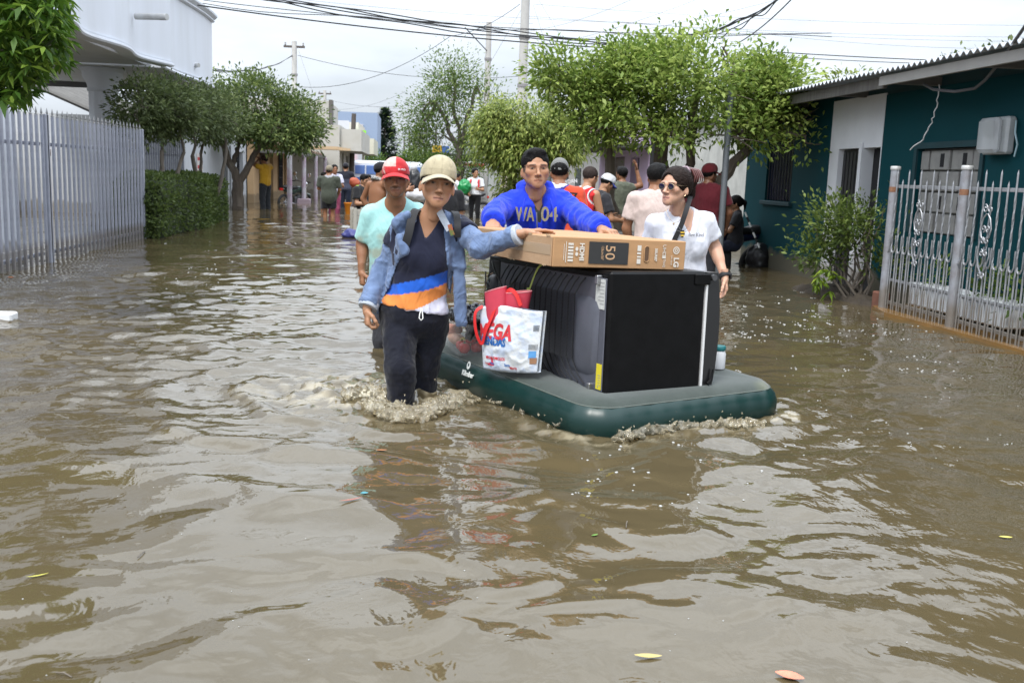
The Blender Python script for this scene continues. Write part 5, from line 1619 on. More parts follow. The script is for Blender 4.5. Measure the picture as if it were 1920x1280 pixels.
# ---------------------------------------------------------------- picket fence, bar by bar
GALV = mat('lavender_grey_steel', (.36, .375, .44), .42, metal=.35, noise=.14, scale=12, bump=.08, bscale=60, tide=0.22)
TIPM = mat('fence_tip', (.30, .30, .30), .5, metal=.5)
bar_me = MB().bbox((-.016, -.016, -.40), (.016, .016, 1.68), .004).mesh('bar')
thin_me = MB().bbox((-.012, -.012, -.36), (.012, .012, 1.62), .003).mesh('bar')
tip_me = MB().lathe([(.020, 1.682), (.020, 1.69), (.008, 1.70), (.014, 1.715), (.012, 1.73), (.001, 1.775)], 8).mesh('tip', True)
for m_, q in ((bar_me, GALV), (thin_me, GALV), (tip_me, TIPM)): m_.materials.append(q)
def fence(y0, y1, step, label, tips, X=-4.23):
    root = empty('picket_fence', (X, (y0+y1)/2, -.4), 0, label, 'fence')
    oy = -(y0+y1)/2; n = int(round((y1-y0)/step))
    for i in range(n+1):
        y = y0+(y1-y0)*i/n
        o = link('bar', bar_me, None, root, (0, y+oy, .4))
        if tips: link('tip', tip_me, None, o)
    for yy_ in (y0-.075, y1+.075): MB().bbox((-.035, yy_+oy-.035, 0), (.035, yy_+oy+.035, 2.10), .006).build('post', GALV, root)
    for z in (.10, 1.36):
        MB().bbox((-.062, y0+oy, z+.4-.02), (-.024, y1+oy, z+.4+.02), .004).build('rail', GALV, root)
    return root
fence(9.0, 12.15, .165, 'grey steel picket fence panel with tall bars at the left edge of the picture', True)
f2 = fence(12.33, 16.35, .172, 'grey steel picket gate with spear tips between the white pier and the hedge', True)
f3 = fence(17.0, 22.6, .18, 'stretch of grey picket fence behind the trimmed trees and hedge', True, -4.98)
MB().bbox((-.03, -.04, 0), (.03, .04, .09), .01).build('lock', mat('rusty_lock', (.10, .05, .03), .7), f2, loc=(0.0, -2.05, 1.62))
# snake plant in a pale pot behind the bars
sp = empty('potted_plant', (-4.62, 10.55, 0), 0, 'snake plant in a pale pot behind the fence bars at left', 'potted plant')
MB().lathe([(.12, -.38), (.15, -.1), (.17, .22), (.19, .23), (.19, .26), (.17, .26), (.165, .22)], 24).build('pot', mat('pale_pot', (.55, .56, .56), .6), sp, True)
SNK = mat('snake_leaf', (.05, .10, .03), .45, color2=(.20, .20, .06), scale=14, stretch=(1, 1, .3))
rg = random.Random(4)
for i in range(9):
    a = rg.uniform(0, 2*PI); L_ = rg.uniform(.4, .68); tl = rg.uniform(.05, .35); wv = rg.uniform(.022, .034)
    pts = []; 
    b = MB(); v = []; f = []
    for k in range(7):
        t = k/6; c = V(math.cos(a)*(.05+tl*L_*t*t*.6), math.sin(a)*(.05+tl*L_*t*t*.6), .2+L_*t); w = wv*math.sin(PI*min(.999, .25+.75*t))**.7 if t < 1 else .001
        sd = V(-math.sin(a+.6), math.cos(a+.6), 0)*w
        v += [c-sd, c+V(math.cos(a), math.sin(a), 0)*-.008, c+sd]
    f = [(k*3+j, k*3+j+1, k*3+j+4, k*3+j+3) for k in range(6) for j in range(2)]
    b.add(v, f).build('leaf', SNK, sp, True)
# ================================================================ right side: teal house, grille fence, bush, grey wall
TEAL = mat('teal_paint', (.001, .044, .054), .75, spec=.15, color2=(.002, .042, .052), scale=2.2, bump=.1, bscale=14, tide=0.24)
TEALD = mat('dark_teal_trim', (.003, .035, .045), .7, noise=.2, scale=6)
WH2 = mat('white_wash', (.62, .63, .66), .8, noise=.08, scale=2, bump=.08, bscale=20, tide=0.24)
TIMBER = mat('grey_timber', (.17, .16, .15), .85, color2=(.09, .085, .08), scale=3, stretch=(1, 8, 1), bump=.2, bscale=30)
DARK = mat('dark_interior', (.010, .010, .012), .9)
FX = 5.15
th = empty('teal_house', (7, 11, -.4), 0, 'teal single-storey house with white door bay and corrugated roof on the right', 'house')
def quadwall(name, x0, x1, rects, m, parent, top=2.25):
    """wall slab between x0,x1 made of butted rectangles (y0,y1,z0,z1)"""
    for (y0, y1, z0, z1) in rects: MB().box((x0, y0, z0), (x1, y1, z1)).build(name, m, parent, world=True)
def wall_holes(name, y0, y1, z0, z1, holes, m, parent, x0=FX, x1=FX+.15):
    """one wall mesh with rectangular holes (a grid of cells, hole cells left out)"""
    ysx = sorted({y0, y1, *[h[0] for h in holes], *[h[1] for h in holes]}); zs = sorted({z0, z1, *[h[2] for h in holes], *[h[3] for h in holes]})
    solid = {}
    for i in range(len(ysx)-1):
        for j in range(len(zs)-1):
            c = ((ysx[i]+ysx[i+1])/2, (zs[j]+zs[j+1])/2)
            solid[i, j] = not any(h[0] < c[0] < h[1] and h[2] < c[1] < h[3] for h in holes)
    v = []; idx = {}
    def P(i, j, k):
        if (i, j, k) not in idx: idx[i, j, k] = len(v); v.append((x1 if k else x0, ysx[i], zs[j]))
        return idx[i, j, k]
    f = []
    for (i, j), s in solid.items():
        if not s: continue
        f.append((P(i, j, 0), P(i, j+1, 0), P(i+1, j+1, 0), P(i+1, j, 0))); f.append((P(i, j, 1), P(i+1, j, 1), P(i+1, j+1, 1), P(i, j+1, 1)))
        for di, dj, e in ((-1, 0, ((i, j), (i, j+1))), (1, 0, ((i+1, j), (i+1, j+1))), (0, -1, ((i, j), (i+1, j))), (0, 1, ((i, j+1), (i+1, j+1)))):
            if not solid.get((i+di, j+dj), False):
                (a, b), (c, d) = e; f.append((P(a, b, 0), P(c, d, 0), P(c, d, 1), P(a, b, 1)))
    return MB().add(v, f).build(name, m, parent, False, True)
wall_holes('front_wall', 4.0, 10.72, -.4, 2.20, [(8.74, 9.90, .76, 1.60)], TEAL, th)
wall_holes('door_bay', 10.722, 12.10, -.4, 2.22, [(10.74, 11.16, -.4, 1.64), (11.24, 11.84, -.4, 1.64)], WH2, th, FX-.004, FX+.15)
wall_holes('front_wall', 12.102, 15.2, -.4, 2.26, [(13.30, 14.30, .96, 1.81)], TEAL, th)
MB().box((FX+.151, 15.05, -.4), (11, 15.2, 2.3)).build('side_wall', TEAL, th, world=True)
MB().box((FX-.002, 12.1, -.4), (FX+.0, 12.75, 2.2)).build('pilaster', TEALD, th, world=True) if False else None
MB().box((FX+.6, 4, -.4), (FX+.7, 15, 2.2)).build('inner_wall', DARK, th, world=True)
# doors
DOORM = mat('old_metal_door', (.028, .028, .03), .45, noise=.3, scale=6, metal=.2)
dm = MB(); dm.bbox((FX+.06, 11.25, -.35), (FX+.10, 11.83, 1.63), .004); dr_ = dm.build('door', DOORM, th, False, True)
for k in range(6): MB().bbox((FX+.045, 11.28+.093*k, -.3), (FX+.058, 11.34+.093*k, 1.6), .004).build('door_panel', DOORM, dr_, False, True)
MB().tube([V(FX+.02, 11.31, .9), V(FX+.02, 11.31, 1.25)], .008, 6).build('door_handle', mat('brass_dull', (.3, .25, .15), .4, metal=.8), dr_, True, True)
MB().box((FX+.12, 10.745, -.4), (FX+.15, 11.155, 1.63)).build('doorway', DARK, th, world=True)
MB().bbox((FX-.03, 11.162, -.4), (FX+.05, 11.238, 1.70), .004).build('door_frame', WH2, th, False, True)
# barred window
wf = MB().bbox((FX+.05, 13.31, .97), (FX+.08, 14.29, 1.80), .002).build('window', mat('dark_glass', (.012, .014, .03), .15, spec=.6), th, False, True)
for k in range(9): MB().tube([V(FX+.02, 13.36+.11*k, .965), V(FX+.02, 13.36+.11*k, 1.805)], .008, 6).build('window_bar', mat('bar_black', (.015, .015, .02), .4), wf, True, True)
MB().bbox((FX-.05, 13.22, .90), (FX+.10, 14.38, .955), .006).build('window_sill', TEALD, wf, False, True)
# window filled with concrete blocks
BLK = mat('concrete_block', (.19, .185, .18), .95, color2=(.27, .265, .25), scale=7, bump=.4, bscale=50)
MORT = mat('mortar', (.13, .13, .12), .95, bump=.3, bscale=60)
wb = MB().box((FX+.062, 8.745, .765), (FX+.14, 9.895, 1.595)).build('blocked_window', MORT, th, False, True)
rg = random.Random(8)
for j in range(4):
    y = 8.75-(.2 if j % 2 else 0)
    while y < 9.89:
        a, c = max(y, 8.752), min(y+.375, 9.888)
        if c-a > .06:
            o = rg.uniform(-.008, .008)
            MB().bbox((FX+.03+o, a+.008, .772+.206*j), (FX+.061, c-.008, .772+.206*j+.188), .006).build('block', BLK, wb, False, True)
            if j in (1, 3) and c-a > .3 and rg.random() < .8:
                MB().box((FX+.027+o, a+.10, .80+.206*j), (FX+.0295+o, a+.17, .93+.206*j)).build('block_cavity', DARK, wb, False, True)
        y += .39
fm_ = MB(); fm_.box((FX-.02, 8.68, 1.60), (FX+.10, 9.96, 1.66)); fm_.build('lintel', TEALD, wb, False, True)
MB().box((FX-.02, 8.68, .76), (FX+.06, 8.738, 1.598)).build('jamb', TEALD, wb, False, True); MB().box((FX-.02, 9.902, .76), (FX+.06, 9.96, 1.598)).build('jamb', TEALD, wb, False, True)
# roof: purlin, fascia board and corrugated sheets
ROOF = mat('zinc_roof', (.42, .44, .47), .45, metal=.4, noise=.2, scale=3, bump=.05, bscale=10)
for i in range(9):
    y0 = 3.2+1.36*i
    corrugated('roof_sheet', 4.60, 8.6, y0, y0+1.38, 2.335+.004*(i % 2), 2.95+.004*(i % 2), .105, .018, ROOF, th, n=80)
MB().box((4.66, 3.2, 2.205), (4.70, 9.9, 2.295)).build('fascia_board', mat('pale_fascia', (.30, .29, .275), .8, noise=.15, scale=4), th, world=True)
MB().box((4.72, 9.92, 2.19), (4.76, 15.3, 2.30)).build('fascia_board', TIMBER, th, world=True)
for y in (5.0, 6.5, 8.0, 9.6, 11.2, 12.9, 14.6): MB().box((4.71 if y < 9.9 else 4.77, y, 2.205), (8.4, y+.07, 2.29), Matrix.Shear('XZ', 4, (0, 0)) if False else None).build('rafter', TIMBER, th, world=True)
MB().box((FX+.012, 4.0, 2.19), (FX+.138, 15.19, 2.42)).build('wall_head', TEALD, th, world=True)
# electricity meter
METER = mat('milky_box', (.42, .44, .45), .25, noise=.15, scale=8)
CLR = bpy.data.materials.new('meter_cover'); CLR.use_nodes = True
_b = CLR.node_tree.nodes['Principled BSDF']; _b.inputs['Base Color'].default_value = (.6, .62, .64, 1); _b.inputs['Roughness'].default_value = .15; _b.inputs['Alpha'].default_value = .45
mt = empty('electric_meter', (FX, 8.4, 1.66), 0, 'cloudy plastic electricity meter box high on the teal wall', 'meter')
MB().bbox((FX-.09, 8.24, 1.52), (FX-.001, 8.62, 1.84), .02).build('meter_box', METER, mt, False, True)
MB().bbox((FX-.17, 8.28, 1.53), (FX-.092, 8.58, 1.83), .03).build('meter_cover', CLR, mt, False, True)
MB().bbox((FX-.14, 8.40, 1.68), (FX-.0915, 8.52, 1.79), .01).build('meter_dial', mat('meter_dial', (.2, .22, .22), .4), mt, False, True)
MB().tube([V(FX-.03, 8.22, 1.80), V(FX-.06, 8.17, 1.70), V(FX-.04, 8.15, 1.60), V(FX-.03, 8.19, 1.5)], .008, 6).build('meter_cable', mat('pale_cable', (.35, .5, .55), .5), mt, True, True)

# ---------------------------------------------------------------- grille fence with scrolls
IRON = mat('zinc_iron', (.33, .34, .36), .45, metal=.45, noise=.25, scale=14, bump=.12, bscale=50, tide=0.24)
RUSTY = mat('rusty_post', (.34, .36, .40), .5, color2=(.24, .23, .24), metal=.3, scale=9, contrast=1.2, bump=.15, bscale=40, tide=0.24)
gf = empty('grille_fence', (4.67, 8.2, 0), 0, 'grey wrought-iron fence with scrolls in front of the teal house', 'fence')
CAPM = mat('post_cap', (.55, .55, .54), .5, metal=.3)
def gpost(y, z0):
    p = MB().lathe([(.042, z0), (.042, 1.37)], 16, Matrix.Translation((4.67, y, 0))).build('post', RUSTY, gf, True, True)
    MB().lathe([(.047, 1.372), (.049, 1.378), (.049, 1.40), (.044, 1.408)], 16, Matrix.Translation((4.67, y, 0))).build('post_cap', CAPM, p, True, True)
    MB().lathe([(.0435, 1.16), (.0445, 1.18), (.0435, 1.21)], 16, Matrix.Translation((4.67, y, 0))).build('rust_patch', mat('rust', (.16, .06, .025), .9, color2=(.28, .15, .09), scale=20), p, True, True)
gpost(9.39, -.2); gpost(8.12, -.2); gpost(6.55, -.2)
def twisted(y, z0, z1, name='bar'):
    b = MB(); n = 26; v = []; f = []
    for k in range(n+1):
        z = z0+(z1-z0)*k/n; a = k*.55 if .35 < k/n < .9 else 0
        v += [(4.67+.009*math.cos(a+q*PI/2), y+.009*math.sin(a+q*PI/2), z) for q in range(4)]
    v.append((4.67, y, z1+.035))
    f = [(k*4+q, k*4+(q+1) % 4, (k+1)*4+(q+1) % 4, (k+1)*4+q) for k in range(n) for q in range(4)]+[(n*4+q, n*4+(q+1) % 4, len(v)-1) for q in range(4)]
    return b.add(v, f).build(name, IRON, gf, False, True)
yb = 6.65
bars = []
for y0, y1, n in ((8.20, 9.33, 10), (6.63, 8.04, 13), (5.4, 6.47, 9)):
    for k in range(n+1): bars.append((y0+(y1-y0)*k/n, y0, y1))
for i, (y, a, b_) in enumerate(bars):
    top = 1.34 if i % 2 == 0 else 1.25
    twisted(y, .03, top)
    MB().tube([V(4.655, y+.045, .03), V(4.655, y+.045, .60)], .006, 5).build('lower_bar', IRON, gf, False, True)
    # hooked foot of the upper bar
    MB().tube([V(4.652, y, .75), V(4.652, y, .62), V(4.652, y+.018, .585), V(4.652, y+.045, .58), V(4.652, y+.062, .60), V(4.652, y+.064, .63)], .006, 5).build('hook', IRON, gf, True, True)
for (a, b_) in ((8.15, 9.36), (6.58, 8.09), (5.3, 6.52)):
    for z in (1.215, .09): MB().bbox((4.678, a, z-.016), (4.706, b_, z+.016), .003).build('rail', IRON, gf, False, True)
    MB().bbox((4.678, a, .30), (4.70, b_, .325), .003).build('rail', IRON, gf, False, True)
def spiral(c, r0, turns, dirn, a0, n=20):
    return [V(4.642, c[0]+dirn*math.cos(a0+t*turns*2*PI)*r0*(1-.75*t), c[1]+math.sin(a0+t*turns*2*PI)*r0*(1-.75*t)) for t in np.linspace(0, 1, n)]
def scroll(yc):
    for q in (-1, 1):
        for (zc, r_, fl) in ((1.06, .035, 1), (.90, .030, -1), (.80, .028, 1), (.70, .030, 1), (.52, .026, -1)):
            MB().tube(spiral((yc+q*r_*1.05, zc), r_, 1.15, q*fl, PI/2*fl), .0062, 6).build('scroll', IRON, gf, True, True)
        MB().tube([V(4.642, yc+q*.01, 1.02), V(4.642, yc+q*.05, .98), V(4.642, yc+q*.075, .90), V(4.642, yc+q*.055, .83), V(4.642, yc+q*.012, .80)], .0062, 6).build('scroll', IRON, gf, True, True)
        MB().tube([V(4.642, yc+q*.075, .75), V(4.642, yc+q*.085, .68), V(4.642, yc+q*.05, .58), V(4.642, yc, .53)], .0062, 6).build('scroll', IRON, gf, True, True)
for y in (8.80, 7.70, 7.05, 6.0): scroll(y)
# white planter trough behind the fence
pt = empty('planter', (5.0, 8.3, .02), 0, 'long white planter trough behind the grille fence', 'planter')
WPL = mat('white_plastic', (.66, .68, .70), .5, noise=.06, scale=6)
MB().bbox((4.84, 7.62, .09), (5.06, 9.20, .27), .015).build('trough', WPL, pt, False, True); MB().bbox((4.82, 7.60, .272), (5.08, 9.22, .305), .012).build('trough_rim', WPL, pt, False, True)
for k in range(14): MB().bbox((4.828, 7.70+.108*k, .10), (4.838, 7.74+.108*k, .26), .003).build('rib', WPL, pt, False, True)
# brick stub, soil bank, grey step
MB().bbox((4.70, 9.50, -.4), (4.80, 9.70, .16), .012).build('brick', mat('red_brick_pier', (.17, .07, .045), .9, noise=.25, scale=12, bump=.3, bscale=40))
tag(bpy.data.objects['brick'], 'short red brick stub beside the first fence post', 'brick stub'); bpy.data.objects['brick'].name = 'brick_stub'
S = Solid((4.25, 9.5, -.2), (5.2, 11.6, .25), .03); S.u(ell((4.8, 10.5, -.05), (.30, .85, .13)), 0); S.u(ell((4.62, 10.9, -.04), (.22, .5, .10)), .05)
v, fa = S.mesh(1); v = folds(v, fa, .06, 7, 2, (1, 1, 1)); tag(link('soil_bank', mesh_np('soil_bank', v, fa, True), mat('wet_soil', (.045, .035, .025), .9, noise=.3, scale=9, bump=.5, bscale=30)), kind='structure')
# grey plastered wall further along and the lavender doorway
GW = mat('raw_plaster', (.50, .50, .47), .95, color2=(.36, .36, .34), scale=2.6, contrast=1.3, bump=.3, bscale=18, tide=0.24)
gw = empty('plaster_house', (7, 20, -.4), 0, 'unpainted grey plastered house wall beyond the teal house', 'house')
MB().box((5.9, 15.4, -.4), (6.1, 24.2, 2.35)).build('wall', GW, gw, world=True)
MB().box((6.1, 15.4, -.4), (10, 15.6, 2.35)).build('wall', GW, gw, world=True)
MB().box((5.80, 15.4, 2.352), (10, 24.2, 2.42)).build('roof', FIB, gw, world=True)
LAV = mat('lavender_paint', (.40, .30, .42), .7, noise=.08, scale=3)
lv = empty('lavender_house', (7, 27, -.4), 0, 'house with lavender door surround behind the men by the motorbike', 'house')
wall_holes('wall', 24.3, 31.0, -.4, 2.8, [(25.5, 26.5, -.4, 1.75), (27.3, 29.6, -.4, 1.8)], LAV, lv, 5.8, 6.0)
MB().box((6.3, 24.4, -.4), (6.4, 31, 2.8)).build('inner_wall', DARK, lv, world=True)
MB().box((5.95, 27.35, -.4), (6.05, 29.55, 1.78)).build('door', mat('brown_door', (.10, .07, .055), .6), lv, world=True)
MB().box((4.7, 24.3, 1.95), (5.78, 31, 2.05)).build('canopy', mat('dark_canopy', (.05, .05, .05), .8), lv, world=True)
MB().box((4.6, 23.2, -.4), (5.75, 26.5, .22)).build('concrete_step', mat('grey_concrete', (.34, .33, .31), .9, noise=.15, scale=5), lv, world=True)
# posts
POSTM = mat('grey_post_paint', (.09, .10, .11), .5, noise=.2, scale=8)
for (px, py, y, r_, zt, lab, m) in ((1352, 430, 12.4, .04, 2.3, 'tall grey pipe post beside the leaning trunk', POSTM), (1218, 400, 17.0, .05, 2.2, 'black square post in front of the grey plastered wall', mat('black_post', (.012, .012, .013), .5))):
    p = at(px, py, y); o = MB().lathe([(r_, -.4), (r_, zt), (r_*.6, zt+.02)], 14).build('post', m, None, True, loc=(p.x, y, 0)); tag(o, lab, 'post')
# ================================================================ far street
far = {}
POLEM = mat('concrete_pole', (.46, .45, .43), .85, noise=.12, scale=4)
WOODP = mat('wood_pole', (.10, .085, .075), .9, noise=.3, scale=5, stretch=(1, 1, .2))
INS = mat('porcelain', (.25, .24, .24), .4)
def pole(label, x, y, r0, r1, top, m=POLEM, lean=0.0, arms=1):
    root = empty('utility_pole', (x, y, -.4), 0, label, 'utility pole')
    MB().tube([V(0, 0, 0), V(lean, 0, top+.4)], [r0, r1], 12).build('shaft', m, root, True)
    for i in range(arms):
        z = top+.4-.25-i*.9
        MB().bbox((lean-.5, -.05, z-.05), (lean+.5, .05, z+.05), .01).build('crossarm', WOODP, root)
        for q in (-.42, .42): MB().lathe([(.03, z+.052), (.05, z+.09), (.03, z+.13), (.045, z+.17), (.02, z+.21)], 8, Matrix.Translation((lean+q, 0, 0))).build('insulator', INS, root, True)
    for k in range(3): MB().lathe([(r1*1.35, top-1.2-k*1.5), (r1*1.35, top-1.1-k*1.5)], 12, Matrix.Translation((lean*.85, 0, 0))).build('band', INS, root, True)
    return root
pole('tall pale concrete utility pole rising above the trees at centre', 3.50, 33, .17, .13, 8.6, lean=.03, arms=0)
pole('shorter concrete pole seen through the sparse tree left of the tallest pole', 3.24, 45, .15, .12, 7.7, arms=0)
pole('pale concrete pole with wires above the trimmed trees at left', -5.68, 50, .15, .12, 7.1, arms=1)
pole('thin concrete pole above the grey house on the left', -6.78, 80, .16, .12, 7.1, arms=1)
pole('farthest thin pole just right of the thin concrete pole', -7.2, 105, .16, .12, 6.6, arms=1)
pole('dark leaning wooden pole before the white house with red windows', -2.98, 50, .13, .11, 3.85, WOODP, .14, 0)
pole('dark grey pole top showing behind the yellow-green tree', 4.05, 30, .13, .12, 4.45, mat('dark_concrete', (.15, .15, .15), .9), 0, 0)
for i, (x, y, t) in enumerate(((-.4, 150, 7), (.5, 175, 7.5), (2.2, 160, 8), (3.0, 130, 7.2), (-1.5, 190, 7))):
    o = MB().tube([V(0, 0, -.4), V(0, 0, t)], [.16, .11], 8).build('utility_pole', WOODP, None, True, loc=(x, y, 0)); tag(o, 'tiny distant pole at the far end of the street', 'utility pole', 'distant street poles')
# --- left row beyond the white house
GW2 = mat('grey_white_wall', (.50, .52, .55), .85, noise=.08, scale=1.5, tide=0.26)
nh = empty('grey_white_house', (-7, 27, -.4), 0, 'grey-white house wall behind the third trimmed tree', 'house')
wall_holes('wall', 23.7, 33.2, -.4, 2.6, [(29.6, 30.5, -.4, 1.75), (31.4, 32.6, .4, 1.6)], GW2, nh, -5.5, -5.3)
MB().box((-6.5, 23.7, 2.6), (-5.1, 33.2, 2.75)).build('roof_slab', GW2, nh, world=True)
MB().box((-5.6, 29.6, -.4), (-5.52, 30.5, 1.75)).build('door', mat('pale_door', (.42, .44, .46), .6), nh, world=True)
wnd = MB().box((-5.6, 31.4, .4), (-5.52, 32.6, 1.6)).build('window', mat('dark_window', (.02, .022, .028), .2), nh, False, True)
for k in range(4): MB().tube([V(-5.4, 31.6+.27*k, .4), V(-5.4, 31.6+.27*k, 1.6)], .02, 6).build('window_bar', mats['bar_black'], wnd, True, True)
MB().box((-5.36, 29.25, -.4), (-5.18, 29.5, 2.59)).build('pilaster', GW2, nh, world=True)
ps = MB().box((-.006, -.35, -.45), (0, .35, .45)).build('poster', mat('poster_paper', (.55, .52, .50), .7), None, loc=(-5.285, 26.0, 1.0)); tag(ps, 'white notice with red print on the wall behind the trimmed trees', 'notice')
for k in range(4): MB().box((0.001, -.28, .28-.2*k), (.004, .28, .36-.2*k)).build('printed_line', mat('red_print', (.45, .06, .06), .7), ps)
# --- beige house with a porch on posts
BEI = mat('beige_paint', (.60, .40, .22), .8, noise=.08, scale=2, tide=0.26)
bh = empty('beige_house', (-6, 37, -.4), 0, 'beige house with tiled porch roof on white posts at left', 'house')
wall_holes('wall', 33.4, 43.0, -.4, 2.5, [(34.6, 36.0, .3, 1.7), (37.2, 38.1, -.4, 1.75), (39.3, 40.4, .3, 1.7), (41.2, 42.0, -.4, 1.7)], BEI, bh, -5.3, -5.1)
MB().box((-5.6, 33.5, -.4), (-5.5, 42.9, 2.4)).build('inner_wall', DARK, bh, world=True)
MB().box((-5.08, 33.4, 1.9), (-5.05, 34.4, 2.3)).build('blue_board', mat('sky_blue_paint', (.10, .32, .48), .7), bh, world=True)
for (a, c) in ((34.6, 36.0), (39.3, 40.4)):
    for k in range(6): MB().tube([V(-5.05, a+(c-a)*k/5, .3), V(-5.05, a+(c-a)*k/5, 1.7)], .015, 5).build('window_bar', mats['bar_black'], bh, True, True)
    for k in range(4): MB().tube([V(-5.04, a, .35+.43*k), V(-5.04, c, .35+.43*k)], .015, 5).build('window_bar', mats['bar_black'], bh, True, True)
TILE = mat('clay_tile', (.16, .10, .075), .9, noise=.35, scale=9)
tile_me = MB().add([V(0, -.11, 0), V(0, -.06, .05), V(0, .0, .065), V(0, .06, .05), V(0, .11, 0), V(1.9, -.11, .55), V(1.9, -.06, .60), V(1.9, 0, .615), V(1.9, .06, .60), V(1.9, .11, .55)],
                   [(0, 1, 6, 5), (1, 2, 7, 6), (2, 3, 8, 7), (3, 4, 9, 8), (0, 4, 3, 2, 1)]).mesh('roof_tile', True); tile_me.materials.append(TILE)
for k in range(45):
    o = link('roof_tile', tile_me, None, bh); o.matrix_parent_inverse = mw(bh).inverted(); o.matrix_basis = Matrix.Translation((-3.75, 33.4+.23*k, 1.72)) @ Matrix.Rotation(PI, 4, 'Z')
RAFT = mat('new_timber', (.50, .36, .22), .8)
for k in range(4): MB().box((-5.0, 40.6+.9*k, 1.95), (-2.9+.1*k, 40.7+.9*k, 2.05), Matrix.Translation((0, 0, 0))).build('rafter', RAFT, bh, world=True)
MB().box((-5.0, 33.4, 1.62), (-3.6, 33.5, 1.72)).build('porch_beam', TIMBER, bh, world=True); MB().box((-3.72, 33.52, 1.60), (-3.60, 43.2, 1.70)).build('porch_beam', TIMBER, bh, world=True)
PSTM = mat('post_white_pink', (.55, .56, .58), .7, color2=(.42, .28, .38), scale=2.4, contrast=1.5)
for (y, n) in ((30.6, 0), (34.6, 1), (38.8, 2), (42.9, 2)):
    MB().lathe([(.075, -.4), (.075, 1.62), (.06, 1.63)], 12, Matrix.Translation((-3.62, y, 0))).build('porch_post', PSTM, bh, True, True)
MB().bbox((-3.85, 34.4, -.4), (-3.40, 34.85, .16), .03).build('post_base', mat('pink_concrete', (.34, .26, .29), .9), bh, False, True)
# --- big bare grey house with its gable wall towards us
gh = empty('bare_concrete_house', (-4.5, 47, -.4), 0, 'pale grey concrete house with projecting balcony beyond the beige house', 'house')
RAW = mat('pale_raw_plaster', (.50, .49, .46), .9, color2=(.40, .38, .33), scale=1.0, contrast=.9, bump=.2, bscale=8, tide=0.26)
MB().box((-9, 43.3, -.4), (-3.05, 43.5, 3.0)).build('gable_wall', RAW, gh, world=True)
wall_holes('street_wall', 43.52, 52, -.4, 3.0, [(44.8, 46.0, -.4, 1.9), (47.5, 49.5, .4, 1.8)], RAW, gh, -3.25, -3.05)
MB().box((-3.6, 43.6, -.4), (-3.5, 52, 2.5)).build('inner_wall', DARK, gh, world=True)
MB().box((-3.045, 43.45, 1.95), (-2.15, 52, 2.1)).build('balcony_slab', RAW, gh, world=True)
MB().box((-2.25, 43.45, 2.102), (-2.15, 52, 2.85)).build('balcony_parapet', RAW, gh, world=True); MB().box((-3.045, 43.45, 2.102), (-2.252, 43.55, 2.85)).build('balcony_parapet', RAW, gh, world=True)
MB().box((-8.5, 44.5, 3.002), (-3.6, 50, 4.05)).build('roof_parapet', RAW, gh, world=True)
MB().box((-3.595, 44.5, 3.002), (-3.45, 45.2, 4.1)).build('chimney_stub', mat('dark_render', (.12, .11, .1), .9), gh, world=True)
# --- white house with red shutters, green-white balcony, blue block behind
wh3 = empty('white_red_house', (-4, 58, -.4), 0, 'white house with red window shutters behind the wooden pole', 'house')
wall_holes('wall', 52.3, 66, -.4, 2.4, [(53.5, 55.0, .5, 1.7), (57, 58, -.4, 1.7)], WH2, wh3, -3.4, -3.2)
for k, (a, c) in enumerate(((53.52, 54.0), (54.5, 54.98))): MB().box((-3.3, a, .52), (-3.17, c, 1.68)).build('shutter', mat('red_shutter', (.36, .02, .03), .6), wh3, world=True)
MB().box((-3.38, 54.02, .52), (-3.32, 54.48, 1.68)).build('window', mats['dark_window'], wh3, world=True)
MB().box((-9, 52.3, 2.402), (-3.2, 66, 2.6)).build('roof_slab', WH2, wh3, world=True); MB().box((-3.6, 52.5, -.4), (-3.5, 65, 2.3)).build('inner_wall', DARK, wh3, world=True)
MB().box((-9, 52.1, -.4), (-3.2, 52.29, 3.6)).build('gable_wall', WH2, wh3, world=True)
MB().box((-3.195, 55.5, 1.55), (-1.9, 60.5, 1.65)).build('red_awning', mat('red_awning', (.50, .07, .05), .7), wh3, world=True)
gb = empty('green_trim_house', (-3.5, 70, -.4), 0, 'house with lime green panel and cream balcony behind the wooden pole', 'house')
MB().box((-9, 67, -.4), (-3.5, 76, 4.2)).build('wall', mat('cream_paint', (.55, .52, .45), .8), gb, world=True)
MB().box((-3.495, 66.9, 2.2), (-2.5, 75, 3.2)).build('balcony', mat('cream_balcony', (.52, .50, .40), .8), gb, world=True)
MB().box((-3.9, 66.8, 2.35), (-3.0, 66.88, 3.7)).build('green_panel', mat('lime_paint', (.22, .55, .03), .7), gb, world=True)
for k in range(3): MB().box((-8+1.6*k, 66.9, 2.2), (-7.1+1.6*k, 66.99, 3.3)).build('window', mats['dark_window'], gb, world=True)
bb = empty('blue_building', (-5, 92, -.4), 0, 'pale blue flat-roofed building far down the left side', 'building')
MB().box((-12, 88, -.4), (-3.0, 98, 6.0)).build('wall', mat('pale_blue_paint', (.26, .33, .46), .8, noise=.05), bb, world=True)
MB().box((-11, 87.9, 1.2), (-4.2, 87.99, 5.0)).build('panel', mat('pale_grey_paint', (.48, .48, .52), .8), bb, world=True)
for k in range(3): MB().box((-9+2*k, 87.8, 3.2), (-8+2*k, 87.89, 4.4)).build('window', mats['dark_window'], bb, world=True)
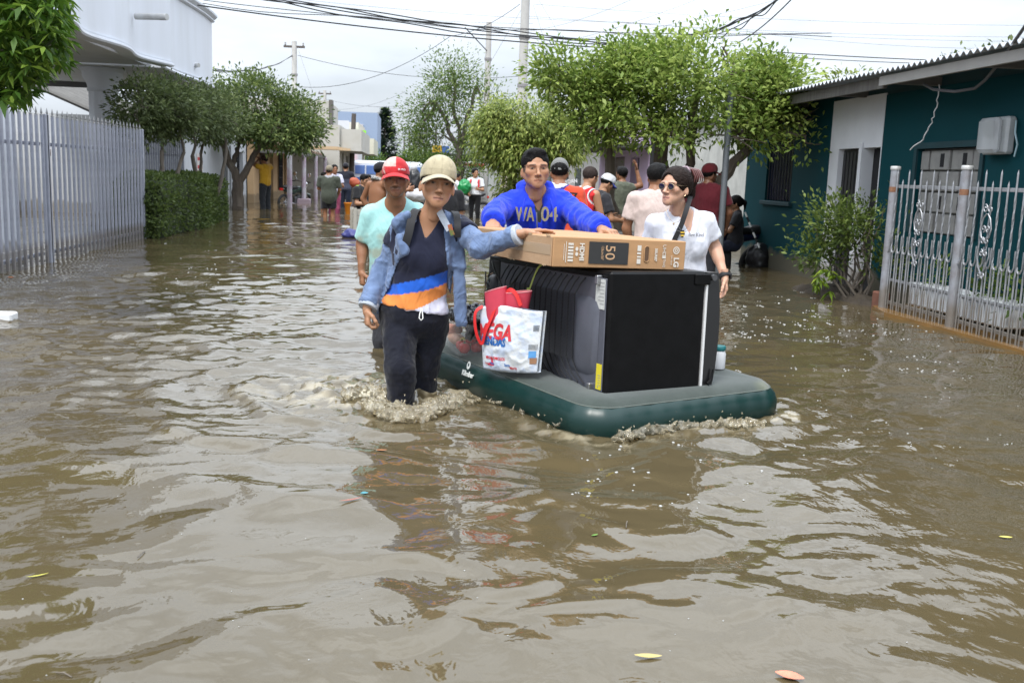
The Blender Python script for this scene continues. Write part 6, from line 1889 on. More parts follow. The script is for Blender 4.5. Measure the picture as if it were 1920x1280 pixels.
# --- low wall of far houses closing the street and the right row
for (x0, x1, y0, y1, h_, c, lab, nm) in ((6.0, 12, 31.2, 44, 2.6, (.42, .40, .38), 'low grey house behind the yellow-green tree', 'far_house'), (6.2, 12, 44.3, 70, 2.8, (.45, .38, .30), 'low tan house behind the sparse tree', 'far_house'), (5.5, 12, 71, 130, 2.7, (.40, .42, .42), 'long pale house row far down the right side', 'far_house'), (-12, -4, 99, 150, 2.8, (.45, .43, .40), 'pale house row beyond the conifer on the left', 'far_house')):
    r_ = empty(nm, ((x0+x1)/2, y0, -.4), 0, lab, 'house')
    MB().box((x0, y0, -.4), (x1, y1, h_)).build('wall', mat(lab, c, .85, noise=.1, scale=1), r_, world=True)
    MB().box((x0-.4 if x0 > 0 else x0, y0-.2, h_+.003), (x1 if x0 > 0 else x1+.4, y1, h_+.18)).build('roof', TILE, r_, world=True)
    for k in range(4):
        y = y0+1.5+k*(y1-y0)/4.5; xx = x0 if x0 > 0 else x1
        MB().box((xx-.03, y, .3), (xx+.03, y+1.1, 1.5)).build('window', mats['dark_window'], r_, world=True)
# --- bus
bs_ = empty('bus', (-1.95, 57, -.4), 0, 'white bus with blue windows parked across the flooded street', 'bus')
BUSW = mat('bus_white', (.62, .66, .72), .35, coat=.2); BUSB = mat('bus_blue_glass', (.10, .18, .42), .2)
MB().bbox((-3.2, 55.2, -.05), (.6, 57.3, 1.68), .14).build('body', BUSW, bs_, False, True)
for k in range(6): MB().bbox((-3.05+.6*k, 55.165, .95), (-2.53+.6*k, 55.198, 1.42), .01).build('window', BUSB, bs_, False, True)
MB().box((-3.1, 55.17, .60), (.5, 55.196, .78)).build('stripe', BUSB, bs_, world=True)
for x in (-2.5, -.1): MB().lathe([(.40, -.1), (.42, -.05), (.42, .15), (.38, .2)], 18, Matrix.Translation((x, 55.3, 0)) @ Matrix.Rotation(PI/2, 4, 'X')).build('wheel', mat('tyre', (.012, .012, .012), .8), bs_, True, True)
for x in (-3.0, .35): MB().bbox((x, 55.16, .35), (x+.2, 55.196, .5), .01).build('light', mat('lamp_amber', (.5, .25, .03), .3), bs_, False, True)
# ================================================================ trees, hedge, bushes
def leaf_mat(name, transl=.30):
    return mat(name, (.06, .1, .02), .5, vcol=True, transl=transl, spec=.35)
LEAFM = leaf_mat('foliage', .42)
BARK = mat('bark', (.075, .058, .045), .95, color2=(.14, .115, .09), scale=9, stretch=(1, 1, .25), bump=.6, bscale=22)
BARKP = mat('pale_bark', (.17, .145, .12), .95, color2=(.09, .075, .06), scale=9, stretch=(1, 1, .25), bump=.5, bscale=25)
def leaves(lobes, n, size, seed, cols, clump=22, spread=.16, shell=.5, gap=.40, up=.35, droop=.2, aspect=.42, new_tip=.25, flat_top=None, jitter=0):
    """leaf blades in clumps through a set of ellipsoid lobes: one quad folded along its midrib per leaf"""
    rs = np.random.RandomState(seed)
    L = np.array([[*c, *r] for c, r in lobes], np.float32)
    w = (L[:, 3]*L[:, 4]+L[:, 4]*L[:, 5]+L[:, 3]*L[:, 5]); w /= w.sum()
    nc = max(1, n//clump)
    li = rs.choice(len(L), nc, p=w)
    d = rs.normal(size=(nc, 3)); d /= np.linalg.norm(d, axis=1, keepdims=True)
    t = 1-shell*rs.rand(nc)**1.6
    cc = L[li, :3]+d*L[li, 3:]*t[:, None]*(.86+.28*rs.rand(nc))[:, None]
    # gaps
    g = fbm(cc/(spread*4.2), seed, 2); keep = g > gap
    cc, d = cc[keep], d[keep]; nc = len(cc)
    ctint = rs.rand(nc)
    k = rs.randint(int(clump*.5), int(clump*1.5), nc); ci = np.repeat(np.arange(nc), k); m = len(ci)
    off = rs.normal(size=(m, 3))*spread*np.array([1, 1, .75])
    p = cc[ci]+off
    out = d[ci]*.6+off/spread*.35+rs.normal(size=(m, 3))*.45
    ax_ = out+np.array([0, 0, up-droop]); ax_ /= np.linalg.norm(ax_, axis=1, keepdims=True)
    nrm = np.array([0, 0, 1.])+rs.normal(size=(m, 3))*.55+d[ci]*.4
    sd = np.cross(ax_, nrm); sd /= np.maximum(np.linalg.norm(sd, axis=1, keepdims=True), 1e-6)
    nn = np.cross(sd, ax_)
    s = size*(.6+.8*rs.rand(m))[:, None]
    b0 = p; tip = p+ax_*s+np.array([0, 0, -1])*s*droop*.6
    mid = p+ax_*s*.5-nn*s*.06
    v = np.stack([b0, mid+sd*s*aspect*.5+nn*s*.12, tip, mid-sd*s*aspect*.5+nn*s*.12], 1).reshape(-1, 3)
    f = np.arange(m*4).reshape(-1, 4)
    c0, c1, c2 = [np.array(q) for q in cols]
    a = np.clip(.55*ctint[ci]+.45*rs.rand(m), 0, 1)[:, None]
    col_ = c0*(1-a)+c1*a
    young = (rs.rand(m) < new_tip*ctint[ci]*2)[:, None]
    col_ = np.where(young, c2, col_)*(.8+.4*rs.rand(m))[:, None]
    return v, f, np.repeat(col_, 4, 0)
def foliage(name, parts, m, parent):
    v, f, c = join_np(parts)
    me = mesh_np(name, v, f, False); set_col(me, c)
    o = link(name, me, m, parent, world=True); o['kind'] = 'stuff'; return o
def branchy(b, a, c, r0, r1, n=6, wob=.06, seed=0):
    rg = random.Random(seed); pts = []
    a, c = Vector(a), Vector(c); L = (c-a).length
    for i in range(n+1):
        t = i/n; p = a.lerp(c, t)+V(rg.uniform(-1, 1), rg.uniform(-1, 1), rg.uniform(-.5, .5))*wob*L*math.sin(t*PI)
        pts.append(p)
    b.tube(pts, [r0+(r1-r0)*i/n for i in range(n+1)], 8); return pts
def tree(name, label, base, trunks, lobes, n, size, cols, seed, bark=BARK, limbs=True, twigs=16, cat='tree', group=None, **kw):
    root = empty(name, (base[0], base[1], -.4), 0, label, cat, group)
    for i, (a, c, r0, r1) in enumerate(trunks):
        b = MB(); branchy(b, a, c, r0, r1, 7, .05, seed+i); b.build('trunk', bark, root, True, True)
    rg = random.Random(seed)
    if limbs:
        for i, (c, r) in enumerate(lobes):
            b = MB(); st = min((t[1] for t in trunks), key=lambda q: (Vector(q)-Vector(c)).length)
            pts = branchy(b, st, Vector(c)+V(0, 0, r[2]*.3), trunks[0][3]*.8, .012, 5, .08, seed+50+i); b.build('limb', bark, root, True, True)
    if twigs:
        for i in range(twigs):
            c, r = rg.choice(lobes); d = V(rg.gauss(0, 1), rg.gauss(0, 1), rg.gauss(.2, 1)).normalized()
            e = Vector(c)+V(d.x*r[0], d.y*r[1], d.z*r[2])*rg.uniform(.9, 1.1)
            b = MB(); branchy(b, c, e, .012, .004, 4, .1, seed+200+i); b.build('twig', bark, root, True, True)
    foliage('crown', [leaves(lobes, n, size, seed, cols, **kw)], LEAFM, root)
    return root
DKG = ((.070, .100, .034), (.125, .16, .062), (.20, .24, .10))
MIDG = ((.045, .09, .015), (.10, .17, .03), (.20, .28, .06))
YELG = ((.10, .15, .025), (.20, .25, .05), (.36, .41, .11))
BRIG = ((.10, .165, .026), (.20, .28, .052), (.33, .41, .10))
# --- trimmed trees of the left yard
tree('trimmed_tree', 'first trimmed round-topped tree beside the fluted column', (-4.35, 17.8),
     [((-4.5, 17.6, .2), (-4.65, 17.6, 1.5), .05, .03), ((-4.4, 17.9, .2), (-4.3, 18.0, 1.4), .055, .03), ((-4.35, 18.2, .2), (-4.05, 18.6, 1.4), .05, .03), ((-4.5, 18.4, .2), (-4.5, 18.9, 1.45), .045, .03)],
     [((-4.55, 17.8, 2.10), (.42, .6, .50)), ((-4.2, 18.4, 2.17), (.40, .6, .48)), ((-4.38, 18.9, 2.12), (.45, .6, .50))], 13000, .085, DKG, 3, BARKP, spread=.11, shell=.35, new_tip=.15)
tree('trimmed_tree', 'second trimmed tree with splayed pale trunks above the hedge', (-4.2, 21.2),
     [((-4.2, 21.0, .2), (-4.35, 20.7, 1.35), .06, .04), ((-4.1, 21.3, .2), (-3.85, 21.6, 1.45), .055, .03), ((-4.3, 21.5, .2), (-4.45, 22.0, 1.4), .05, .03)],
     [((-4.2, 20.8, 2.15), (.40, .6, .50)), ((-3.95, 21.8, 2.22), (.40, .6, .50)), ((-4.3, 21.9, 2.1), (.45, .6, .46))], 11000, .085, DKG, 5, BARKP, spread=.11, shell=.35, new_tip=.15)
tree('street_tree', 'dark broad-crowned tree with forked trunk behind the trimmed hedge', (-4.75, 28.3),
     [((-4.72, 28.3, -.4), (-4.75, 28.3, .75), .17, .15), ((-4.75, 28.3, .72), (-5.1, 28.2, 1.75), .12, .08), ((-4.73, 28.3, .72), (-4.15, 28.4, 1.75), .11, .07), ((-4.9, 28.3, 1.1), (-4.75, 28.6, 1.8), .08, .05)],
     [((-5.3, 28.0, 2.7), (.9, .9, .85)), ((-4.3, 28.3, 2.75), (1.0, 1.0, .9)), ((-3.35, 28.6, 2.5), (.85, .9, .75)), ((-4.6, 28.9, 3.1), (.9, .9, .55)), ((-3.6, 28.0, 2.2), (.8, .7, .5)), ((-2.95, 28.6, 2.15), (.45, .6, .45))],
     24000, .12, ((.055, .090, .024), (.105, .15, .042), (.20, .25, .075)), 7, BARK, spread=.17, shell=.45, new_tip=.25)
# --- clipped hedge in the water
hr = empty('hedge', (-4.1, 22, -.4), 0, 'clipped dark green hedge standing in the water beside the picket fence', 'hedge')
rs = np.random.RandomState(1)
def hedge_leaves(x0, x1, y0, y1, z0, z1, n, size, seed):
    rs = np.random.RandomState(seed); cx, cy, cz = (x0+x1)/2, (y0+y1)/2, (z0+z1)/2
    d = rs.normal(size=(n, 3)); d /= np.abs(d).max(1, keepdims=True)          # on the faces of a cube
    d = d/(np.abs(d)**5).sum(1, keepdims=True)**(1/5.0)                       # rounded edges
    sc_ = (.93+.10*fbm(d*4, seed, 2)+.05*(rs.rand(n)-.5))[:, None]
    p = np.array([cx, cy, cz])+d*np.array([(x1-x0)/2, (y1-y0)/2, (z1-z0)/2])*sc_
    p[:, 0] += .06*np.sin(p[:, 1]*1.7); p[:, 2] += .03*np.sin(p[:, 1]*2.3)
    keep = p[:, 2] > -.02; p, d = p[keep], d[keep]; n = len(p)
    ax_ = rs.normal(size=(n, 3))+d*.9+np.array([0, 0, .3]); ax_ /= np.linalg.norm(ax_, axis=1, keepdims=True)
    nrm = d+rs.normal(size=(n, 3))*.6; sd = np.cross(ax_, nrm); sd /= np.maximum(np.linalg.norm(sd, axis=1, keepdims=True), 1e-6); nn = np.cross(sd, ax_)
    s = size*(.6+.8*rs.rand(n))[:, None]; mid = p+ax_*s*.5
    v = np.stack([p, mid+sd*s*.28+nn*s*.1, p+ax_*s, mid-sd*s*.28+nn*s*.1], 1).reshape(-1, 3)
    a = rs.rand(n)[:, None]; c = np.array([.050, .080, .020])*(1-a)+np.array([.115, .16, .042])*a
    y_ = rs.rand(n) < .06; c[y_] = (.14, .18, .05)
    return v, np.arange(n*4).reshape(-1, 4), np.repeat(c, 4, 0)
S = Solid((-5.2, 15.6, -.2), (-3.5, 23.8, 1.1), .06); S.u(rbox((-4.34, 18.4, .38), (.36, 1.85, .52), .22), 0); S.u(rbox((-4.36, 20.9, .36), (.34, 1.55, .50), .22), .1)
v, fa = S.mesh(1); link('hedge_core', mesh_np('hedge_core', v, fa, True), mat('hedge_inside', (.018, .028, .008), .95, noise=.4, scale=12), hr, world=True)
foliage('hedge_leaves', [hedge_leaves(-4.78, -3.90, 16.4, 20.5, -.15, 1.0, 15000, .06, 2), hedge_leaves(-4.78, -3.95, 19.3, 22.6, -.15, .95, 12000, .065, 3)], LEAFM, hr)
# --- branch of a tree hanging in at the top left corner
fg = empty('overhanging_tree', (-5.2, 7.6, -.4), 0, 'leafy branch with long green leaves hanging in at the upper left corner', 'tree')
b = MB(); branchy(b, V(-5.2, 7.6, -.4), V(-4.6, 7.9, 3.2), .12, .06, 8, .03, 3); b.build('trunk', BARK, fg, True, True)
for i, e in enumerate((at(60, 30, 7.6), at(105, 90, 7.4), at(30, 110, 7.3), at(70, -40, 7.8))):
    b = MB(); branchy(b, V(-4.6, 7.9, 2.9), e, .03, .008, 6, .08, 40+i); b.build('limb', BARK, fg, True, True)
def palmate(spots, seed, size, cols):
    """whorls of long drooping leaflets"""
    rs = random.Random(seed); v = []; c = []
    for p in spots:
        for k in range(rs.randint(6, 9)):
            a = rs.uniform(0, 2*PI); el = rs.uniform(-.9, .3); d = V(math.cos(a)*math.cos(el), math.sin(a)*math.cos(el), math.sin(el))
            s = size*rs.uniform(.6, 1.2); sd = d.cross(V(0, 0, 1)).normalized()*s*.15; q = Vector(p)
            m1 = q+d*s*.45; tip = q+d*s*.9+V(0, 0, -s*.28)
            v += [q, m1+sd, tip, m1-sd]
            t = rs.random(); cc = np.array(cols[0])*(1-t)+np.array(cols[1])*t
            if rs.random() < .25: cc = np.array(cols[2])
            c += [cc]*4
    v = np.array([list(q) for q in v]); return v, np.arange(len(v)).reshape(-1, 4), np.array(c)
rg = random.Random(21); spots = []
for _ in range(620):
    px, py = rg.uniform(-60, 140), rg.uniform(-60, 190)
    lim = 150-max(0, py-80)*.55
    if px > min(lim, 135) - 18*rg.random(): continue
    if py > 120 and px > 75 - (py-120)*.4+20*rg.random(): continue
    spots.append(at(px, py, rg.uniform(7.0, 8.3)))
foliage('crown', [palmate(spots, 5, .125, ((.04, .095, .012), (.085, .17, .02), (.18, .28, .04)))], LEAFM, fg)
# --- big light-green tree on the right, spreading over the people
tree('street_tree', 'large light-green spreading tree with leaning trunk on the right', (3.6, 12.9),
     [((3.55, 12.6, -.4), (3.85, 12.8, .95), .10, .09), ((3.84, 12.8, .93), (4.5, 13.0, 1.85), .085, .06), ((3.6, 13.6, -.4), (3.35, 13.4, 1.75), .13, .09), ((3.0, 13.8, -.4), (2.62, 13.6, 1.8), .09, .07), ((3.75, 13.5, -.3), (3.7, 13.3, 1.7), .09, .06)],
     [((2.25, 13.2, 2.35), (.55, .6, .42)), ((2.9, 13.2, 2.30), (.75, .8, .62)), ((3.7, 12.9, 2.45), (.85, .9, .62)), ((4.45, 13.0, 2.20), (.75, .8, .55)), ((3.25, 13.3, 2.80), (.5, .6, .28)), ((4.0, 13.1, 2.86), (.42, .5, .25)), ((2.75, 13.2, 2.75), (.3, .3, .2)),
      ((5.0, 12.9, 2.0), (.42, .5, .40)), ((4.95, 12.4, 1.72), (.28, .35, .30)), ((1.85, 13.1, 2.55), (.38, .4, .28)), ((2.4, 13.0, 1.85), (.5, .5, .28)), ((3.3, 12.7, 1.80), (.6, .5, .25)), ((4.0, 12.5, 1.78), (.5, .5, .25)), ((4.6, 12.9, 2.55), (.4, .5, .22))],
     50000, .078, BRIG, 11, BARK, twigs=60, spread=.12, shell=.85, new_tip=.38, aspect=.46, gap=.47)
# --- yellow-green weeping fig
tree('street_tree', 'dense yellow-green tree with drooping branches behind the blue hoodie man', (2.6, 22.3),
     [((2.55, 22.3, -.4), (2.6, 22.3, 1.5), .16, .12), ((2.25, 22.6, -.4), (2.25, 22.5, 1.3), .10, .08)],
     [((2.45, 22.3, 2.25), (.95, .95, .68)), ((1.85, 22.2, 2.05), (.50, .7, .55)), ((3.1, 22.2, 2.05), (.7, .8, .6)), ((2.2, 22.0, 1.42), (.38, .5, .46)), ((2.4, 21.8, 1.6), (.6, .5, .42)), ((2.25, 22.2, .80), (.26, .45, .42))],
     30000, .10, YELG, 13, BARK, twigs=10, spread=.15, shell=.45, droop=.65, new_tip=.4)
# --- sparse tall tree in the middle distance
tree('street_tree', 'tall airy sparse tree with thin branches at the middle of the street', (1.4, 36),
     [((1.7, 36, -.4), (1.7, 36, 2.0), .14, .10), ((1.7, 36, 1.9), (.8, 36, 3.6), .09, .05), ((1.7, 36, 1.9), (2.2, 36, 4.2), .09, .05), ((1.65, 36, 2), (1.4, 36, 4.6), .08, .04)],
     [((1.3, 36, 4.2), (1.0, .9, 1.15)), ((.3, 36, 3.2), (.75, .7, .9)), ((2.4, 36, 3.5), (.9, .8, 1.1)), ((1.0, 36, 2.4), (1.1, .8, .8)), ((.25, 36, 2.3), (.5, .5, .6)), ((2.2, 36, 2.2), (.8, .8, .7)), ((1.6, 36, 1.4), (.9, .7, .6))],
     15000, .13, ((.07, .12, .025), (.13, .20, .045), (.22, .29, .08)), 17, BARKP, twigs=60, spread=.28, shell=.9, clump=12, aspect=.35)
tree('street_tree', 'distant low green tree left of the sparse tree at the street end', (.6, 70),
     [((.6, 70, -.4), (.6, 70, 1.2), .16, .12)], [((.6, 70, 1.9), (1.3, 1.2, .9)), ((1.9, 70, 1.7), (1.3, 1.2, .9)), ((-.1, 70, 1.5), (.7, .8, .6))], 7000, .22, MIDG, 19, BARK, twigs=0, spread=.3, shell=.45)
tree('street_tree', 'rounded green tree behind the bus at left', (-3.0, 84), [((-3.3, 84, -.4), (-3.3, 84, 1.2), .16, .12)], [((-3.5, 84, 2.0), (1.1, 1.2, .8))], 3000, .22, MIDG, 23, BARK, twigs=0, spread=.3, shell=.4)
# --- conifer in whorls
cf = empty('conifer', (-2.7, 100, -.4), 0, 'dark conifer with tiered branches above the bus', 'tree')
b = MB(); b.tube([V(-2.7, 100, -.4), V(-2.7, 100, 4), V(-2.68, 100, 7.0)], [.22, .14, .02], 8); b.build('trunk', BARK, cf, True, True)
rs = np.random.RandomState(31); vv = []; cc = []
for t in np.linspace(0, 1, 17):
    z = 1.6+5.3*t; rad_ = 1.85*(1-t)**.75+.12
    for k in range(9):
        a = rs.rand()*2*PI; d = np.array([math.cos(a), math.sin(a), .15+.25*t]); L_ = rad_*(.7+.45*rs.rand())
        for q in range(26):
            s = rs.rand()**.7; p = np.array([-2.7, 100, z])+d*L_*s+rs.normal(size=3)*.09*np.array([1, 1, .5])+np.array([0, 0, -.25*s*s+.15*s])
            ax_ = d+rs.normal(size=3)*.7; ax_ /= np.linalg.norm(ax_); sd = np.cross(ax_, [0, 0, 1.]+rs.normal(size=3)*.3); sd /= np.linalg.norm(sd)
            sz = .42; vv += [p, p+ax_*sz*.5+sd*sz*.16, p+ax_*sz, p+ax_*sz*.5-sd*sz*.16]; c = np.array([.018, .035, .020])*(.6+.9*rs.rand()); cc += [c]*4
foliage('crown', [(np.array(vv), np.arange(len(vv)).reshape(-1, 4), np.array(cc))], LEAFM, cf)
# --- treetops over the teal roof
tree('garden_tree', 'green treetop showing over the teal house roof at right', (9.2, 16.5), [((9.2, 16.5, -.4), (9.2, 16.5, 2.8), .15, .1)], [((9.35, 16.5, 3.08), (.34, .6, .24)), ((9.85, 16.5, 3.15), (.45, .6, .28))], 4500, .11, DKG, 37, BARK, twigs=0, spread=.16, shell=.5)
tree('garden_tree', 'small yellowish shrub tip over the ridge of the teal roof', (8.9, 20), [((8.75, 20, -.4), (8.75, 20, 2.7), .08, .05)], [((8.75, 20, 3.3), (.4, .4, .16))], 500, .12, YELG, 39, BARK, twigs=4, spread=.12, shell=.6)
# --- bush by the fence
def bush():
    root = empty('bush', (4.75, 10.2, 0), 0, 'straggly green bush beside the first post of the grille fence', 'bush')
    rg = random.Random(6); lob = []
    for i in range(13):
        a = rg.uniform(0, 2*PI); e = V(4.72+rg.uniform(-.5, .38), 10.25+rg.uniform(-.5, .5), rg.uniform(.55, 1.12))
        b = MB(); branchy(b, V(4.78+.06*math.cos(a), 10.2+.06*math.sin(a), -.1), e, .016, .005, 6, .08, i); b.build('stem', BARKP, root, True, True)
    lob = [((4.72, 10.2, .78), (.40, .42, .30)), ((4.45, 10.35, .85), (.26, .3, .20)), ((5.0, 10.1, .90), (.22, .3, .26)), ((4.35, 10.4, .50), (.24, .25, .18)), ((4.9, 10.0, .45), (.25, .25, .2))]
    foliage('foliage', [leaves(lob, 5200, .060, 5, ((.05, .085, .018), (.11, .16, .035), (.20, .26, .06)), clump=14, spread=.10, shell=.9, up=.6)], LEAFM, root)
    r2 = random.Random(3); sp_ = [V(4.42+r2.uniform(-.12, .1), 10.1+r2.uniform(-.1, .1), r2.uniform(.08, .36)) for _ in range(9)]
    foliage('broad_leaves', [palmate(sp_, 8, .12, ((.12, .20, .02), (.20, .30, .03), (.32, .42, .05)))], LEAFM, root)
    return root
bush()
# plants inside the fenced yard
yp = empty('yard_plant', (5.05, 8.4, .3), 0, 'low leafy plants growing in the white planter', 'plant')
foliage('foliage', [leaves([((4.95, 8.9, .40), (.12, .3, .12)), ((4.95, 8.0, .42), (.12, .3, .16)), ((4.95, 7.6, .36), (.1, .2, .1))], 700, .07, 15, MIDG, clump=9, spread=.06, shell=.9, up=.8)], LEAFM, yp)
# ================================================================ people further back
GRP = 'people wading in the flooded street'
def setarm(J, n, el, wr, d=None, palm=None, hand=None):
    setattr(J, 'el'+n, Vector(el)); setattr(J, 'wr'+n, Vector(wr))
    if d is not None: J.hdir[n] = Vector(d)
    if palm is not None: J.palm[n] = Vector(palm)
    if hand is not None: J.hand[n] = hand
def rel(J, n, a, b, c):
    """point relative to shoulder n: a to the outside, b forward, c up (metres)"""
    sh = getattr(J, 'sh'+n); q = 1 if n == 'R' else -1
    return sh+J.r*q*a+J.f*b+V(0, 0, c)
def bend(J, n, up, fw=.12, out=.06):
    """elbow down, forearm raised forward"""
    e = rel(J, n, out, fw*.4, -.26); setarm(J, n, e, e+J.f*(.20)+V(0, 0, up)-J.r*(.08 if n == 'R' else -.08))
def place(px, y, top, height=1.66, face=PI, depth=.38, **kw):
    """stand so that the top of the head meets the pixel row 'top'"""
    p = at(px, top, y); J = stand(p.x, y, face, height, zb=p.z-height*1.005, **kw); return J
ORJ, RED = (.55, .065, .03), (.52, .02, .022)
# man in grey cap, orange-red jersey with blue collar, back to us
J = place(1050, 9.4, 299, 1.62, .15); J.hpitch = -.05
def bluecol(v, c, J):
    d = np.linalg.norm(v-A3(J.nk+V(0, 0, .03)), axis=1); c = c.copy(); c[d < .100] = (.02, .03, .22); c[d < .086] = (.55, .55, .6); return c
jr = person(J, 'man with a grey cap and orange-red jersey seen from behind', 'brown', .012, .0048, ('under_cap', (.01, .009, .009)), 0,
       dict(col=(.17, .17, .165), yaw=PI, len=.05, low=.0, visor=False), dict(col=ORJ, g=.018, sleeve='short', hem=-.12, fn=bluecol), dict(col=(.03, .03, .04), len=.95, name='shorts'))
HMx = head_frame(J); strap('cap_strap', [J.hd+HMx @ V(-.05, -.088, .028), J.hd+HMx @ V(0, -.112, .018), J.hd+HMx @ V(.05, -.088, .028)], .018, HMx @ V(0, -1, 0), mat('cap_grey', (.2, .2, .195), .8), jr)
text('jersey_number', '7', .17, J.ch+V(.115, -.155, .065), V(1, .25, -.05), V(0, 0, 1), mat('black_print', (.01, .01, .012), .7), jr, depth=.004)
# bald man in red basketball jersey leaning over a motorbike
J = place(1088, 11.6, 312, 1.66, .95, lean=.22); J.hpitch = -.25
setarm(J, 'R', rel(J, 'R', .05, .06, -.27), rel(J, 'R', -.02, .26, -.42)); setarm(J, 'L', rel(J, 'L', .05, .1, -.26), rel(J, 'L', 0, .30, -.38))
def trim(v, c, J):
    c = c.copy()
    for n in 'LR':
        d = np.linalg.norm((v-A3(getattr(J, 'sh'+n)+V(0, 0, -.02))), axis=1); c[(d < .098) & (d > .075)] = (.6, .6, .62); c[(d < .085) & (d > .075)] = (.03, .03, .05)
    d = np.linalg.norm(v-A3(J.nk+V(0, 0, .03)), axis=1); c[d < .105] = (.6, .6, .62); return c
jd = person(J, 'bald man in a red sleeveless basketball jersey leaning over a motorbike', 'tan', .012, .0048, ('buzz', (.05, .035, .03)), .2, None,
       dict(col=RED, g=.016, sleeve='none', hem=-.15, fn=trim, name='jersey'), dict(col=(.06, .06, .07), len=1.0, name='shorts'))
text('jersey_lettering', 'JORDAN', .062, at(1066, 341, 11.37), V(1, .2, .12), V(-.1, 0, 1), mat('white_jersey_print', (.6, .6, .6), .7), jd, depth=.004, bold=.001, squash=.9)
# person in a white and blue cap behind him
J = place(1110, 12.6, 326, 1.55, 1.25, lean=.3); J.hpitch = -.5; bend(J, 'R', -.02); bend(J, 'L', 0)
person(J, 'person in a white cap with blue peak bending behind the red jersey man', 'tan', .013, .0055, ('under_cap', (.01, .009, .009)), 0,
       dict(col=(.62, .63, .66), vcol=(.04, .06, .30), low=.018), dict(col=(.03, .03, .035), g=.02, hem=-.12), dict(col=(.05, .05, .06), len=1.9))
# man in an olive sleeveless shirt with one arm raised
J = place(1168, 15.6, 313, 1.66, -.15); J.hyaw = -.3
setarm(J, 'R', rel(J, 'R', .14, .05, .03), rel(J, 'R', .08, .10, .28), V(-.15, .1, 1), V(-1, 0, 0), ((.2, .3, .4, .5), .1)); setarm(J, 'L', rel(J, 'L', .06, .05, -.26), rel(J, 'L', .02, .24, -.30))
person(J, 'man in an olive sleeveless shirt raising his right arm by the doorway', 'brown', .013, .0055, ('short', (.01, .009, .009)), 0, None,
       dict(col=(.105, .115, .085), g=.022, sleeve='none', hem=-.14, amp=.018), dict(col=(.22, .20, .17), len=1.9, g=.02))
# man in a pale pink shirt
J = place(1233, 8.9, 307, 1.66, .35, wide=1.02); J.hyaw = .45; bend(J, 'L', -.16)
setarm(J, 'L', rel(J, 'L', .06, .02, -.27), rel(J, 'L', .03, .10, -.48)); setarm(J, 'R', rel(J, 'R', .05, .05, -.27), rel(J, 'R', .02, .16, -.42))
person(J, 'man in a pale pink shirt seen from behind beside the woman in white', 'brown', .012, .005, ('short', (.010, .009, .009)), 0, None,
       dict(col=(.55, .44, .40), g=.016, hem=-.14, amp=.008), dict(col=(.05, .05, .06), len=1.0, name='shorts'))
# man in a dark red shirt and cap, in the shade of the tree
J = place(1330, 12.6, 308, 1.72, .6, wide=1.1); J.hyaw = .5
setarm(J, 'R', rel(J, 'R', .08, .05, -.27), rel(J, 'R', .03, .12, -.48))
person(J, 'man in a dark red shirt and cap standing in the shade behind the leaning trunk', 'dark', .013, .0055, ('under_cap', (.01, .009, .009)), 0,
       dict(col=(.10, .01, .015), low=.02), dict(col=(.085, .008, .014), g=.02, hem=-.14), dict(col=(.02, .02, .025), len=1.9))
# seated woman on the motorbike at right
J = place(1384, 14.3, 367, 1.50, -1.3, fem=True); J.hpitch = -.12
for n, q in (('L', -1), ('R', 1)):
    hpn = getattr(J, 'hp'+n); setattr(J, 'kn'+n, hpn+J.f*.36+J.r*q*.06+V(0, 0, -.02)); setattr(J, 'an'+n, hpn+J.f*.34+J.r*q*.08+V(0, 0, -.36))
    setarm(J, n, rel(J, n, .05, .10, -.22), rel(J, n, .0, .30, -.24))
person(J, 'young woman with dark hair sitting on the motorbike beside the teal house', 'tan', .013, .0055, ('tied', (.010, .008, .008)), 0, None,
       dict(col=(.03, .03, .035), g=.014, hem=-.06), dict(col=(.03, .035, .06), len=1.0, name='shorts'))
# backpack woman
J = place(892, 27.2, 316, 1.62, PI+.25, fem=True); J.hyaw = -.6; bend(J, 'L', .02); bend(J, 'R', -.1)
bw = person(J, 'woman in a white shirt with red backpack straps and black leggings', 'tan', .014, .0065, ('tied', (.012, .009, .008)), 0, None,
       dict(col=(.62, .63, .66), g=.010, hem=.02), dict(col=(.010, .010, .012), len=1.6, g=.004, waist=.03))
for q in (-1, 1): strap('backpack_strap', [J.nk+J.r*q*.10*1+V(0, 0, -.01), J.nk+J.r*q*.11+J.f*.125+V(0, 0, -.08), J.nk+J.r*q*.125+J.f*.15+V(0, 0, -.24)], .05, J.f*.8+V(0, 0, .4), mat('red_strap', (.45, .02, .03), .7), bw, .01)
gbag = Solid((-.25, -.22, -.28), (.25, .22, .28), .02); gbag.u(ell((0, 0, -.03), (.17, .13, .21)), 0); v, fa = gbag.mesh(1); v = folds(v, fa, .03, 9, 2, (1, 1, 1))
p = at(871, 349, 27.0); tag(link('green_bag', mesh_np('green_bag', v, fa, True), mat('green_plastic', (.01, .22, .06), .35), None, p), 'bulging bright green bag held beside the backpack woman', 'bag')
# man in white with navy shorts sitting by a motorbike
J = place(857, 33, 326, 1.6, PI*.5); setarm(J, 'L', rel(J, 'L', .04, .14, -.2), rel(J, 'L', 0, .38, -.24)); setarm(J, 'R', rel(J, 'R', .04, .14, -.2), rel(J, 'R', 0, .38, -.26))
for n, q in (('L', -1), ('R', 1)):
    hpn = getattr(J, 'hp'+n); setattr(J, 'kn'+n, hpn+J.f*.25+V(0, 0, -.30)); setattr(J, 'an'+n, hpn+J.f*-.02+V(0, 0, -.60))
person(J, 'man in a white shirt and navy shorts reaching toward the green bag', 'brown', .016, .008, ('short', (.01, .009, .009)), 0, None, dict(col=(.60, .60, .64), g=.02), dict(col=(.02, .03, .09), len=.95, name='shorts'))
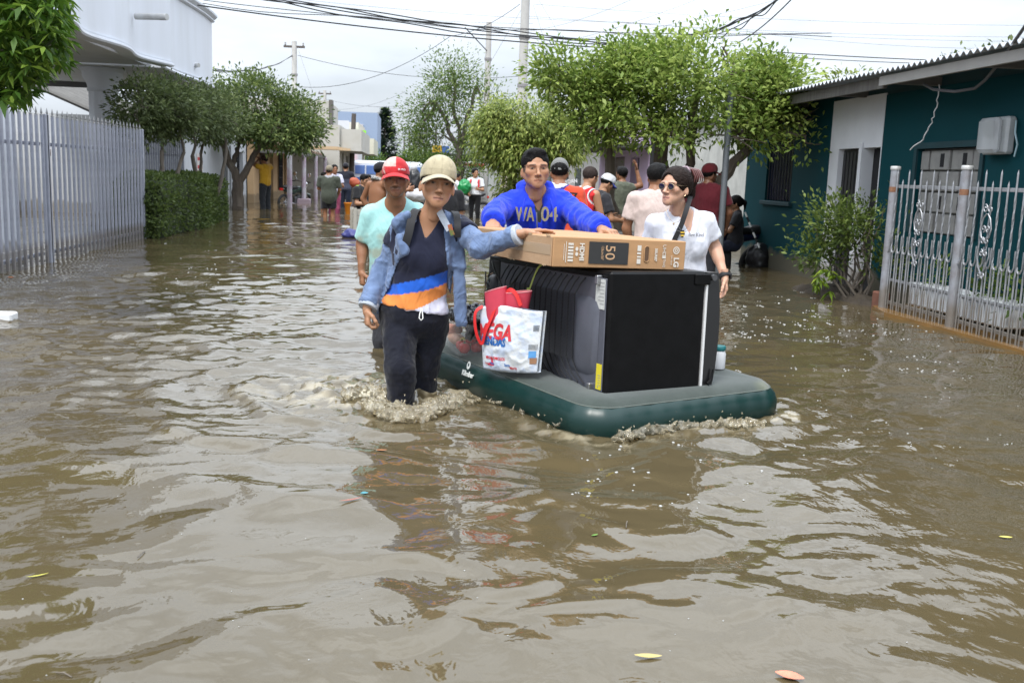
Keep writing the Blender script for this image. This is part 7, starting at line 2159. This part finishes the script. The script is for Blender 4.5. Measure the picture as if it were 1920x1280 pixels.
# two carriers seen between the caps
J = place(797, 24, 307, 1.66, PI*.62); J.hpitch = -.2; setarm(J, 'R', rel(J, 'R', .1, .1, -.16), rel(J, 'R', .02, .18, .08), V(0, 0, 1)); bend(J, 'L', .0)
person(J, 'person in black with a dark cap between the red and beige caps', 'tan', .015, .007, ('under_cap', (.01, .009, .009)), 0, dict(col=(.015, .015, .017)), dict(col=(.02, .02, .022), g=.02, hem=-.1), dict(col=(.03, .05, .08), len=1.9))
J = place(775, 25.0, 309, 1.6, PI*.9); bend(J, 'L', .1)
person(J, 'person with a white cloth over the head beside the red cap', 'brown', .016, .008, None, 0, dict(col=(.62, .63, .66), visor=False, low=-.03), dict(col=(.10, .05, .20), g=.02), dict(col=(.3, .03, .05), len=1.9))
sk = Solid((-.3, -.25, -.4), (.3, .25, .4), .025); sk.u(ell((0, 0, 0), (.17, .14, .30)), 0); sk.u(ell((.02, 0, -.12), (.2, .15, .2)), .05); v, fa = sk.mesh(1); v = folds(v, fa, .03, 7, 2, (1, 1, 1))
p = at(777, 341, 23.6); tag(link('black_sack', mesh_np('black_sack', v, fa, True), mat('black_plastic', (.012, .012, .014), .35), None, p), 'black plastic sack carried just right of the red cap', 'sack')
# person almost hidden behind the front woman: only an arm with a watch shows
J = place(836, 12.5, 318, 1.62, PI*.9); setarm(J, 'L', rel(J, 'L', .03, 0, -.28), rel(J, 'L', .03, .04, -.52))
pw = person(J, 'person in black with a wristwatch almost hidden behind the woman in front', 'tan', .013, .006, ('short', (.01, .009, .009)), 0, None, dict(col=(.015, .015, .018), g=.014), dict(col=(.10, .015, .02), len=1.0, name='shorts'))
d = (J.wrL-J.elL).normalized(); ring('watch_band', J.wrL-d*.035, J.wrL-d*.01, .036, .036, BLACK_STRAP, pw)
# shirtless man in a black cap
J = place(706, 15.0, 305, 1.68, PI*.28, lean=.08); J.hyaw = .55; J.hpitch = -.1
setarm(J, 'L', rel(J, 'L', .12, -.03, -.22), rel(J, 'L', .02, .05, -.46)); setarm(J, 'R', rel(J, 'R', .06, .16, -.10), rel(J, 'R', .06, .38, -.06))
sm2 = person(J, 'shirtless man in a black cap with a checked cloth round his neck', 'brown', .011, .0055, ('under_cap', (.01, .009, .009)), .3, dict(col=(.014, .014, .016), low=.02), None, dict(col=(.015, .015, .018), len=1.9, waist=.02))
pts = [J.nk+V(.085*math.cos(t), .085*math.sin(t)+.0, .035+.012*math.sin(2*t)) for t in np.linspace(0, 2*PI, 14)]
MB().tube(pts, .026, 7).build('neck_cloth', mat('checked_cloth', (.05, .05, .05), .9, color2=(.5, .5, .48), scale=70, contrast=4), sm2, True, True)
# group behind him
J = place(681, 20, 327, 1.6, PI*.7); J.hpitch = -.25; bend(J, 'R', .0); bend(J, 'L', 0)
person(J, 'dark-haired man in a black shirt bending behind the shirtless man', 'tan', .015, .007, ('short', (.01, .009, .009)), .3, None, dict(col=(.016, .016, .018), g=.03, hem=-.12), dict(col=(.03, .03, .035), len=1.9))
J = place(668, 22.5, 333, 1.55, PI*.4, lean=.25); J.hpitch = -.5; bend(J, 'R', 0)
person(J, 'person in dark brown holding a white cap beside the shirtless man', 'brown', .016, .008, ('short', (.01, .009, .009)), 0, None, dict(col=(.05, .03, .025), g=.025), dict(col=(.05, .05, .06), len=1.9))
J = place(691, 26, 328, 1.6, PI)
person(J, 'man whose face shows just left of the black cap', 'tan', .016, .008, ('short', (.01, .009, .009)), 0, None, dict(col=(.12, .10, .30), g=.02), dict(col=(.05, .05, .06), len=1.9))
# man in navy, back to us
J = place(648, 31.5, 306, 1.72, .1); setarm(J, 'R', rel(J, 'R', .05, .08, -.26), rel(J, 'R', .1, .26, -.36))
def twotone(v, c, J): c = c.copy(); c[v[:, 2] < J.ch.z-.02] = (.06, .065, .10); return c
person(J, 'man in a navy and grey shirt seen from behind near the white house', 'brown', .016, .0075, ('under_cap', (.01, .009, .009)), 0, dict(col=(.015, .015, .02), visor=True), dict(col=(.016, .017, .028), g=.02, hem=-.06, fn=twotone), dict(col=(.015, .02, .04), len=1.9))
# grey-olive polo man with someone beside him
J = place(617, 25.4, 311, 1.66, .05, wide=1.12); J.hyaw = .1
setarm(J, 'L', rel(J, 'L', .05, .05, -.25), rel(J, 'L', -.06, .22, -.24)); setarm(J, 'R', rel(J, 'R', .05, .05, -.26), rel(J, 'R', -.02, .16, -.44))
def hemtrim(v, c, J):
    c = c.copy(); d = np.linalg.norm(v-A3(J.nk+V(0, 0, .04)), axis=1); c[d < .11] = (.3, .3, .32); return c
person(J, 'man in a grey-olive polo shirt and black shorts wading away in the left street', 'brown', .013, .0065, ('under_cap', (.01, .009, .009)), 0, dict(col=(.20, .17, .12), visor=False, low=.0), dict(col=(.058, .066, .050), g=.018, hem=-.20, loose=.012, fn=hemtrim, sl=.8), dict(col=(.010, .010, .012), len=.62, name='shorts', g=.02))
J = place(627, 27.5, 309, 1.62, PI*.9, fem=True); bend(J, 'R', .06); bend(J, 'L', .04)
person(J, 'woman in white with dark hair partly hidden by the polo man', 'brown', .016, .0075, ('long', (.012, .010, .009)), 0, None, dict(col=(.55, .55, .66), g=.014), dict(col=(.28, .06, .12), len=1.6))
J = place(606, 27.2, 324, 1.1, PI*.6); J.hs = 1.2
person(J, 'child held at the left shoulder of the polo man', 'brown', .016, .0075, ('short', (.012, .010, .009)), 0, None, dict(col=(.02, .02, .025), g=.014), dict(col=(.1, .1, .14), len=1.6))
# man in yellow, hand shading his eyes, wearing a hat
J = place(497, 28.6, 292, 1.66, -.9); J.hyaw = -.5
setarm(J, 'R', rel(J, 'R', .06, .16, .06), J.hd+J.f*.16+V(0, 0, .02)); setarm(J, 'L', rel(J, 'L', .06, .16, .04), J.hd+J.f*.17+J.r*-.05+V(0, 0, .02))
ym = person(J, 'man in a mustard yellow shirt and dark hat standing by the trunk at left', 'brown', .013, .0065, ('under_cap', (.01, .009, .009)), 0, dict(col=(.055, .025, .02), len=.05, droop=.3), dict(col=(.46, .255, .02), g=.022, hem=-.12), dict(col=(.022, .024, .028), len=1.95, g=.02))
# ---------------------------------------------------------------- motorbikes
TYRE = mat('tyre', (.012, .012, .012), .8); CHROME = mat('chrome', (.6, .6, .62), .15, metal=1.0); BIKE = mat('bike_black', (.010, .010, .012), .25, coat=.5)
def motorbike(label, loc, rz, tint=(.010, .010, .012), lean=0.06):
    root = empty('motorbike', loc, rz, label, 'motorbike', 'motorbikes standing in the water'); root.rotation_euler = (lean, 0, rz)
    pm = mat('bike_%.3f_%.3f_%.3f' % tint, tint, .3, coat=.5)
    def wheel(x):
        w = MB().tube([V(x+.265*math.cos(t), 0, .30+.265*math.sin(t)) for t in np.linspace(0, 2*PI, 25)], .045, 8, False).build('wheel', TYRE, root, True)
        MB().tube([V(x+.215*math.cos(t), 0, .30+.215*math.sin(t)) for t in np.linspace(0, 2*PI, 25)], .012, 6, False).build('rim', CHROME, w, True)
        for k in range(8): MB().tube([V(x, 0, .30), V(x+.21*math.cos(k*PI/4), 0, .30+.21*math.sin(k*PI/4))], .006, 5).build('spoke', CHROME, w, True)
        MB().lathe([(.05, -.06), (.055, -.04), (.055, .04), (.05, .06)], 12, Matrix.Translation((x, 0, .30)) @ Matrix.Rotation(PI/2, 4, 'X')).build('hub', CHROME, w, True)
    wheel(-.62); wheel(.62)
    S = Solid((-.75, -.2, .25), (.65, .2, 1.05), .02)
    S.u(ell((.10, 0, .76), (.24, .13, .12)), 0); S.u(rc((-.1, 0, .68), (-.62, 0, .76), .09, .06), .05); S.u(rc((.25, 0, .8), (.42, 0, .55), .06, .05), .05)
    v, fa = S.mesh(1); link('body', mesh_np('body', v, fa, True), pm, root)
    S = Solid((-.7, -.18, .6), (.1, .18, 1.0), .02); S.u(rbox((-.30, 0, .82), (.34, .12, .05), .045), 0); S.u(ell((-.55, 0, .85), (.14, .11, .06)), .04)
    v, fa = S.mesh(1); link('seat', mesh_np('seat', v, fa, True), mat('seat_vinyl', (.014, .014, .015), .5), root)
    S = Solid((-.3, -.2, .15), (.35, .2, .7), .02); S.u(rbox((.02, 0, .40), (.17, .12, .13), .04), 0); S.u(ell((.14, 0, .50), (.10, .11, .10)), .03)
    v, fa = S.mesh(1); link('engine', mesh_np('engine', v, fa, True), mat('engine_alloy', (.12, .12, .125), .4, metal=.7), root)
    for q in (-.07, .07): MB().tube([V(.62, q, .30), V(.50, q, .70), V(.42, q*.8, .98)], .02, 8).build('fork', CHROME, root, True)
    MB().tube([V(.30, -.36, 1.02), V(.36, -.2, 1.05), V(.42, 0, 1.0), V(.36, .2, 1.05), V(.30, .36, 1.02)], .014, 8).build('handlebar', CHROME, root, True)
    for q in (-1, 1):
        MB().tube([V(.31, q*.26, 1.03), V(.27, q*.40, 1.01)], .02, 8).build('grip', TYRE, root, True)
        m = MB().tube([V(.34, q*.2, 1.05), V(.33, q*.28, 1.22)], .006, 6).build('mirror_stem', CHROME, root, True)
        MB().lathe([(.02, -.012), (.065, -.008), (.065, .008), (.055, .012)], 14, Matrix.Translation((.33, q*.30, 1.26)) @ Matrix.Rotation(PI/2, 4, 'Y')).build('mirror', CHROME, m, True)
    MB().lathe([(.03, -.08), (.085, -.04), (.10, .03), (.095, .045)], 18, Matrix.Translation((.50, 0, .92)) @ Matrix.Rotation(PI/2, 4, 'Y')).build('headlight', CHROME, root, True)
    MB().tube([V(.10, -.13, .32), V(-.2, -.16, .28), V(-.75, -.18, .36)], [.025, .035, .045], 10).build('exhaust', CHROME, root, True)
    S = Solid((.3, -.15, .4), (.95, .15, .8), .02); S.u(rc((.50, 0, .62), (.80, 0, .56), .06, .05), 0); v, fa = S.mesh(1); link('front_fender', mesh_np('front_fender', v, fa, True), pm, root)
    MB().bbox((-.80, -.06, .72), (-.74, .06, .80), .01).build('tail_light', mat('tail_red', (.4, .01, .01), .3), root)
    return root
p = at(1140, 420, 12.0); motorbike('dark motorbike the red jersey man leans over', (p.x, 12.0, -.30), rad(155))
p = at(1352, 460, 14.35); motorbike('dark motorbike under the seated woman beside the teal house', (p.x, 14.35, -.32), rad(188), (.012, .016, .05))
p = at(552, 370, 34.5); motorbike('dark green motorbike parked behind the porch posts', (p.x, 34.5, -.30), rad(60), (.008, .03, .02))
p = at(872, 372, 33.0); motorbike('white motorbike beside the man in navy shorts', (p.x, 33.2, -.32), rad(170), (.45, .45, .46))
# umbrella-like white stick leaning at the teal corner
a, c = at(1397, 398, 14.0), at(1428, 475, 13.7)
st = empty('striped_stick', c, 0, 'black and white striped stick leaning by the motorbike', 'stick')
for k in range(8): MB().tube([a.lerp(c, k/8), a.lerp(c, (k+1)/8-.004)], .014, 8).build('band', WHITE_CORD if k % 2 == 0 else BLACK_STRAP, st, True, True)
# folded black bag beside it
sk = Solid((-.3, -.25, -.3), (.3, .25, .3), .025); sk.u(ell((0, 0, 0), (.17, .16, .22)), 0); sk.u(ell((.06, 0, -.1), (.18, .14, .14)), .05); v, fa = sk.mesh(1); v = folds(v, fa, .03, 8, 6, (1, 1, 1))
p = at(1424, 455, 14.1); tag(link('black_bag', mesh_np('black_bag', v, fa, True), mats['black_plastic'], None, (p.x, 14.1, .12)), 'black bag standing in the water at the corner of the teal house', 'bag')
# ---------------------------------------------------------------- things around the crowd
def crate(label, loc, w, d, h_, m, n=4):
    r = empty('crate', loc, .2, label, 'crate')
    for k in range(n):
        z = h_*k/n
        for (a, b_) in (((-w/2, -d/2, z), (w/2, -d/2+.02, z+h_/n*.8)), ((-w/2, d/2-.02, z), (w/2, d/2, z+h_/n*.8)), ((-w/2, -d/2+.021, z), (-w/2+.02, d/2-.021, z+h_/n*.8)), ((w/2-.02, -d/2+.021, z), (w/2, d/2-.021, z+h_/n*.8))): MB().box(a, b_).build('slat', m, r)
    for sx in (-1, 1):
        for sy in (-1, 1): MB().box((sx*w/2-.03, sy*d/2-.03, -.1), (sx*w/2+.03, sy*d/2+.03, h_+.01)).build('corner_post', m, r)
    return r
p = at(673, 366, 19.0); crate('pale slatted crate standing in the water beside the shirtless man', (p.x, 19.0, -.02), .2, .4, .5, mat('pale_wood', (.40, .38, .33), .8))
p = at(657, 354, 27.5); bk = empty('bucket', (p.x, 27.5, .0), 0, 'orange bucket beside the man in navy', 'bucket')
MB().lathe([(.12, -.02), (.13, 0), (.165, .27), (.175, .28), (.175, .30), (.16, .30), (.15, .26)], 22).build('bucket_body', mat('orange_plastic', (.60, .20, .01), .4), bk, True)
MB().tube([V(.168*math.cos(t), .04, .29-.12*math.sin(t)) for t in np.linspace(0, PI, 12)], .008, 6).build('bucket_handle', TYRE, bk, True)
S = Solid((-.35, -.3, -.1), (.35, .3, .25), .025); S.u(ell((0, 0, .02), (.26, .16, .07)), 0); S.u(ell((-.1, 0, .06), (.1, .1, .06)), .05); v, fa = S.mesh(1); v = folds(v, fa, .03, 9, 4, (1, 1, 1))
p = at(668, 376, 18.0); tag(link('blue_tarp', mesh_np('blue_tarp', v, fa, True), mat('blue_tarp', (.03, .035, .16), .5), None, (p.x, 18.0, .02)), 'crumpled blue tarp floating left of the shirtless man', 'tarp')
for (px, py, y, c, lab, r3) in ((664, 342, 28, (.34, .07, .03), 'orange-red bundle beside the man in navy', (.13, .12, .13)), (671, 354, 28, (.22, .32, .03), 'small lime bag beside the orange bucket', (.1, .1, .16)), (787, 366, 22, (.5, .5, .52), 'white sack floating behind the red cap man', (.3, .2, .14)), (793, 360, 22.4, (.03, .22, .36), 'turquoise cloth behind the red cap man', (.09, .09, .2))):
    S = Solid((-.4, -.4, -.4), (.4, .4, .4), .03); S.u(ell((0, 0, 0), r3), 0); S.u(ell((.06, .02, -.04), (r3[0]*.8, r3[1]*.8, r3[2]*.7)), .05); v, fa = S.mesh(1); v = folds(v, fa, .03, 8, int(px), (1, 1, 1))
    p = at(px, py, y); tag(link('bundle', mesh_np('bundle', v, fa, True), mat('bundle_%d' % px, c, .6), None, p), lab, 'bundle')
# motor taxi with red-white roof and awning with flags
tx = at(866, 312, 44); rt_ = empty('stall', (tx.x, 44, -.4), 0, 'small red and white roofed stall at the end of the street', 'stall')
MB().bbox((-.9, -.6, 2.0), (.9, .6, 2.08), .02).build('roof', mat('white_tin', (.6, .6, .6), .5), rt_); MB().bbox((-.92, -.62, 1.90), (.92, -.58, 1.998), .005).build('roof_trim', mat('red_tin', (.4, .03, .03), .5), rt_)
for sx in (-1, 1):
    for sy in (-1, 1): MB().tube([V(sx*.82, sy*.5, 0), V(sx*.82, sy*.5, 1.998)], .03, 8).build('post', POLEM, rt_, True)
MB().bbox((-.8, -.5, .5), (.8, .5, 1.1), .02).build('counter', mat('counter_grey', (.2, .22, .24), .6), rt_)
aw = at(846, 292, 40); ar = empty('awning', (aw.x, 40, -.4), 0, 'dark awning with yellow and blue panels above the beige cap', 'awning')
MB().bbox((-.2, -.4, 2.25), (.75, .6, 2.33), .02).build('awning_sheet', mat('dark_sheet', (.05, .055, .07), .6), ar)
MB().bbox((-.75, -.42, 2.35), (-.38, -.38, 2.62), .005).build('panel', mat('yellow_panel', (.55, .35, .02), .6), ar); MB().bbox((-.37, -.42, 2.35), (-.1, -.38, 2.6), .005).build('panel', mat('blue_panel', (.05, .12, .35), .6), ar)
for x in (-.3, .65): MB().tube([V(x, 0, 0), V(x, 0, 2.249)], .03, 8).build('post', POLEM, ar, True)
MB().tube([V(-.76, -.40, 2.345), V(.0, -.40, 2.345)], .012, 6).build('rail', POLEM, ar, True)
# ================================================================ overhead cables
CABLE = mat('black_cable', (.012, .012, .013), .6)
THIN = mat('thin_wire', (.16, .17, .19), .6)
def cable(label, a, c, r, sag=.3, m=CABLE, group=None, n=24, strands=1, name='cable'):
    a, c = Vector(a), Vector(c)
    root = None
    if strands > 1: root = empty(name, a, 0, label, 'cable', group)
    for k in range(strands):
        o = V(0, .03*k, .055*((k*7) % strands-strands/2)/max(1, strands-1)*1.6) if strands > 1 else V(0, 0, 0)
        pts = [a.lerp(c, i/n)+V(0, 0, -4*(sag+.03*k)*(i/n)*(1-i/n))+o*(.6+.4*math.sin(i*.8+k)) for i in range(n+1)]
        ob = MB().tube(pts if root else [p-a for p in pts], r*.75, 6).build('strand' if root else name, m, root, True, bool(root), None if root else a)
        if not root: tag(ob, label, 'cable', group)
# thick bundle sweeping from the upper left to the big tree
cable('thick bundle of black cables sweeping from upper left down to the big tree', at(430, -18, 14), at(1140, 80, 16), .011, .02, strands=4)
cable('single black cable below the thick bundle, ending at the big tree', at(370, 10, 14), at(1135, 90, 16), .012, .06)
cable('pair of grey cables above the single black cable at upper left', at(380, 0, 17), at(1560, 62, 17), .008, .16, strands=2)
cable('heavy cable bundle climbing to the top edge from the big tree', at(1270, 66, 15), at(1490, -22, 12), .012, .10, strands=3)
cable('second bundle climbing to the top edge beside the heavy one', at(1345, 64, 15), at(1475, -15, 12), .010, .04, strands=2)
cable('single black cable rising right of the bundles above the big tree', at(1382, 82, 15), at(1500, -18, 12), .011, .06)
cable('upper of two dark cables running right to the teal roof', at(1410, 95, 16), at(1890, 118, 16), .010, .02)
cable('lower of two dark cables running right to the teal roof', at(1400, 102, 17), at(1850, 122, 17), .008, .03)
# service cable looping to the meter under the eave
dp = [at(1925, 45, 7.2), at(1880, 110, 7.9), at(1848, 150, 8.4), at(1828, 166, 8.6), at(1790, 172, 8.8), at(1750, 168, 9.1), at(1732, 158, 9.3)]
o = MB().tube([p-dp[0] for p in dp], .014, 8).build('service_cable', mat('grey_cable', (.10, .10, .11), .5), None, True, loc=dp[0]); tag(o, 'thick grey service cable looping under the eave of the teal house', 'cable')
dp = [at(1762, 160, 9.0), at(1756, 200, 9.05), at(1745, 235, 9.1), at(1730, 262, 9.15), at(1700, 285, 9.3)]
rg = random.Random(1); pts = []
for i in range(len(dp)-1):
    for k in range(6): pts.append(dp[i].lerp(dp[i+1], k/6)+V(rg.uniform(-.01, .01), 0, rg.uniform(-.008, .008)))
o = MB().tube([p-pts[0] for p in pts], .006, 5).build('loose_wire', mat('pale_wire', (.4, .4, .4), .5), None, True, loc=pts[0]); tag(o, 'pale twisted loose wire hanging below the eave of the teal house', 'wire')
# wires of the poles
cable('bundle of cables from behind the white house to the left pale pole', at(400, 130, 30), at(548, 104, 50), .016, .25, strands=3)
for i, (a, c, s, lab) in enumerate((((558, 104, 50), (985, 142, 50), .5, 'wire crossing from the left pale pole to the sparse tree'), ((560, 163, 45), (845, 68, 40), .6, 'long wire rising from the trimmed tree to the upper middle'),
      ((845, 68, 40), (975, 8, 36), .2, 'wire running up to the head of the tallest pole'), ((612, 186, 80), (800, 190, 80), .5, 'wire from the thin concrete pole across the street'), ((612, 205, 80), (760, 172, 70), .4, 'faint wire rising from the thin pole to the sparse tree'))):
    cable(lab, at(*a), at(*c), .014, s, THIN if i > 2 else CABLE)
for i, (a, c) in enumerate((((480, -10, 34), (1240, 45, 34)), ((400, 3, 36), (1000, 45, 36)), ((980, 30, 34), (1920, 70, 34)), ((1000, 8, 34), (1920, 48, 34)), ((1150, 40, 34), (1920, 78, 34)), ((1400, 60, 34), (1920, 92, 34)), ((985, 95, 33), (1330, -10, 30)), ((985, 60, 33), (1200, -8, 30)), ((1060, 78, 33), (1530, -20, 28)))):
    cable('thin faint grey wire crossing the sky above the trees', at(*a), at(*c), .007, .15, THIN, 'thin faint wires across the sky')
for i, (a, c) in enumerate((((560, 95, 50), (640, 330, 60)), ((1000, 10, 33), (1045, 150, 33)), ((985, 5, 33), (900, 150, 40)), ((1010, 0, 33), (1090, 130, 33)))):
    cable('thin stay wire slanting down from a utility pole', at(*a), at(*c), .006, .02, THIN, 'stay wires of the poles')
# steel bracket between the bundle and the second pole
br = at(870, 48, 16); 
cable('dark slanting bracket arm under the thick cable bundle', at(872, 52, 44), at(917, 100, 45), .03, 0)
for i, y in enumerate((205, 232, 250, 268, 284)):
    cable('fine wire crossing the far end of the street', at(690, y-6, 110), at(860, y, 110), .02, .2, THIN, 'wires at the far street end')
# ================================================================ splash, foam and floating bits
SPL = mat('splash_water', (.62, .54, .38), .08, vcol=True, spec=.5, ior=1.33)
SPL.node_tree.nodes['Principled BSDF'].inputs['Transmission Weight'].default_value = .8
def splash(name, arcs, h, seed, blobs, drops):
    rs = random.Random(seed); P = np.concatenate([np.array([list(p) for p in a]) for a in arcs])
    S = Solid(P.min(0)-.10, P.max(0)+np.array([.1, .1, .16]), h)
    for a in arcs:
        a = [Vector(p) for p in a]
        for i in range(blobs):
            t = rs.random()*(len(a)-1); k = min(int(t), len(a)-2); p = a[k].lerp(a[k+1], t-k)+V(rs.gauss(0, .024), rs.gauss(0, .024), abs(rs.gauss(0, .013))-.006)
            r = rs.uniform(.003, .0095)
            d = V(rs.gauss(0, .5), rs.gauss(-.4, .5), rs.gauss(.35, .4))*rs.uniform(.01, .05)
            S.u(rc(p, p+d, r, r*.3), .018)
        for i in range(drops):
            t = rs.random()*(len(a)-1); k = min(int(t), len(a)-2); p = a[k].lerp(a[k+1], t-k)+V(rs.gauss(0, .05), rs.gauss(-.02, .05), abs(rs.gauss(0, .035)))
            S.u(ell(p, [rs.uniform(.003, .007)]*3), 0)
    v, fa = S.mesh(2)
    n = fbm(v*38, seed, 3)[:, None]; m = np.clip((n-.38)*3.2, 0, 1)
    c = np.array([.60, .53, .38])*(1-m)+np.array([.80, .74, .60])*m
    me = mesh_np(name, v, fa, True); set_col(me, c)
    return tag(link(name, me, SPL), kind='stuff')
g = lambda px, py, z=.015: gr(px, py, z)
splash('leg_splash', [[g(690, 752), g(705, 768), g(740, 782), g(790, 785), g(840, 765), g(872, 742)], [g(700, 760), g(745, 772), g(800, 770), g(850, 750)], [g(655, 745), g(675, 738), g(700, 735), g(718, 742)]], .0048, 3, 420, 90)
splash('bow_splash', [[g(1160, 822), g(1200, 812), g(1250, 806), g(1310, 800), g(1370, 797), g(1440, 795)]], .0048, 7, 260, 60)
splash('bow_splash', [[g(880, 745), g(940, 762), g(1000, 785), g(1060, 805)]], .0048, 9, 50, 20)
# drifting foam bubbles
FOAM = mat('foam', (.36, .36, .35), .3)
rs = np.random.RandomState(4); V_, F_ = [], []
def foam_dome(x, y, r):
    n = 7; b0 = len(V_); h0 = .001
    for k in range(n): V_.append((x+r*math.cos(2*PI*k/n), y+r*.9*math.sin(2*PI*k/n), h0))
    for k in range(n): V_.append((x+r*.6*math.cos(2*PI*k/n), y+r*.55*math.sin(2*PI*k/n), h0+r*.4))
    V_.append((x, y, h0+r*.5))
    for k in range(n): F_.append((b0+k, b0+(k+1) % n, b0+n+(k+1) % n, b0+n+k)); F_.append((b0+n+k, b0+n+(k+1) % n, b0+2*n))
def wave_at(x, y): return 0
def scatter(n, box, r0, r1, cl):
    for _ in range(n):
        px, py = rs.uniform(box[0], box[2]), rs.uniform(box[1], box[3]); p = gr(px, py)
        for _ in range(rs.randint(1, cl+1)): foam_dome(p.x+rs.normal()*.02, p.y+rs.normal()*.03, rs.uniform(r0, r1))
scatter(70, (1360, 555, 1800, 700), .003, .009, 3); scatter(45, (1330, 540, 1560, 640), .004, .010, 5); scatter(30, (1500, 590, 1760, 640), .004, .010, 4); scatter(26, (1080, 830, 1420, 950), .003, .008, 2)
scatter(60, (300, 450, 560, 560), .004, .010, 3); scatter(50, (1450, 690, 1920, 860), .0025, .006, 2); scatter(50, (40, 850, 1880, 1270), .001, .0028, 1)
xy = np.array([[p[0], p[1]] for p in V_], np.float32)
hh_, _, _ = wave_height(xy[:, 0].copy(), xy[:, 1].copy(), np.maximum(.02, .006*xy[:, 1]))
V2 = [(p[0], p[1], p[2]+float(h)) for p, h in zip(V_, hh_)]
me = bpy.data.meshes.new('foam'); me.from_pydata(V2, [], F_); me.polygons.foreach_set('use_smooth', [True]*len(F_)); me.update()
tag(link('foam', me, FOAM), kind='stuff')
# leaves, twigs and litter afloat
def hz(p):
    a, _, _ = wave_height(np.array([p.x], np.float32), np.array([p.y], np.float32), np.array([.015], np.float32)); return float(a[0])
def leaf(px, py, L_, w, a, c, label, name='floating_leaf', curl=.2):
    p = gr(px, py); z = hz(p)+.004; v = []; n = 7
    for k in range(n):
        t = k/(n-1); ww = w*math.sin(PI*min(max(t, .02), .98))**.8/2; x = (t-.5)*L_; zz = curl*L_*(t-.5)**2
        v += [V(x, -ww, zz+ww*.25), V(x, 0, zz), V(x, ww, zz+ww*.25)]
    f = [(k*3+j, k*3+j+1, k*3+j+4, k*3+j+3) for k in range(n-1) for j in range(2)]
    o = MB().add(v, f).build(name, mat('leaf_%d_%d' % (px, py), c, .5, noise=.2, scale=60), None, True, loc=(p.x, p.y, z)); o.rotation_euler = (0, 0, a); tag(o, label, 'leaf' if 'leaf' in name else 'litter')
leaf(1885, 1012, .045, .018, -.2, (.55, .48, .10), 'small yellow leaf floating at the right edge')
leaf(1480, 1272, .07, .04, 2.6, (.62, .20, .12), 'salmon red leaf at the bottom edge of the picture')
leaf(70, 1083, .06, .008, .5, (.42, .40, .06), 'slim yellow-green leaf floating at lower left')
leaf(715, 853, .05, .018, .1, (.32, .12, .04), 'orange-brown leaf floating below the front woman')
leaf(1115, 1003, .03, .012, .6, (.10, .22, .03), 'tiny green leaf in the mattress reflection')
leaf(1215, 1231, .07, .022, -.1, (.45, .36, .12), 'pale yellow leaf lying near the bottom centre')
leaf(440, 562, .12, .06, .3, (.02, .025, .015), 'dark leaf clump floating at the left of the street', 'floating_leaf')
leaf(658, 945, .09, .012, .5, (.30, .10, .07), 'reddish ribbon of litter floating left of centre', 'floating_litter')
leaf(683, 932, .03, .025, .2, (.05, .22, .26), 'turquoise scrap of litter beside the reddish ribbon', 'floating_litter')
leaf(20, 525, .06, .05, .2, (.45, .13, .03), 'orange scrap floating by the picket fence', 'floating_litter')
p = gr(2, 600); o = MB().bbox((-.22, -.07, -.02), (.10, .07, .045), .012).build('foam_tray', mat('white_foam', (.68, .69, .70), .6), None, loc=(p.x, p.y, .015)); tag(o, 'white foam block floating at the left edge', 'foam tray')
for i, (px, py, L_, a, lab) in enumerate(((1175, 985, .07, 1.3, 'thin brown twig floating in the mattress reflection'), (735, 863, .06, .6, 'pale straw floating below the front woman'), (120, 1272, .05, -.5, 'short dark twig at the lower left corner'), (265, 1040, .05, 1.4, 'thin upright twig floating at left centre'))):
    p = gr(px, py); z = hz(p)+.004; d = V(math.cos(a), math.sin(a), 0)*L_/2
    o = MB().tube([-d, V(0, .004, .003), d], .0018, 5).build('twig', BARKP, None, True, loc=(p.x, p.y, z)); tag(o, lab, 'twig')
